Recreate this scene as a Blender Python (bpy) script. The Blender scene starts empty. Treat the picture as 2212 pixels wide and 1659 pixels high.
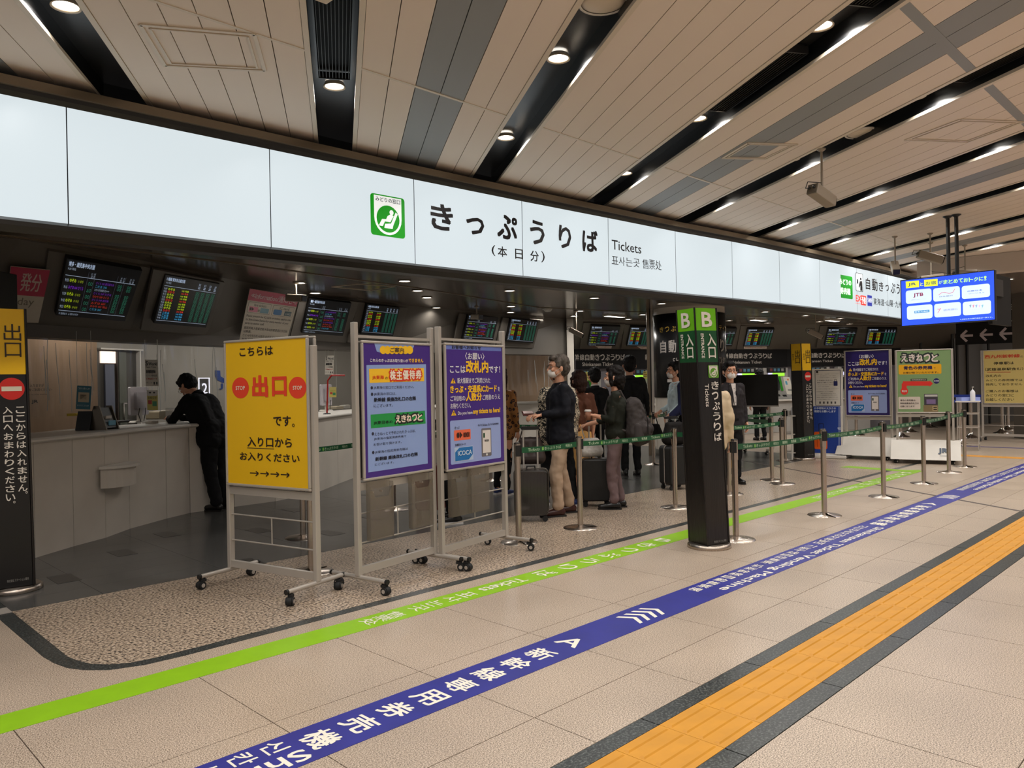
import bpy, math, random
import numpy as np
from mathutils import Vector, Matrix
random.seed(7)
PI = math.pi
# ------------------------------------------------------------------ camera, world, exposure
H = 1.445; FPX = 1660.0; CX, CY = 1106.0, 829.5; ROLL = math.radians(1.1); S2 = math.sqrt(.5)
scn = bpy.context.scene
cam = bpy.data.cameras.new('camera'); cam.sensor_fit = 'HORIZONTAL'; cam.sensor_width = 36
cam.lens = FPX / 2212 * 36; cam.clip_end = 200
camo = bpy.data.objects.new('camera', cam); scn.collection.objects.link(camo); scn.camera = camo
_r = Vector((S2, -S2, 0)); _f = Vector((S2, S2, 0)); _u = Vector((0, 0, 1))
_cr = _r * math.cos(ROLL) - _u * math.sin(ROLL); _cu = _r * math.sin(ROLL) + _u * math.cos(ROLL)
M = Matrix((( _cr.x, _cu.x, -_f.x, 0), (_cr.y, _cu.y, -_f.y, 0), (_cr.z, _cu.z, -_f.z, H), (0, 0, 0, 1)))
camo.matrix_world = M
w = bpy.data.worlds.new('world'); scn.world = w; w.use_nodes = True
w.node_tree.nodes['Background'].inputs[0].default_value = (1.0, .95, .92, 1)
w.node_tree.nodes['Background'].inputs[1].default_value = 0.4
scn.view_settings.view_transform = 'Standard'; scn.view_settings.look = 'None'
scn.view_settings.exposure = 0.0; scn.view_settings.gamma = 1.0; scn.view_settings.use_curve_mapping = False
scn.cycles.max_bounces = 6; scn.cycles.diffuse_bounces = 3; scn.cycles.glossy_bounces = 3
scn.cycles.transparent_max_bounces = 10; scn.cycles.sample_clamp_indirect = 4.0
scn.cycles.use_denoising = True; scn.cycles.use_adaptive_sampling = True; scn.cycles.adaptive_threshold = .02
CEIL_W = 13.5      # watts of one concourse downlight
HALL_W = 7.0       # watts of one downlight over the ticket hall
LZ = 3.68
ROOM_W = 16.0  # watts of one added fill light behind the counters
C = scn.collection

# ------------------------------------------------------------------ measuring: pixel of the 2212 frame -> real point
def ray(u, v):
    x = u - CX; y = v - CY
    a = (x * math.cos(ROLL) - y * math.sin(ROLL)) / FPX; b = (x * math.sin(ROLL) + y * math.cos(ROLL)) / FPX
    return Vector((S2 + a * S2, S2 - a * S2, -b))
def G(u, v, z=0.0):
    d = ray(u, v); t = (z - H) / d.z; return Vector((d.x * t, d.y * t, z))
def atD(u, v, D):
    d = ray(u, v); return Vector((d.x * D, d.y * D, H + d.z * D))
def Zat(u, v, P):
    D = (P[0] + P[1]) * S2; return H + ray(u, v).z * D

# ------------------------------------------------------------------ materials
def lin(c): c = c / 255.0; return c / 12.92 if c <= .04045 else ((c + .055) / 1.055) ** 2.4
def rgb(t): return (lin(t[0]), lin(t[1]), lin(t[2]), 1)
MATS = {}
def mat(name, col, rough=.5, metal=0, var=0.0, scale=8, emit=0, bump=0.0, bscale=30, spec=.5, alpha=1, trans=0, coat=0, stretch=None):
    if name in MATS: return MATS[name]
    m = bpy.data.materials.new(name); m.use_nodes = True; nt = m.node_tree; b = nt.nodes['Principled BSDF']
    c = rgb(col); b.inputs['Base Color'].default_value = c; b.inputs['Roughness'].default_value = rough
    b.inputs['Metallic'].default_value = metal; b.inputs['Specular IOR Level'].default_value = spec
    b.inputs['Alpha'].default_value = alpha; b.inputs['Transmission Weight'].default_value = trans
    b.inputs['Coat Weight'].default_value = coat; b.inputs['Coat Roughness'].default_value = .1
    if emit: b.inputs['Emission Color'].default_value = c; b.inputs['Emission Strength'].default_value = emit
    if var or bump:
        tc = nt.nodes.new('ShaderNodeTexCoord'); mp = nt.nodes.new('ShaderNodeMapping'); nt.links.new(tc.outputs['Object'], mp.inputs[0])
        if stretch: mp.inputs['Scale'].default_value = stretch
    if var:
        n = nt.nodes.new('ShaderNodeTexNoise'); n.inputs['Scale'].default_value = scale; n.inputs['Detail'].default_value = 5
        nt.links.new(mp.outputs[0], n.inputs['Vector'])
        mr = nt.nodes.new('ShaderNodeMapRange'); mr.inputs[1].default_value = .3; mr.inputs[2].default_value = .7
        mr.inputs[3].default_value = 1 - var; mr.inputs[4].default_value = 1 + var
        nt.links.new(n.outputs[0], mr.inputs[0])
        mx = nt.nodes.new('ShaderNodeMix'); mx.data_type = 'RGBA'; mx.blend_type = 'MULTIPLY'; mx.inputs[0].default_value = 1
        mx.inputs[6].default_value = c; nt.links.new(mr.outputs[0], mx.inputs[7]); nt.links.new(mx.outputs[2], b.inputs['Base Color'])
    if bump:
        n2 = nt.nodes.new('ShaderNodeTexNoise'); n2.inputs['Scale'].default_value = bscale; n2.inputs['Detail'].default_value = 4
        nt.links.new(mp.outputs[0], n2.inputs['Vector'])
        bp = nt.nodes.new('ShaderNodeBump'); bp.inputs['Strength'].default_value = bump; bp.inputs['Distance'].default_value = .02
        nt.links.new(n2.outputs[0], bp.inputs['Height']); nt.links.new(bp.outputs[0], b.inputs['Normal'])
    MATS[name] = m; return m
def speckle(name, cols, pos, scale, rough, scale2=None, coords='Object', joints=None, spec=.5):
    m = bpy.data.materials.new(name); m.use_nodes = True; nt = m.node_tree; b = nt.nodes['Principled BSDF']
    b.inputs['Roughness'].default_value = rough; b.inputs['Specular IOR Level'].default_value = spec
    g = nt.nodes.new('ShaderNodeNewGeometry')
    n = nt.nodes.new('ShaderNodeTexNoise'); n.inputs['Scale'].default_value = scale; n.inputs['Detail'].default_value = 3; n.inputs['Roughness'].default_value = .65
    nt.links.new(g.outputs['Position'], n.inputs['Vector'])
    r = nt.nodes.new('ShaderNodeValToRGB'); el = r.color_ramp.elements
    while len(el) < len(cols): el.new(.5)
    for e, c, p in zip(el, cols, pos): e.position = p; e.color = rgb(c)
    nt.links.new(n.outputs[0], r.inputs[0]); out = r.outputs[0]
    n2 = nt.nodes.new('ShaderNodeTexNoise'); n2.inputs['Scale'].default_value = scale2 or 1.3; n2.inputs['Detail'].default_value = 3
    nt.links.new(g.outputs['Position'], n2.inputs['Vector'])
    mr = nt.nodes.new('ShaderNodeMapRange'); mr.inputs[1].default_value = .3; mr.inputs[2].default_value = .7; mr.inputs[3].default_value = .9; mr.inputs[4].default_value = 1.08
    nt.links.new(n2.outputs[0], mr.inputs[0])
    mx = nt.nodes.new('ShaderNodeMix'); mx.data_type = 'RGBA'; mx.blend_type = 'MULTIPLY'; mx.inputs[0].default_value = 1
    nt.links.new(out, mx.inputs[6]); nt.links.new(mr.outputs[0], mx.inputs[7]); out = mx.outputs[2]
    nt.links.new(out, b.inputs['Base Color']); MATS[name] = m; return m
beige_stone = speckle('beige_stone', [(78, 69, 60), (168, 150, 131), (216, 199, 180)], [.36, .5, .64], 185, .34)
pink_granite = speckle('pink_granite', [(36, 36, 38), (134, 118, 102), (182, 162, 140), (206, 188, 168)], [.38, .46, .54, .68], 60, .3)
dark_granite = speckle('dark_granite', [(30, 32, 32), (50, 52, 50), (100, 104, 100)], [.38, .52, .66], 90, .3)
slate = speckle('slate', [(64, 63, 62), (78, 77, 74), (92, 90, 87)], [.35, .5, .7], 60, .22)
slate_dark = speckle('slate_dark', [(36, 35, 35), (44, 43, 42), (50, 50, 49)], [.35, .5, .7], 60, .22)
grout = mat('grout', (92, 84, 74), .8)
tact = mat('tactile_yellow', (190, 130, 14), .5, var=.1, scale=6)
steel = mat('brushed_steel', (188, 176, 164), .27, 1, var=.05, scale=20, stretch=(1, 1, 40))
alu = mat('satin_aluminium', (186, 178, 168), .36, .35)
chrome = mat('chrome', (215, 212, 208), .12, 1)
blackp = mat('black_plastic', (18, 18, 18), .4)
rubber = mat('rubber', (22, 22, 22), .7)
white_pt = mat('white_paint', (214, 208, 198), .45, var=.03)
cream_pt = mat('cream_panel', (210, 201, 188), .45, var=.05, scale=3)
ceil_pt = mat('ceiling_beige', (222, 207, 192), .5, spec=.35)
ceil_gr = mat('ceiling_grey', (138, 140, 140), .45, spec=.35)
trim_pt = mat('ceiling_trim', (208, 194, 174), .4)
band_s = mat('band_side', (16, 16, 17), .35)
band_m = mat('band_dark_metal', (40, 40, 41), .3, .2)
black_m = mat('black_matte', (12, 12, 12), .6)
bulk_m = mat('bulkhead_grey', (98, 92, 84), .5, var=.03, scale=2)
bulk_d = mat('bulkhead_dark', (72, 70, 64), .5, var=.03, scale=2)
soff_m = mat('soffit_gloss', (98, 88, 78), .17, 0, var=.03, scale=1, spec=.6)
rail_m = mat('rail_bronze', (120, 106, 88), .35, .5)
rail_d = mat('rail_dark', (42, 40, 37), .35, .4)
wall_m = mat('room_wall', (150, 144, 134), .6, var=.04, scale=2)
wood_m = mat('wood_partition', (176, 148, 120), .55, var=.06, scale=3, stretch=(6, 6, 1))
glow_w = mat('lightbox_white', (222, 233, 237), .3, emit=.93, spec=.3)
glow_w.node_tree.nodes['Principled BSDF'].inputs['Base Color'].default_value = (.06, .065, .07, 1)
lamp_m = mat('lamp_glow', (255, 250, 240), .5, emit=9)
paper = mat('paper_white', (226, 218, 206), .7)
skin_m = mat('skin', (206, 152, 122), .5, var=.06, scale=12)
hair_k = mat('hair_black', (13, 11, 10), .6, spec=.25, bump=.6, bscale=60, stretch=(1, 1, .2))
def em(name, col, e): return mat(name, col, .4, emit=e)
PC = {}
def ink(col, e=0):
    k = (col, e)
    if k not in PC: PC[k] = mat('print_%d_%d_%d_%d' % (*col, int(e * 100)), col, .42, emit=e)
    return PC[k]

# ------------------------------------------------------------------ objects
ROOTM = {}
def tag(o, label=None, cat=None, group=None, kind=None):
    if label: o['label'] = label
    if cat: o['category'] = cat
    if group: o['group'] = group
    if kind: o['kind'] = kind
    return o
def thing(name, label, cat, loc=(0, 0, 0), rz=0, group=None):
    o = bpy.data.objects.new(name, None); C.objects.link(o); o.empty_display_size = .1
    o.location = loc; o.rotation_euler = (0, 0, rz)
    ROOTM[o.name] = Matrix.Translation(Vector(loc)) @ Matrix.Rotation(rz, 4, 'Z')
    return tag(o, label, cat, group)
def rootm(o):
    while o.parent: o = o.parent
    return ROOTM.get(o.name, Matrix.Identity(4))
class MB:
    def __init__(s): s.v = []; s.f = []; s.m = []; s.sm = []
    def add(s, vs, fs, mi=0, smooth=False):
        n = len(s.v); s.v += [tuple(v) for v in vs]
        for f in fs: s.f.append(tuple(i + n for i in f)); s.m.append(mi); s.sm.append(smooth)
        return s
    def box(s, c, d, mi=0, rz=0, R=None):
        x, y, z = d[0] / 2, d[1] / 2, d[2] / 2
        vs = [Vector(p) for p in ((-x, -y, -z), (x, -y, -z), (x, y, -z), (-x, y, -z), (-x, -y, z), (x, -y, z), (x, y, z), (-x, y, z))]
        if R is None: R = Matrix.Rotation(rz, 3, 'Z')
        vs = [R @ v + Vector(c) for v in vs]
        return s.add(vs, [(0, 3, 2, 1), (4, 5, 6, 7), (0, 1, 5, 4), (1, 2, 6, 5), (2, 3, 7, 6), (3, 0, 4, 7)], mi)
    def rbox(s, c, d, r, mi=0, axis='y', seg=4):   # rounded outline in the plane across axis
        a, b, t = {'y': (0, 2, 1), 'x': (1, 2, 0), 'z': (0, 1, 2)}[axis]
        pts = rrect_pts(-d[a] / 2, -d[b] / 2, d[a] / 2, d[b] / 2, r, seg); n = len(pts); vs = []
        for k in (-.5, .5):
            for p in pts:
                q = [0, 0, 0]; q[a] = p[0] + c[a]; q[b] = p[1] + c[b]; q[t] = c[t] + k * d[t]; vs.append(q)
        fs = [tuple(range(n)), tuple(range(2 * n - 1, n - 1, -1))] + [(i, i + n, (i + 1) % n + n, (i + 1) % n) for i in range(n)]
        if axis != 'y': fs = [tuple(reversed(f)) for f in fs]
        return s.add(vs, fs, mi)
    def prism(s, poly, z0, z1, mi=0):
        n = len(poly); vs = [(p[0], p[1], z0) for p in poly] + [(p[0], p[1], z1) for p in poly]
        return s.add(vs, [tuple(reversed(range(n))), tuple(range(n, 2 * n))] + [(i, (i + 1) % n, (i + 1) % n + n, i + n) for i in range(n)], mi)
    def tube(s, p0, p1, r, r1=None, seg=12, mi=0, cap=True):
        p0 = Vector(p0); p1 = Vector(p1); r1 = r if r1 is None else r1; d = (p1 - p0).normalized()
        a = d.orthogonal().normalized(); b = d.cross(a); vs = []
        for p, q in ((p0, r), (p1, r1)):
            for i in range(seg):
                t = 2 * PI * i / seg; vs.append(p + (a * math.cos(t) + b * math.sin(t)) * q)
        s.add(vs, [(i, (i + 1) % seg, (i + 1) % seg + seg, i + seg) for i in range(seg)], mi, True)
        if cap: s.add(vs, [tuple(reversed(range(seg))), tuple(range(seg, 2 * seg))], mi)
        return s
    def path(s, pts, r, seg=8, mi=0):
        for a, b in zip(pts, pts[1:]):
            s.tube(a, b, r, seg=seg, mi=mi)
        for p in pts[1:-1]: s.sph(p, r, mi=mi, seg=seg, rings=4)
        return s
    def lathe(s, prof, c=(0, 0, 0), seg=24, mi=0, skip=None):
        vs = []; n = len(prof)
        for i in range(seg):
            t = 2 * PI * i / seg
            for r, z in prof: vs.append((c[0] + r * math.cos(t), c[1] + r * math.sin(t), c[2] + z))
        fs = []
        for i in range(seg):
            j = (i + 1) % seg
            for k in range(n - 1):
                if prof[k][0] < 1e-6 and prof[k + 1][0] < 1e-6: continue
                fs.append((i * n + k, j * n + k, j * n + k + 1, i * n + k + 1))
        return s.add(vs, fs, mi, True)
    def sph(s, c, r, mi=0, seg=12, rings=8, sc=(1, 1, 1), R=None):
        vs = [Vector((0, 0, -1)), Vector((0, 0, 1))]; fs = []
        for k in range(1, rings):
            p = -PI / 2 + PI * k / rings
            for i in range(seg):
                t = 2 * PI * i / seg; vs.append(Vector((math.cos(p) * math.cos(t), math.cos(p) * math.sin(t), math.sin(p))))
        for i in range(seg):
            j = (i + 1) % seg
            fs.append((0, 2 + j, 2 + i)); fs.append((1, 2 + (rings - 2) * seg + i, 2 + (rings - 2) * seg + j))
            for k in range(rings - 2): fs.append((2 + k * seg + i, 2 + k * seg + j, 2 + (k + 1) * seg + j, 2 + (k + 1) * seg + i))
        out = []
        for v in vs:
            q = Vector((v.x * sc[0], v.y * sc[1], v.z * sc[2])) * r
            if R is not None: q = R @ q
            out.append(q + Vector(c))
        return s.add(out, fs, mi, True)
    def cap(s, p0, p1, r0, r1=None, mi=0, seg=12):
        r1 = r0 if r1 is None else r1
        s.sph(p0, r0, mi, seg, 8); s.sph(p1, r1, mi, seg, 8); s.tube(p0, p1, r0 * .995, r1 * .995, seg, mi); return s
    def sweep(s, pts, prof, mi=0, closed=True):
        """profile of (outward offset, z) carried along a plan polyline"""
        n = len(pts); vs = []; k = len(prof)
        for i, p in enumerate(pts):
            a = pts[max(i - 1, 0)]; b = pts[min(i + 1, n - 1)]
            d = Vector((b[0] - a[0], b[1] - a[1], 0)).normalized(); nn = Vector((d.y, -d.x, 0))
            for o, z in prof: vs.append((p[0] + nn.x * o, p[1] + nn.y * o, z))
        fs = []; kk = k if closed else k - 1
        for i in range(n - 1):
            for j in range(kk):
                j2 = (j + 1) % k; fs.append((i * k + j, i * k + j2, (i + 1) * k + j2, (i + 1) * k + j))
        if closed: fs += [tuple(reversed(range(k))), tuple(range((n - 1) * k, n * k))]
        return s.add(vs, fs, mi)
    def build(s, name, mats, parent=None, world=False, bevel=0, mods=None):
        me = bpy.data.meshes.new(name); vs = s.v
        if world and parent is not None:
            Mi = rootm(parent).inverted(); vs = [tuple(Mi @ Vector(v)) for v in vs]
        me.from_pydata(vs, [], s.f)
        if not isinstance(mats, (list, tuple)): mats = [mats]
        for m in mats: me.materials.append(m)
        me.polygons.foreach_set('material_index', s.m); me.polygons.foreach_set('use_smooth', s.sm)
        me.update()
        o = bpy.data.objects.new(name, me); C.objects.link(o)
        if parent is not None: o.parent = parent
        if bevel:
            b = o.modifiers.new('bevel', 'BEVEL'); b.width = bevel; b.segments = 2; b.limit_method = 'ANGLE'; b.angle_limit = .9
        return o
def inst(src, name, loc, rz=0, parent=None, scale=None):
    o = bpy.data.objects.new(name, src.data if hasattr(src, 'data') else src); C.objects.link(o)
    o.location = loc; o.rotation_euler = (0, 0, rz)
    if scale: o.scale = scale
    if parent is not None: o.parent = parent
    return o
def copy_tree(o, parent=None):
    c = o.copy(); C.objects.link(c); c.parent = parent
    for ch in list(o.children): copy_tree(ch, c)
    return c
def place(o, loc, rz=0, label=None, group=None):
    o.location = loc; o.rotation_euler = (0, 0, rz); ROOTM[o.name] = Matrix.Translation(Vector(loc)) @ Matrix.Rotation(rz, 4, 'Z')
    if label: o['label'] = label
    if group: o['group'] = group
    return o
def rrect_pts(x0, y0, x1, y1, r, seg=4):
    out = []
    for cx_, cy_, a0 in ((x1 - r, y0 + r, -PI / 2), (x1 - r, y1 - r, 0), (x0 + r, y1 - r, PI / 2), (x0 + r, y0 + r, PI)):
        for k in range(seg + 1):
            t = a0 + PI / 2 * k / seg; out.append((cx_ + r * math.cos(t), cy_ + r * math.sin(t)))
    return out

# ------------------------------------------------------------------ flat print: text and shapes on a plane (s along, t up)
PRINTS = []; TXT = {}
class Pr:
    def __init__(s, name, parent, O, sd, td, lay=.0012, origin=(0, 0, 1)):
        s.name = name; s.parent = parent; s.O = Vector(O); s.sd = Vector(sd).normalized(); s.td = Vector(td).normalized()
        s.n = s.sd.cross(s.td); s.items = []; s.lay = lay; s.L = 1; s.kx, s.ky, s.ks = origin; PRINTS.append(s); s.obj = None; s.emit = 0
        s.clip = None
    def K(s, x, y, k): s.kx, s.ky, s.ks = x, y, k; return s          # following pixels come from a crop at x, y enlarged k times
    def px(s, u, v):
        u = s.kx + u / s.ks; v = s.ky + v / s.ks
        d = ray(u, v); o = Vector((0, 0, H)); t = (s.O - o).dot(s.n) / d.dot(s.n); p = o + d * t - s.O
        return (p.dot(s.sd), p.dot(s.td))
    def slope(s, q):
        def pj(a):
            p = s.O + s.sd * (q[0] + a) + s.td * q[1]; D = (p.x + p.y) * S2; Rr = (p.x - p.y) * S2; a_ = Rr / D; b_ = (H - p.z) / D
            return a_ * math.cos(ROLL) + b_ * math.sin(ROLL), -a_ * math.sin(ROLL) + b_ * math.cos(ROLL)
        a, b = pj(-.05), pj(.05); return (b[1] - a[1]) / (b[0] - a[0])
    def box(s, b):
        # a line of print that runs aslant in the picture has a bounding box taller than its letters: take the slant out
        uc, vc = (b[0] + b[2]) / 2, (b[1] + b[3]) / 2; q = s.px(uc, vc); m = s.slope(q); hw, hh = (b[2] - b[0]) / 2, (b[3] - b[1]) / 2
        hh = max(hh - abs(m) * hw, .5 * hh); x0, y1 = s.px(b[0], vc - m * hw - hh); x1, y0 = s.px(b[2], vc + m * hw + hh); return (min(x0, x1), min(y0, y1), max(x0, x1), max(y0, y1))
    def poly(s, pts, col, e=None, lay=None, raw=False):
        s.items.append(('p', [p if raw else s.px(*p) for p in pts], ink(col, s.emit if e is None else e), s.L if lay is None else lay)); return s
    def rect(s, b, col, r=0, raw=False, **k):
        b = b if raw else s.box(b)
        if r: r *= min(b[2] - b[0], b[3] - b[1]); pts = rrect_pts(*b, r)
        else: pts = [(b[0], b[1]), (b[2], b[1]), (b[2], b[3]), (b[0], b[3])]
        return s.poly(pts, col, raw=True, **k)
    def disc(s, b, col, raw=False, hole=0, **k):
        b = b if raw else s.box(b); cx_, cy_ = (b[0] + b[2]) / 2, (b[1] + b[3]) / 2; rx, ry = (b[2] - b[0]) / 2, (b[3] - b[1]) / 2
        return s.poly([(cx_ + rx * math.cos(2 * PI * i / 28), cy_ + ry * math.sin(2 * PI * i / 28)) for i in range(28)], col, raw=True, **k)
    def line(s, pts, w_, col, raw=False, **k):
        pts = [Vector(p if raw else s.px(*p)) for p in pts]
        for a, b in zip(pts, pts[1:]):
            d = (b - a).normalized() * 1.0; n = Vector((-d.y, d.x)) * w_ / 2
            s.poly([a - n, b - n, b + n, a + n], col, raw=True, **k)
        return s
    def text(s, t, b, col, bold=0.0, rot=0, raw=False, e=None, lay=None, keep=False, res=2):
        b = b if raw else s.box(b)
        s.items.append(('t', t, b, ink(col, s.emit if e is None else e), (s.L + 1) if lay is None else lay, bold, rot, keep, res))
        TXT.setdefault((t, 0, res), None); return s
def finish_prints():
    made = []
    for (t, bold, res) in TXT:
        cu = bpy.data.curves.new('t', 'FONT'); cu.body = t; cu.size = 1; cu.resolution_u = res; cu.offset = bold
        if '\n' in t: cu.align_x = 'CENTER'; cu.space_line = .92
        o = bpy.data.objects.new('t', cu); C.objects.link(o); made.append(((t, bold, res), o))
    bpy.context.view_layer.update(); dg = bpy.context.evaluated_depsgraph_get()
    for k, o in made:
        me = bpy.data.meshes.new_from_object(o.evaluated_get(dg))
        n = len(me.vertices); co = np.empty(n * 3, dtype=np.float64); me.vertices.foreach_get('co', co); co = co.reshape(-1, 3)[:, :2]
        TXT[k] = (co, [tuple(p.vertices) for p in me.polygons]); bpy.data.meshes.remove(me)
    for k, o in made:
        cu = o.data; bpy.data.objects.remove(o); bpy.data.curves.remove(cu)
    for p in PRINTS:
        V = []; F = []; MI = []; ms = []; n = 0
        for it in p.items:
            m = it[2] if it[0] == 'p' else it[3]
            if m not in ms: ms.append(m)
            mi = ms.index(m)
            if it[0] == 'p':
                co = np.array([(q[0], q[1]) for q in it[1]]); fs = [tuple(range(len(co)))]; lay = it[3]
                a = sum(co[i][0] * co[(i + 1) % len(co)][1] - co[(i + 1) % len(co)][0] * co[i][1] for i in range(len(co)))
                if a < 0: fs = [tuple(reversed(fs[0]))]
            else:
                _, t, b, _, lay, bold, rot, keep, res = it; co, fs = TXT[(t, 0, res)]
                if len(co) == 0: continue
                co = co.copy()
                if rot: c_, s_ = math.cos(math.radians(rot)), math.sin(math.radians(rot)); co = np.stack([co[:, 0] * c_ - co[:, 1] * s_, co[:, 0] * s_ + co[:, 1] * c_], 1)
                lo = co.min(0); hi = co.max(0); sz = np.maximum(hi - lo, 1e-6)
                sc = np.array([(b[2] - b[0]), (b[3] - b[1])]) / sz
                if keep: sc[:] = sc.min()
                if bold > .004:
                    em = float(min((b[3] - b[1]) / max(1, t.count('\n') + 1), (b[2] - b[0])) if not rot else min(b[2] - b[0], b[3] - b[1])); o_ = bold * em * 1.1
                    sc = (np.array([(b[2] - b[0]), (b[3] - b[1])]) - 2 * o_ * (bold < .06)) / sz
                co = (co - (lo + hi) / 2) * sc + np.array([(b[0] + b[2]) / 2, (b[1] + b[3]) / 2])
                if bold > .004:
                    k_ = 4 if bold < .06 else 12; n0 = len(co)
                    sh = [np.array([math.cos(2 * PI * (i + .5) / k_), math.sin(2 * PI * (i + .5) / k_)]) * o_ * (1.2 if k_ == 4 else 1) for i in range(k_)]
                    if k_ > 4: sh += [x_ * .5 for x_ in sh[::2]]
                    fs = [tuple(i + n0 * j for i in f) for j in range(len(sh)) for f in fs]; co = np.concatenate([co + x_ for x_ in sh])
            dl = np.zeros((len(co), 1))
            if it[0] == 't' and it[5] > .004: dl = (np.repeat(np.arange(len(sh)), n0) * (.9 * p.lay / len(sh)))[:, None]
            P3 = np.array(p.n)[None] * dl + np.array(p.O)[None] + co[:, :1] * np.array(p.sd)[None] + co[:, 1:] * np.array(p.td)[None] + np.array(p.n)[None] * lay * p.lay
            V.append(P3); F += [tuple(i + n for i in f) for f in fs]; MI += [mi] * len(fs); n += len(co)
        if not V: continue
        V = np.concatenate(V); me = bpy.data.meshes.new(p.name)
        if p.parent is not None:
            Mi = np.array(rootm(p.parent).inverted()); V = V @ Mi[:3, :3].T + Mi[:3, 3]
        me.from_pydata(V.tolist(), [], F)
        for m in ms: me.materials.append(m)
        me.polygons.foreach_set('material_index', MI); me.update()
        o = bpy.data.objects.new(p.name, me); C.objects.link(o); o.parent = p.parent; p.obj = o
        if p.name == 'lettering' or True: pass
def plane(name, parent, P0, P1, off=.004, z=0, lay=.0012):
    """upright print plane through plan points P0 (left) and P1 (right as seen)"""
    P0 = Vector((P0[0], P0[1], z)); P1 = Vector((P1[0], P1[1], z)); d = (P1 - P0).normalized(); n = Vector((d.y, -d.x, 0))
    return Pr(name, parent, P0 + n * off, d, (0, 0, 1), lay)

# ================================================================== FLOOR
XMAX = 20.8
floor = MB().box((14, 4, -.06), (60, 44, .1)).build('floor', grout); tag(floor, kind='structure')
def fpart(name, poly, m, z=0.0, t=.012):
    return MB().prism(poly, z - t, z).build(name, m, floor)
def tile_grid(name, xs, ys, m, gap=.003):
    cache = {}
    for x0, x1 in xs:
        for y0, y1 in ys:
            k = (round(x1 - x0, 3), round(y1 - y0, 3))
            if k not in cache: cache[k] = MB().box((k[0] / 2, k[1] / 2, -.006), (k[0] - 2 * gap, k[1] - 2 * gap, .012)).build(name, m, floor); o = cache[k]
            else: o = inst(cache[k], name, (0, 0, 0), parent=floor)
            o.location = (x0, y0, 0)
cols = [(.8 * k, .8 * k + .8) for k in range(0, 27)]
rows = [(-.9, -.1), (-.1, .7), (.7, 1.46), (1.96, 2.3), (2.3, 3.1), (3.1, 3.9)]
tile_grid('floor_tile', cols, rows, beige_stone, .0022)
fpart('floor_tile', [(-3, -8), (21.6, -8), (21.6, -.9), (-3, -.9)], beige_stone)
fpart('floor_tile', [(21.6, -8), (43, -8), (43, 25), (21.6, 25)], beige_stone)
fpart('floor_tile', [(-3, -.9), (0, -.9), (0, 3.9), (-3, 3.9)], beige_stone)
# pale row touching the dark border, then the border (curved at the left), granite and slate beyond
outer = [(1.14, 8.0), (1.14, 4.8), (1.152, 4.66), (1.18, 4.52), (1.23, 4.42), (1.32, 4.32), (1.48, 4.255), (1.68, 4.24)]
inner = [(1.235, 8.0), (1.235, 4.72), (1.25, 4.62), (1.285, 4.50), (1.35, 4.41), (1.44, 4.35), (1.56, 4.33), (1.68, 4.326)]
XB = 14.3
cuts = [1.68] + [1.68 + 1.2 * k for k in range(1, 11)] + [XB]
for a, b in zip(cuts, cuts[1:]): fpart('border_tile', [(a + .002, 4.24), (b - .002, 4.24), (b - .002, 4.325), (a + .002, 4.325)], dark_granite)
for y0, y1 in ((7.4, 8.0), (6.8, 7.4), (6.2, 6.8), (5.75, 6.2), (5.3, 5.75)): fpart('border_tile', [(1.14, y0 + .002), (1.235, y0 + .002), (1.235, y1 - .002), (1.14, y1 - .002)], dark_granite)
fpart('border_tile', [(1.14, 5.298), (1.14, 4.8)] + [(1.235, 4.72), (1.235, 5.298)], dark_granite)
for k in range(1, 7): fpart('border_tile', [outer[k], outer[k + 1], inner[k + 1], inner[k]], dark_granite)
fpart('floor_tile', [(-3, 3.9), (1.139, 3.9), (1.139, 16), (-3, 16)], beige_stone)
fpart('floor_tile', [(1.139, 3.9), (1.68, 3.9), (1.68, 4.238)] + [tuple(p) for p in reversed(outer[1:7])] + [(1.139, 4.8)], beige_stone)
for a, b in zip(cuts, cuts[1:]): fpart('floor_tile', [(a + .002, 3.902), (b - .002, 3.902), (b - .002, 4.238), (a + .002, 4.238)], beige_stone)
xs = [1.68, 2.45, 3.65, 4.85, 6.05, 7.25, 8.45, 9.65, 10.85, 12.05, 13.25, XB]
fpart('granite_tile', [tuple(p) for p in inner[1:]] + [(1.679, 5.97), (1.237, 5.97)], pink_granite)
for a, b in zip(xs, xs[1:]):
    for y0, y1 in ((4.327, 5.16), (5.16, 5.97)): fpart('granite_tile', [(a + .002, y0 + .001), (b - .002, y0 + .001), (b - .002, y1 - .001), (a + .002, y1 - .001)], pink_granite)
fpart('granite_tile', [(XB, 3.9), (21.6, 3.9), (21.6, 25), (XB, 25)], beige_stone)
fpart('slate_tile', [(1.237, 13.0), (1.237, 9.0), (XB, 9.0), (XB, 13.0)], slate); fpart('slate_tile', [(1.237, 13), (XB, 13), (XB, 25), (1.237, 25)], slate)
sx = [(1.237, 1.8)] + [(1.8 + .9 * k, 2.7 + .9 * k) for k in range(13)] + [(13.5, XB)]
tile_grid('slate_tile', sx, [(5.97 + .303 * k, 5.97 + .303 * (k + 1)) for k in range(10)], slate, .0012)
dk = MB().box((0, 0, -.0055), (.165, .3, .0125)).build('dark_slate_tile', slate_dark, floor)
dks = [(2.99, 7.93), (2.38, 7.36), (1.74, 6.7), (2.96, 6.1), (4.1, 6.7), (3.7, 7.4), (4.9, 7.1), (5.5, 6.4), (6.3, 7.3), (7.4, 6.5), (8.1, 7.6), (9.3, 6.9), (10.4, 6.4), (11.6, 7.2), (4.6, 8.3), (5.9, 8.6), (12.6, 6.6)]
dk.location = (dks[0][0], dks[0][1], .0008)
for p in dks[1:]: inst(dk, 'dark_slate_tile', (p[0], p[1], .0008), parent=floor)
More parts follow.
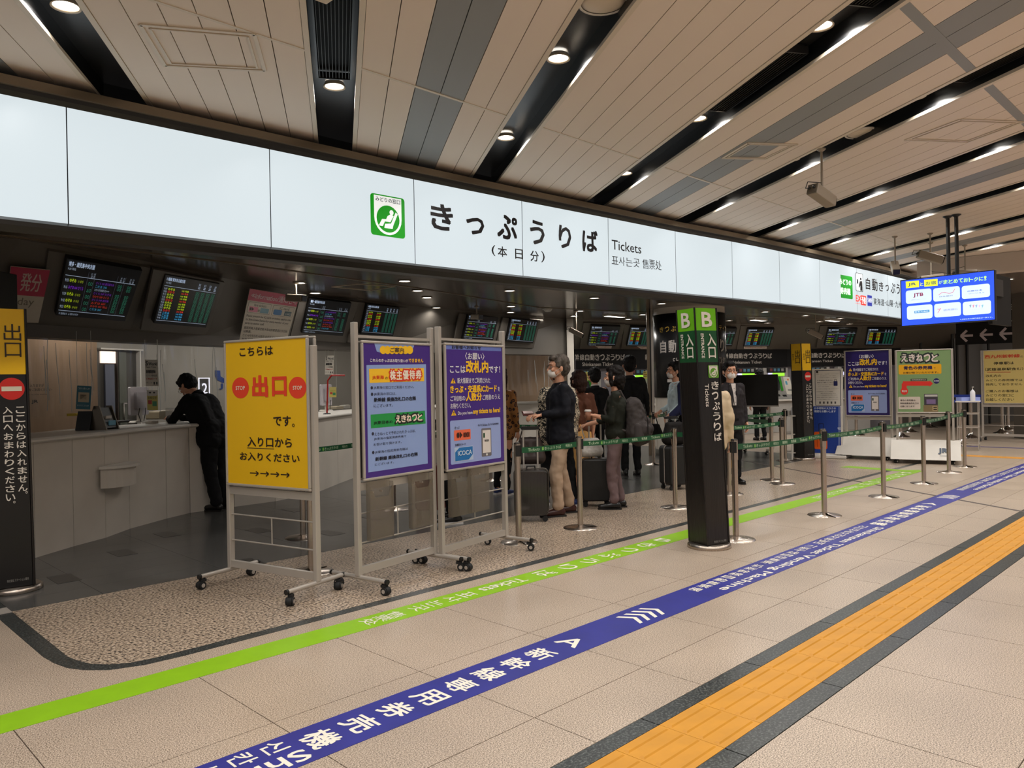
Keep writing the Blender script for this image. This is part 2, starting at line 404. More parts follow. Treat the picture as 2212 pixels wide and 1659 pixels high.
# steel door track by the exit pillar
MB().prism([(1.02, 5.95), (1.235, 5.95), (1.235, 6.1), (1.02, 6.1)], -.01, .004).build('door_track', alu, floor)
# expansion joint cover, oblique
a, b = Vector((8.9, 1.0)), Vector((13.2, 7.75)); d = (b - a).normalized(); n = Vector((-d.y, d.x)) * .025
MB().prism([tuple(a - n), tuple(a + n), tuple(b + n), tuple(b - n)][::-1], -.01, .0015).build('expansion_joint', mat('joint_brown', (70, 60, 54), .6), floor)
# tactile paving: border stones, then one tile after another, each with its four bars
for y0, y1 in ((1.462, 1.560), (1.867, 1.958)):
    src = None
    for k in range(0, 23):
        if src is None: src = MB().box((.45, (y0 + y1) / 2, -.005), (.894, y1 - y0, .012)).build('border_stone', dark_granite, floor); o = src
        else: o = inst(src, 'border_stone', (0, 0, 0), parent=floor)
        o.location = (.9 * k, 0, 0)
def tactile_tile():
    b = MB().box((.15, .15, -.005), (.298, .302, .014))
    for i in range(4):
        y = .04 + .0735 * i
        b.add([(.012, y - .013, .002), (.288, y - .013, .002), (.288, y + .013, .002), (.012, y + .013, .002),
               (.02, y - .007, .0072), (.28, y - .007, .0072), (.28, y + .007, .0072), (.02, y + .007, .0072)],
              [(4, 5, 6, 7), (0, 1, 5, 4), (1, 2, 6, 5), (2, 3, 7, 6), (3, 0, 4, 7)])
    return b
def dot_tile():
    b = MB().box((.15, .15, -.005), (.298, .302, .014))
    for i in range(5):
        for j in range(5): b.lathe([(.014, .002), (.008, .0072), (0, .0072)], (.03 + .06 * i, .03 + .06 * j, 0), seg=6)
    return b
tt = tactile_tile().build('tactile_tile', tact, floor); td = dot_tile().build('tactile_tile', tact, floor)
tt.location = (.6, 1.562, 0); td.location = (9.0, 1.562, 0)
for k in range(1, 66):
    x = .6 + .3 * k
    if abs(x - 9.0) < .01: continue
    inst(td if 9.0 < x < 9.8 else tt, 'tactile_tile', (x, 1.562, 0), parent=floor)
for k in range(14):    # the crossing line far right
    inst(tt, 'tactile_tile', (15.67, 1.96 + .3 * k, .0), PI / 2, parent=floor)
tag(MB().box((17.6, 3.6, .0015), (.13, 5.4, .002)).build('blue_floor_line', mat('blue_tape', (52, 52, 120), .5)), 'thin blue guide line crossing the floor at the far right', 'floor tape')

# guide tapes with writing
blue_m = mat('blue_tape_main', (32, 35, 124), .45, var=.12, scale=5)
green_m = mat('green_tape', (130, 178, 10), .45, var=.05, scale=9)
tb = thing('guide_tape', 'long blue floor tape with white writing for the ticket vending machines', 'floor tape', (1.2, 2.81, 0))
MB().box((11.1, 2.81, .001), (21.0, .29, .0016)).build('tape', blue_m, tb, world=True)
tg = thing('guide_tape', 'lime green floor tape with white writing beside the dark stone border', 'floor tape', (.6, 3.97, 0))
MB().prism([(-.6, 3.865), (12.62, 3.865), (12.78, 3.95), (12.66, 4.12), (12.44, 4.085), (-.6, 4.085)], 0, .0016).build('tape', green_m, tg, world=True)
MB().prism([(12.44, 4.085), (12.66, 4.12), (12.75, 5.0), (12.5, 5.05)], 0, .0016).build('tape', green_m, tg, world=True)
WH = (226, 220, 204)
def tape_print(par): return Pr('lettering', par, (0, 0, .0018), (1, 0, 0), (0, 1, 0), .0004)
pb = tape_print(tb); pg = tape_print(tg)
def up_char(p, ch, x, y, w_, h_, bold=.02, rot=-90, col=WH):      # w_ across the tape (Y), h_ along it (X)
    p.text(ch, (x - h_ / 2, y - w_ / 2, x + h_ / 2, y + w_ / 2), col, bold, rot, raw=True, res=3)
def blue_block(x0):
    for k, ch in enumerate('A新幹線専用券売機'): up_char(pb, ch, x0 + .0 - .19 * k - (.06 if k else 0), 2.81, .155, .145 if k else .13, .02)
def blue_long(x0):      # latin line and small CJK line, running towards -X
    pb.text('Shinkansen Ticket Vending Machine', (x0 - 2.95, 2.69, x0, 2.79), WH, .02, 180, raw=True, res=3)
    t = '신칸센승차권자동발매기新干线自动售票机新幹線自動售票機'; n = len(t)
    for k, ch in enumerate(t):
        up_char(pb, ch, x0 - .06 - 2.95 * k / n * 1.02 - (.05 if k > 9 else 0) - (.05 if k > 17 else 0), 2.875, .09, .088, .008)
def chev(p, x0, y0, n=4, w_=.18):
    for k in range(n):
        x = x0 + k * .077
        for s_ in (-1, 1):
            p.poly([(x + .055, y0), (x + .09, y0), (x + .03, y0 + s_ * w_ / 2), (x, y0 + s_ * w_ / 2)], WH, raw=True, lay=2)
for x0 in (3.24, 9.45, 15.6):
    blue_block(x0); chev(pb, x0 + .52, 2.81)
    if x0 < 12: blue_long(x0 + 4.45)
pb.text('Shinkansen Ticket', (0.2, 2.69, 1.56, 2.79), WH, .02, 180, raw=True)
for k, ch in enumerate('신칸센승차권'): up_char(pb, ch, 1.49 - .135 * k, 2.88, .1, .1, .012)
for x0 in (5.88, 12.3):
    for k, ch in enumerate('Bきっぷうりば'): up_char(pg, ch, x0 - .265 * k, 3.975, .15, .16 if k else .12, .008)
    pg.text('Tickets', (x0 - 2.24, 3.92, x0 - 1.82, 4.03), WH, .012, 180, raw=True)
    for k, ch in enumerate('표사는곳'): up_char(pg, ch, x0 - 2.38 - .14 * k, 3.975, .13, .11, .004)
    for k, ch in enumerate('售票处'): up_char(pg, ch, x0 - 2.98 - .1 * k, 3.975, .13, .09, .004)

# ================================================================== CEILING
CZ = 3.58
ceil = MB().box((17, 0, 3.86), (52, 30, .1)).build('ceiling', black_m); tag(ceil, kind='structure')
TH = math.radians(57.6); ed = Vector((math.cos(TH), math.sin(TH), 0)); en = Vector((math.sin(TH), -math.cos(TH), 0))
PITCH = 1.51; BW = .29; Y_CUT = 5.92; YJ = 4.33; YE = 1.50
def q_pt(q, Y, z=0):      # point on the strip line q where it crosses Y
    s_ = (Y - en.y * q) / ed.y; return Vector((en.x * q + ed.x * s_, Y, z))
def fascia_y(X): return Y_CUT - .03 * max(0, X - 2)
def strip(q0, q1, Y0, Y1, z0, z1):
    a, b = q_pt(q0, Y0), q_pt(q1, Y0); c, d_ = q_pt(q1, Y1), q_pt(q0, Y1)
    return MB().prism([(a.x, a.y), (b.x, b.y), (c.x, c.y), (d_.x, d_.y)], z0, z1)
YLOW = -9.0
segs = [(YJ + .012, 6.1), (YE + .035, YJ - .012), (YLOW, YE - .035)]
cnt = 0; rest = MB(); rest2 = MB()
gapw = .006
for bay in range(-4, 24):
    qa = PITCH * bay + BW / 2; qb = PITCH * (bay + 1) - BW / 2; fr = .035
    pw = (qb - qa - 2 * fr) / 6
    grey = (2, 3) if bay % 2 == 0 else ()
    for k in range(6):
        for (Y0, Y1) in segs:
            if bay > 13 or bay < -2 or cnt > 290:
                m_ = strip(qa + fr + pw * k + gapw / 2, qa + fr + pw * (k + 1) - gapw / 2, Y0, Y1, CZ, CZ + .02)
                (rest2 if k in grey else rest).add(m_.v, m_.f); continue
            strip(qa + fr + pw * k + gapw / 2, qa + fr + pw * (k + 1) - gapw / 2, Y0, Y1, CZ, CZ + .02).build('ceiling_panel', ceil_gr if k in grey else ceil_pt, ceil); cnt += 1
    e_ = MB()
    for q0, q1 in ((qa, qa + fr), (qb - fr, qb)):
        m_ = strip(q0, q1, YLOW, 6.1, CZ - .006, CZ + .018); e_.add(m_.v, m_.f)
    m_ = strip(qa + fr, qb - fr, YJ - .012, YJ + .012, CZ - .004, CZ + .02); e_.add(m_.v, m_.f)
    e_.build('edge_trim', trim_pt, ceil)
    strip(qa + fr, qb - fr, YE - .035, YE + .035, CZ - .002, CZ + .02).build('joint_cover', ceil_gr, ceil)
tag(rest.build('ceiling_panel', ceil_pt, ceil), kind='stuff'); tag(rest2.build('ceiling_panel', ceil_gr, ceil), kind='stuff')
for b_ in range(-4, 25):
    q = PITCH * b_
    t_ = strip(q - BW / 2 - .03, q + BW / 2 + .03, YLOW, 6.1, 3.72, 3.74)
    for q0 in (q - BW / 2 - .03, q + BW / 2 + .005):
        m_ = strip(q0, q0 + .025, YLOW, 6.1, CZ + .018, 3.72); t_.add(m_.v, m_.f, 1)
    t_.build('recess_band', [band_m, band_s], ceil)
# maintenance hatches: thin raised frames on the panels
def hatch(P, col=trim_pt):
    P = [Vector((p.x, p.y, CZ - .004)) for p in P]; b = MB(); c = sum(P, Vector()) / 4
    for sc in (1.0, .86):
        Q = [c + (p - c) * sc for p in P]
        for i in range(4): 
            a1, b1 = Q[i], Q[(i + 1) % 4]; d_ = (b1 - a1).normalized(); n_ = Vector((-d_.y, d_.x, 0)) * (.012 if sc == 1 else .007)
            b.prism([tuple((a1 - n_)[:2]), tuple((b1 - n_)[:2]), tuple((b1 + n_)[:2]), tuple((a1 + n_)[:2])], CZ - .008, CZ)
    b.build('hatch_frame', col, ceil)
for quad in ([(302, 52), (550, 73), (572, 152), (357, 141)], [(1560, 341), (1615, 308), (1722, 311), (1655, 343)], [(1955, 302), (2075, 257), (2212, 262), (2090, 307)]):
    hatch([G(u, v, CZ) for u, v in quad])
# louvre grilles in the recesses
def grille(band, Y0, Y1):
    q = PITCH * band; t = thing('ceiling_grille', GL.pop(0), 'vent', q_pt(q, (Y0 + Y1) / 2, 3.67), TH, 'louvre grilles in the dark ceiling recesses'); L = (Y1 - Y0) / math.sin(TH)
    f = MB()
    for s_ in (-1, 1): f.box((0, s_ * .115, 0), (L, .012, .05)); f.box((s_ * L / 2, 0, 0), (.012, .24, .05))
    f.build('frame', band_m, t)
    b0 = MB().box((0, 0, .04), (L, .23, .01)); b0.build('backing', black_m, t)
    src = MB().box((0, 0, 0), (L - .02, .004, .04)).build('slat', mat('grille_slat', (48, 46, 42), .4, .4), t); src.location = (0, -.1, 0)
    for k in range(1, 10): inst(src, 'slat', (0, -.1 + .0222 * k, 0), parent=t)
GL = ['black louvre grille in the ceiling recess above the left end of the white sign', 'long black louvre grille in the ceiling recess between the two nearest right lamps',
      'black louvre grille in the recess cut by the top edge of the frame', 'black louvre grille in the ceiling recess at the upper right edge', 'black louvre grille further along the upper right ceiling recess']
grille(1 - 1, 3.55, 4.75); grille(3 - 1, 2.3, 3.25); grille(2, .85, 1.75); grille(3, .55, 1.7); grille(4, .3, 1.2)
# downlights
ORD = 'first second third fourth fifth sixth seventh eighth ninth tenth eleventh twelfth thirteenth fourteenth fifteenth sixteenth seventeenth eighteenth nineteenth twentieth'.split() + ['twenty-' + x for x in 'first second third fourth fifth sixth'.split()]
def lamp_obj(name, P, r, wattage, label, group, spread=150):
    t = thing(name, label, 'lamp', P, 0, group)
    t0 = LAMP.get(name)
    if t0 is None:
        ring = MB().lathe([(r * 1.02, 0), (r * 1.2, -.004), (r * 1.2, .0), (r, .03), (r * .98, .03)], seg=20).build('ring', trim_pt if name == 'downlight' else alu, t)
        dsc = MB().lathe([(0, .006), (r, .006)], seg=20).build('diffuser', lamp_m, t); LAMP[name] = (ring.data, dsc.data)
    else:
        for nm, me in zip(('ring', 'diffuser'), t0):
            o = bpy.data.objects.new(nm, me); C.objects.link(o); o.parent = t
    if (name, 'L') not in LAMP:
        L = bpy.data.lights.new('lamp_light', 'AREA'); L.shape = 'DISK'; L.size = r * 1.6; L.energy = wattage; L.color = (1, .965, .93); L.spread = math.radians(spread); LAMP[(name, 'L')] = L
    lo = bpy.data.objects.new('light_source', LAMP[(name, 'L')]); C.objects.link(lo); lo.parent = t; lo.location = (0, 0, -.012)
LAMP = {}
for b_ in range(-3, 17):
    for k in range(-4, 3):
        Y = 3.49 + 1.455 * (k - 1); P = q_pt(PITCH * b_, Y, LZ)
        if P.x < -2 or Y > 5.2 or P.x > 26: continue
        if k == 2 or True: lamp_obj('downlight', P, .068, CEIL_W, 'downlight in the %s ceiling recess from the left, %s out from the sign' % (ORD[b_ + 3], ORD[2 - k]), 'downlights in the dark ceiling recesses')
# speaker roses
for lab, (u, v) in (('round white ceiling speaker cut by the top edge of the photo', (1303, 6)), ('round white ceiling speaker in the recess behind the hanging camera', (1862, 288))):
    t = thing('ceiling_speaker', lab, 'speaker', G(u, v, 3.66)); MB().lathe([(0, -.012), (.10, -.012), (.13, 0), (.13, .02), (0, .02)]).build('grille', trim_pt, t)
    MB().lathe([(.13, -.004), (.145, -.008), (.15, .01)]).build('rim', white_pt, t)

# ================================================================== ILLUMINATED FASCIA
fb = [(0, 468), (148, 484), (586, 534), (897, 570), (1130, 596), (1316, 616), (1461, 632), (1583, 644), (1685, 655), (1772, 665), (1852, 675), (1945, 690)]
ftop = [3.45, 3.445, 3.445, 3.445, 3.435, 3.42, 3.41, 3.405, 3.395, 3.39, 3.39, 3.39, 3.39]
FP = [G(u, v, 2.6) for u, v in fb]
FP[-1] = FP[-2] + (FP[-2] - FP[-3]).normalized() * 1.45
FP = [FP[1] + (FP[1] - FP[2]) * 1.0] + FP[1:] ; FP.append(FP[-1] + (FP[-1] - FP[-2]).normalized() * 1.6 + Vector((0, .03, 0)))
fas = thing('illuminated_fascia', 'long white backlit sign band above the ticket counters with black Japanese lettering', 'sign', (FP[4].x, FP[4].y, 2.6))
for i in range(len(FP) - 1):
    a, b = FP[i], FP[i + 1]; d = (b - a).normalized(); n = Vector((d.y, -d.x, 0)); g = .0035
    a1, b1 = a + d * g, b - d * g
    m_ = MB(); vs = []
    for p, z0, z1 in ((a1, 2.6, ftop[i]), (b1, 2.6, ftop[i + 1])):
        for o_ in (0, -.03): vs += [tuple(Vector((p.x, p.y, z0)) + n * o_), tuple(Vector((p.x, p.y, z1)) + n * o_)]
    m_.add(vs, [(0, 4, 5, 1)]); m_.add(vs, [(2, 3, 7, 6), (0, 2, 6, 4), (1, 5, 7, 3), (0, 1, 3, 2), (4, 6, 7, 5)], 1)
    m_.build('sign_panel', [glow_w, black_m], fas, world=True)
pl = [(p.x, p.y) for p in FP]
MB().sweep(pl, [(-.035, 2.6), (-.035, 3.5), (-.1, 3.5), (-.1, 2.6)]).build('backing', black_m, fas, world=True)
MB().sweep(pl, [(.012, 3.455), (.05, 3.46), (.05, 3.52), (.012, 3.525), (-.1, 3.525), (-.1, 3.455)]).build('top_rail', rail_m, fas, world=True)
MB().sweep(pl, [(.0, 3.40), (.025, 3.43), (.03, 3.457), (-.03, 3.457), (-.03, 3.40)]).build('shadow_rail', rail_d, fas, world=True)
MB().sweep(pl, [(-.1, 2.50), (.02, 2.50), (.045, 2.545), (.045, 2.575), (.0, 2.602), (-.1, 2.602)]).build('bottom_rail', rail_d, fas, world=True)
MB().sweep(pl, [(-.12, 2.50), (-.1, 2.50), (-.1, 3.5), (-.12, 3.5)]).build('rear_panel', bulk_d, fas, world=True)
BK = (24, 22, 26)
P1_ = plane('lettering', fas, FP[3], FP[6], .006).K(720, 380, 2.836)
for ch, b_ in (('き', (592, 160, 735, 345)), ('っ', (812, 245, 925, 370)), ('ぷ', (1000, 228, 1128, 400)), ('う', (1202, 265, 1295, 430)), ('り', (1378, 297, 1458, 452)), ('ば', (1522, 322, 1620, 475))):
    P1_.text(ch, b_, BK, .03)
for ch, b_ in (('(', (968, 422, 992, 492)), ('本', (1006, 428, 1064, 500)), ('日', (1112, 445, 1160, 513)), ('分', (1205, 455, 1258, 528)), (')', (1272, 460, 1295, 532))):
    P1_.text(ch, b_, BK, .015)
P1_.text('Tickets', (1704, 390, 1886, 478), BK, .008)
for ch, b_ in (('표', (1704, 490, 1746, 545)), ('사', (1748, 494, 1786, 552)), ('는', (1790, 500, 1832, 558)), ('곳', (1836, 505, 1876, 562)), ('售', (1892, 508, 1932, 572)), ('票', (1934, 512, 1970, 575)), ('处', (1972, 516, 2010, 580))):
    P1_.text(ch, b_, BK, 0)
GR = (14, 140, 20)
P2_ = plane('pictogram', fas, FP[2], FP[3], .006).K(740, 0, 2.962); P2_.emit = .7
def seat_icon(p, b, green, white, txt=True):
    x0, y0, x1, y1 = p.box(b); W_ = x1 - x0; Hh = y1 - y0
    f = lambda pts: [(x0 + W_ * a, y0 + Hh * c) for a, c in pts]
    p.rect((x0, y0, x1, y1), green, r=.08, raw=True, lay=1)
    p.poly(f([(.1, .97), (.1, .45)] + [(.5 + .4 * math.cos(t), .45 + .41 * math.sin(t)) for t in np.linspace(PI, 2 * PI, 14)] + [(.9, .97)]), white, raw=True, lay=2)
    p.poly(f([(.5 + .335 * math.cos(t), .43 + .33 * math.sin(t)) for t in np.linspace(0, 2 * PI, 30, endpoint=False)]), green, raw=True, lay=3)
    p.poly(f([(.5 + .06 * math.cos(t) + .1, .60 + .06 * math.sin(t)) for t in np.linspace(0, 2 * PI, 16, endpoint=False)]), white, raw=True, lay=4)
    p.poly(f([(.22, .24), (.34, .24), (.40, .36), (.56, .36), (.66, .52), (.58, .56), (.48, .5), (.44, .42), (.32, .41)]), white, raw=True, lay=4)
    p.poly(f([(.38, .2), (.62, .2), (.64, .28), (.78, .58), (.72, .62), (.58, .33), (.40, .3)]), white, raw=True, lay=5)
    if txt: p.text('みどりの窓口', (x0 + W_ * .14, y0 + Hh * .83, x0 + W_ * .86, y0 + Hh * .94), (25, 30, 28), .01, raw=True, lay=4)
seat_icon(P2_, (176, 1232, 400, 1530), GR, (236, 240, 238))
P3_ = plane('lettering', fas, FP[8], FP[10], .006).K(1800, 560, 5.184); P3_.emit = .7
P3_.rect((44, 165, 218, 450), (20, 130, 30), r=.08, lay=1)
P3_.text('みどりの', (68, 210, 200, 300), (225, 245, 225), .03, lay=2); P3_.text('券売機', (76, 310, 192, 405), (225, 245, 225), .03, lay=2)
P3_.rect((248, 148, 335, 368), BK, r=.1, lay=1); P3_.rect((253, 155, 330, 361), (222, 233, 237), r=.1, lay=2, e=.8)
P3_.rect((259, 205, 277, 275), BK, lay=3); P3_.rect((261, 190, 275, 225), (222, 233, 237), e=.8, lay=4)
P3_.disc((296, 205, 314, 240), BK, lay=3); P3_.poly([(295, 245), (322, 245), (326, 355), (300, 352), (300, 295), (290, 325), (282, 305)], BK, lay=3)
for ch, b_ in (('自', (360, 205, 412, 345)), ('動', (430, 212, 495, 362)), ('き', (508, 250, 560, 365)), ('っ', (582, 282, 622, 362)), ('ぷ', (640, 262, 695, 388)), ('う', (705, 275, 745, 395))):
    P3_.text(ch, b_, BK, .02)
P3_.text('EX', (250, 398, 308, 480), (214, 60, 50), .03); P3_.text('PRESS', (250, 488, 305, 505), (214, 60, 50), .02)
P3_.rect((308, 402, 368, 520), (214, 60, 50), r=.1, lay=1); P3_.text('予約', (314, 415, 364, 505), (235, 238, 238), .02, lay=2)
P3_.rect((380, 400, 434, 528), (50, 60, 160), lay=1); P3_.text('5489', (384, 430, 431, 490), (235, 238, 240), .02, lay=2)
for k, ch in enumerate('東海道'): P3_.text(ch, (448 + k * 42, 432 + k * 5, 486 + k * 42, 514 + k * 5), BK, .012)
P3_.text('・', (574, 480, 584, 496), BK); P3_.text('山', (592, 455, 624, 525), BK, .012); P3_.text('陽', (630, 455, 668, 535), BK, .012)
P3_.text('・', (676, 492, 684, 505), BK); P3_.text('九', (692, 465, 726, 545), BK, .012); P3_.text('州', (728, 470, 760, 550), BK, .012)

# ================================================================== TICKET HALL SHELL
SZ = 2.85
from mathutils.geometry import intersect_ray_tri
BJ = [G(u, v, SZ) for u, v in ((-60, 508), (47, 518), (299, 561), (480, 600), (666, 635), (860, 658), (1050, 676), (1232, 690))]
BB = [G(u, v, 2.06) for u, v in ((-95, 720), (15, 725), (266, 738), (455, 746), (648, 753.5), (848, 759.5), (1042, 764), (1228, 767))]
MJ = [G(u, v, SZ) for u, v in ((1232, 690), (1320, 692), (1410, 694), (1580, 700), (1700, 701), (1830, 700), (1945, 699), (2064, 697))]
MBt = [G(u, v, 2.25) for u, v in ((1232, 755), (1320, 755), (1410, 755), (1580, 755), (1700, 755), (1830, 753), (1945, 752), (2064, 751))]
sof = MB().prism([(p.x, p.y + .11) for p in FP] + [(24, 5.6), (24, 25), (-4, 25), (-4, 6.1)], SZ, SZ + .04).build('ceiling', soff_m); tag(sof, kind='structure')
def arc_wall(name, J, B, zc, zb, m, lower=None):
    b = MB(); n = len(J)
    vs = [tuple(p) for p in J] + [(p.x, p.y, zc) for p in B] + [(p.x, p.y, zb) for p in B]
    fs = []
    for i in range(n - 1): fs += [(i, i + n, i + n + 1, i + 1), (i + n, i + 2 * n, i + 2 * n + 1, i + n + 1)]
    # closed behind with depth
    k = len(vs); vs += [(p.x * 1.04, p.y * 1.04, zb) for p in B] + [(p.x * 1.04, p.y * 1.04, SZ) for p in B]
    for i in range(n - 1): fs += [(i + 2 * n, i + k, i + k + 1, i + 2 * n + 1), (i + k, i + k + n, i + k + n + 1, i + k + 1)]
    fs = [tuple(reversed(f)) for f in fs]
    o = b.add(vs, fs).build(name, m); tag(o, kind='structure'); return o
ZC = 2.2
w_t = arc_wall('wall_back', BJ, BB, ZC, 2.06, bulk_m)
w_m = arc_wall('wall_right', MJ, MBt, 2.26, 2.25, bulk_m)
TRI = []
for J, B, zc, zb in ((BJ, BB, ZC, 2.06), (MJ, MBt, 2.26, 2.25)):
    for i in range(len(J) - 1):
        a, b = J[i], J[i + 1]; c, d = Vector((B[i + 1].x, B[i + 1].y, zc)), Vector((B[i].x, B[i].y, zc)); TRI += [(a, b, c), (a, c, d)]
        e, f = Vector((B[i].x, B[i].y, zb)), Vector((B[i + 1].x, B[i + 1].y, zb)); TRI += [(d, c, f), (d, f, e)]
def hitB(u, v):
    o = Vector((0, 0, H)); d = ray(u, v); best = None
    for t in TRI:
        p = intersect_ray_tri(t[0], t[1], t[2], d, o, True)
        if p is not None and (p - o).dot(d) > 0 and (best is None or p.length < best.length): best = p
    return best if best is not None else atD(u, v, 14)
def slab_from(quad, th, off=0.0):
    """quad TL, TR, BR, BL in the world -> slab verts standing proud towards the viewer"""
    TL, TR, BR, BL = quad; n = (TR - BL).cross(TL - BR).normalized()
    if n.dot(Vector((0, 0, H)) - BL) < 0: n = -n
    b = MB(); vs = [p + n * off for p in quad] + [p + n * (off + th) for p in quad]
    b.add(vs, [(0, 1, 2, 3), (7, 6, 5, 4), (0, 4, 5, 1), (1, 5, 6, 2), (2, 6, 7, 3), (3, 7, 4, 0)]); return b, n
SCREENS = []
def hits(px):
    """corner rays against the one flat facet of the wall under the middle of the quad"""
    u0 = sum(p[0] for p in px) / 4; v0 = sum(p[1] for p in px) / 4; c = hitB(u0, v0); e = hitB(u0 + 6, v0); g_ = hitB(u0, v0 + 6); n = (e - c).cross(g_ - c).normalized(); o = Vector((0, 0, H)); out = []
    for u, v in px: d = ray(u, v); out.append(o + d * ((c - o).dot(n) / d.dot(n)))
    return out
def board(lab, quad_px, kind, frame_px=None, tapes=None, group='departure screens over the counters'):
    q = flatten(hits(quad_px))
    t = thing('departure_screen', lab, 'screen', tuple(q[3]), 0, group)
    b, n = slab_from(q, .06, .02); b.build('bezel', blackp, t, world=True)
    c = sum(q, Vector()) / 4; q2 = [c + (p - c) * .985 for p in q]
    SCREENS.append((t, [p + n * .0815 for p in q2], kind))
    if frame_px:
        f = flatten(hits(frame_px)); fr, n = slab_from(f, .03, .0); fr.build('access_panel', bulk_m, t, world=True)
    if tapes:
        f = flatten(hits(tapes)); fr, n = slab_from(f, .004, .032); fr.build('paper_strip', paper, t, world=True)
        p_ = Pr('lettering', t, f[3] + n * .037, f[2] - f[3], f[0] - f[3]); W_ = (f[2] - f[3]).length; h_ = (f[0] - f[3]).length
        p_.text('きっぷをお取り忘れのないようご注意ください', (W_ * .05, h_ * .25, W_ * .95, h_ * .75), (190, 60, 50), raw=True)
def flatten(q):
    TL, TR, BR, BL = q; s_ = ((TR - TL) + (BR - BL)) / 2; t_ = ((TL - BL) + (TR - BR)) / 2; c = (TL + TR + BR + BL) / 4
    t_ = t_ - s_ * (t_.dot(s_) / s_.dot(s_)) * .0
    return [c - s_ / 2 + t_ / 2, c + s_ / 2 + t_ / 2, c + s_ / 2 - t_ / 2, c - s_ / 2 - t_ / 2]
board('wide westbound departure screen beside the exit pillar, first from the left', [(143, 543), (298, 571), (268, 682), (111, 667)], 'A', [(107, 535), (320, 575), (283, 706), (78, 692)])
board('departure screen with dense timetable rows, second from the left', [(351, 582), (465, 604), (439, 698), (322, 688)], 'B', [(332, 578), (480, 606), (448, 720), (298, 708)])
board('departure screen right of the pink information notice', [(664, 637), (753, 649), (736, 719), (646, 713)], 'A', [(650, 634), (771, 651), (747, 738), (622, 730)])
board('departure screen above the first purple notice board', [(784, 652), (859, 661), (840, 722), (774, 717)], 'B', [(772, 651), (878, 664), (856, 744), (748, 738)])
board('departure screen partly behind a hanging camera above the second purple board', [(1006, 678), (1070, 684), (1059, 735), (992, 730)], 'A', [(990, 676), (1080, 685), (1067, 749), (978, 745)])
board('departure screen left of the man in the navy jacket', [(1097, 685), (1158, 692), (1145, 739), (1089, 736)], 'B', [(1084, 685), (1166, 692), (1150, 751), (1070, 748)])
board('departure screen above the black ticket sign, right of the pale pillar', [(1276, 696), (1338, 700), (1328, 741), (1267, 741)], 'A', [(1262, 695), (1348, 698), (1338, 752), (1250, 751)], [(1268, 743), (1321, 744), (1320, 750), (1267, 749)])
board('departure screen half hidden by the thin steel post', [(1361, 699), (1412, 702), (1402, 742), (1351, 742)], 'B', [(1350, 699), (1420, 702), (1410, 753), (1340, 752)], [(1352, 744), (1400, 745), (1399, 751), (1351, 751)])
board('departure screen half hidden by the round black column', [(1530, 703), (1589, 705), (1578, 743), (1520, 743)], 'A')
board('departure screen right of the round black column', [(1613, 705), (1671, 705), (1660, 743), (1604, 743)], 'B', [(1600, 702), (1680, 703), (1668, 753), (1590, 753)], [(1606, 745), (1655, 745), (1655, 751), (1606, 751)])
board('departure screen behind the hanging camera near the yellow exit pillar', [(1788, 704), (1850, 705), (1841, 741), (1778, 741)], 'A', [(1772, 702), (1862, 703), (1850, 750), (1762, 750)])
board('rightmost departure screen over the ticket machines', [(1874, 704), (1936, 704), (1928, 741), (1866, 740)], 'B', [(1864, 702), (1946, 702), (1936, 750), (1854, 750)])
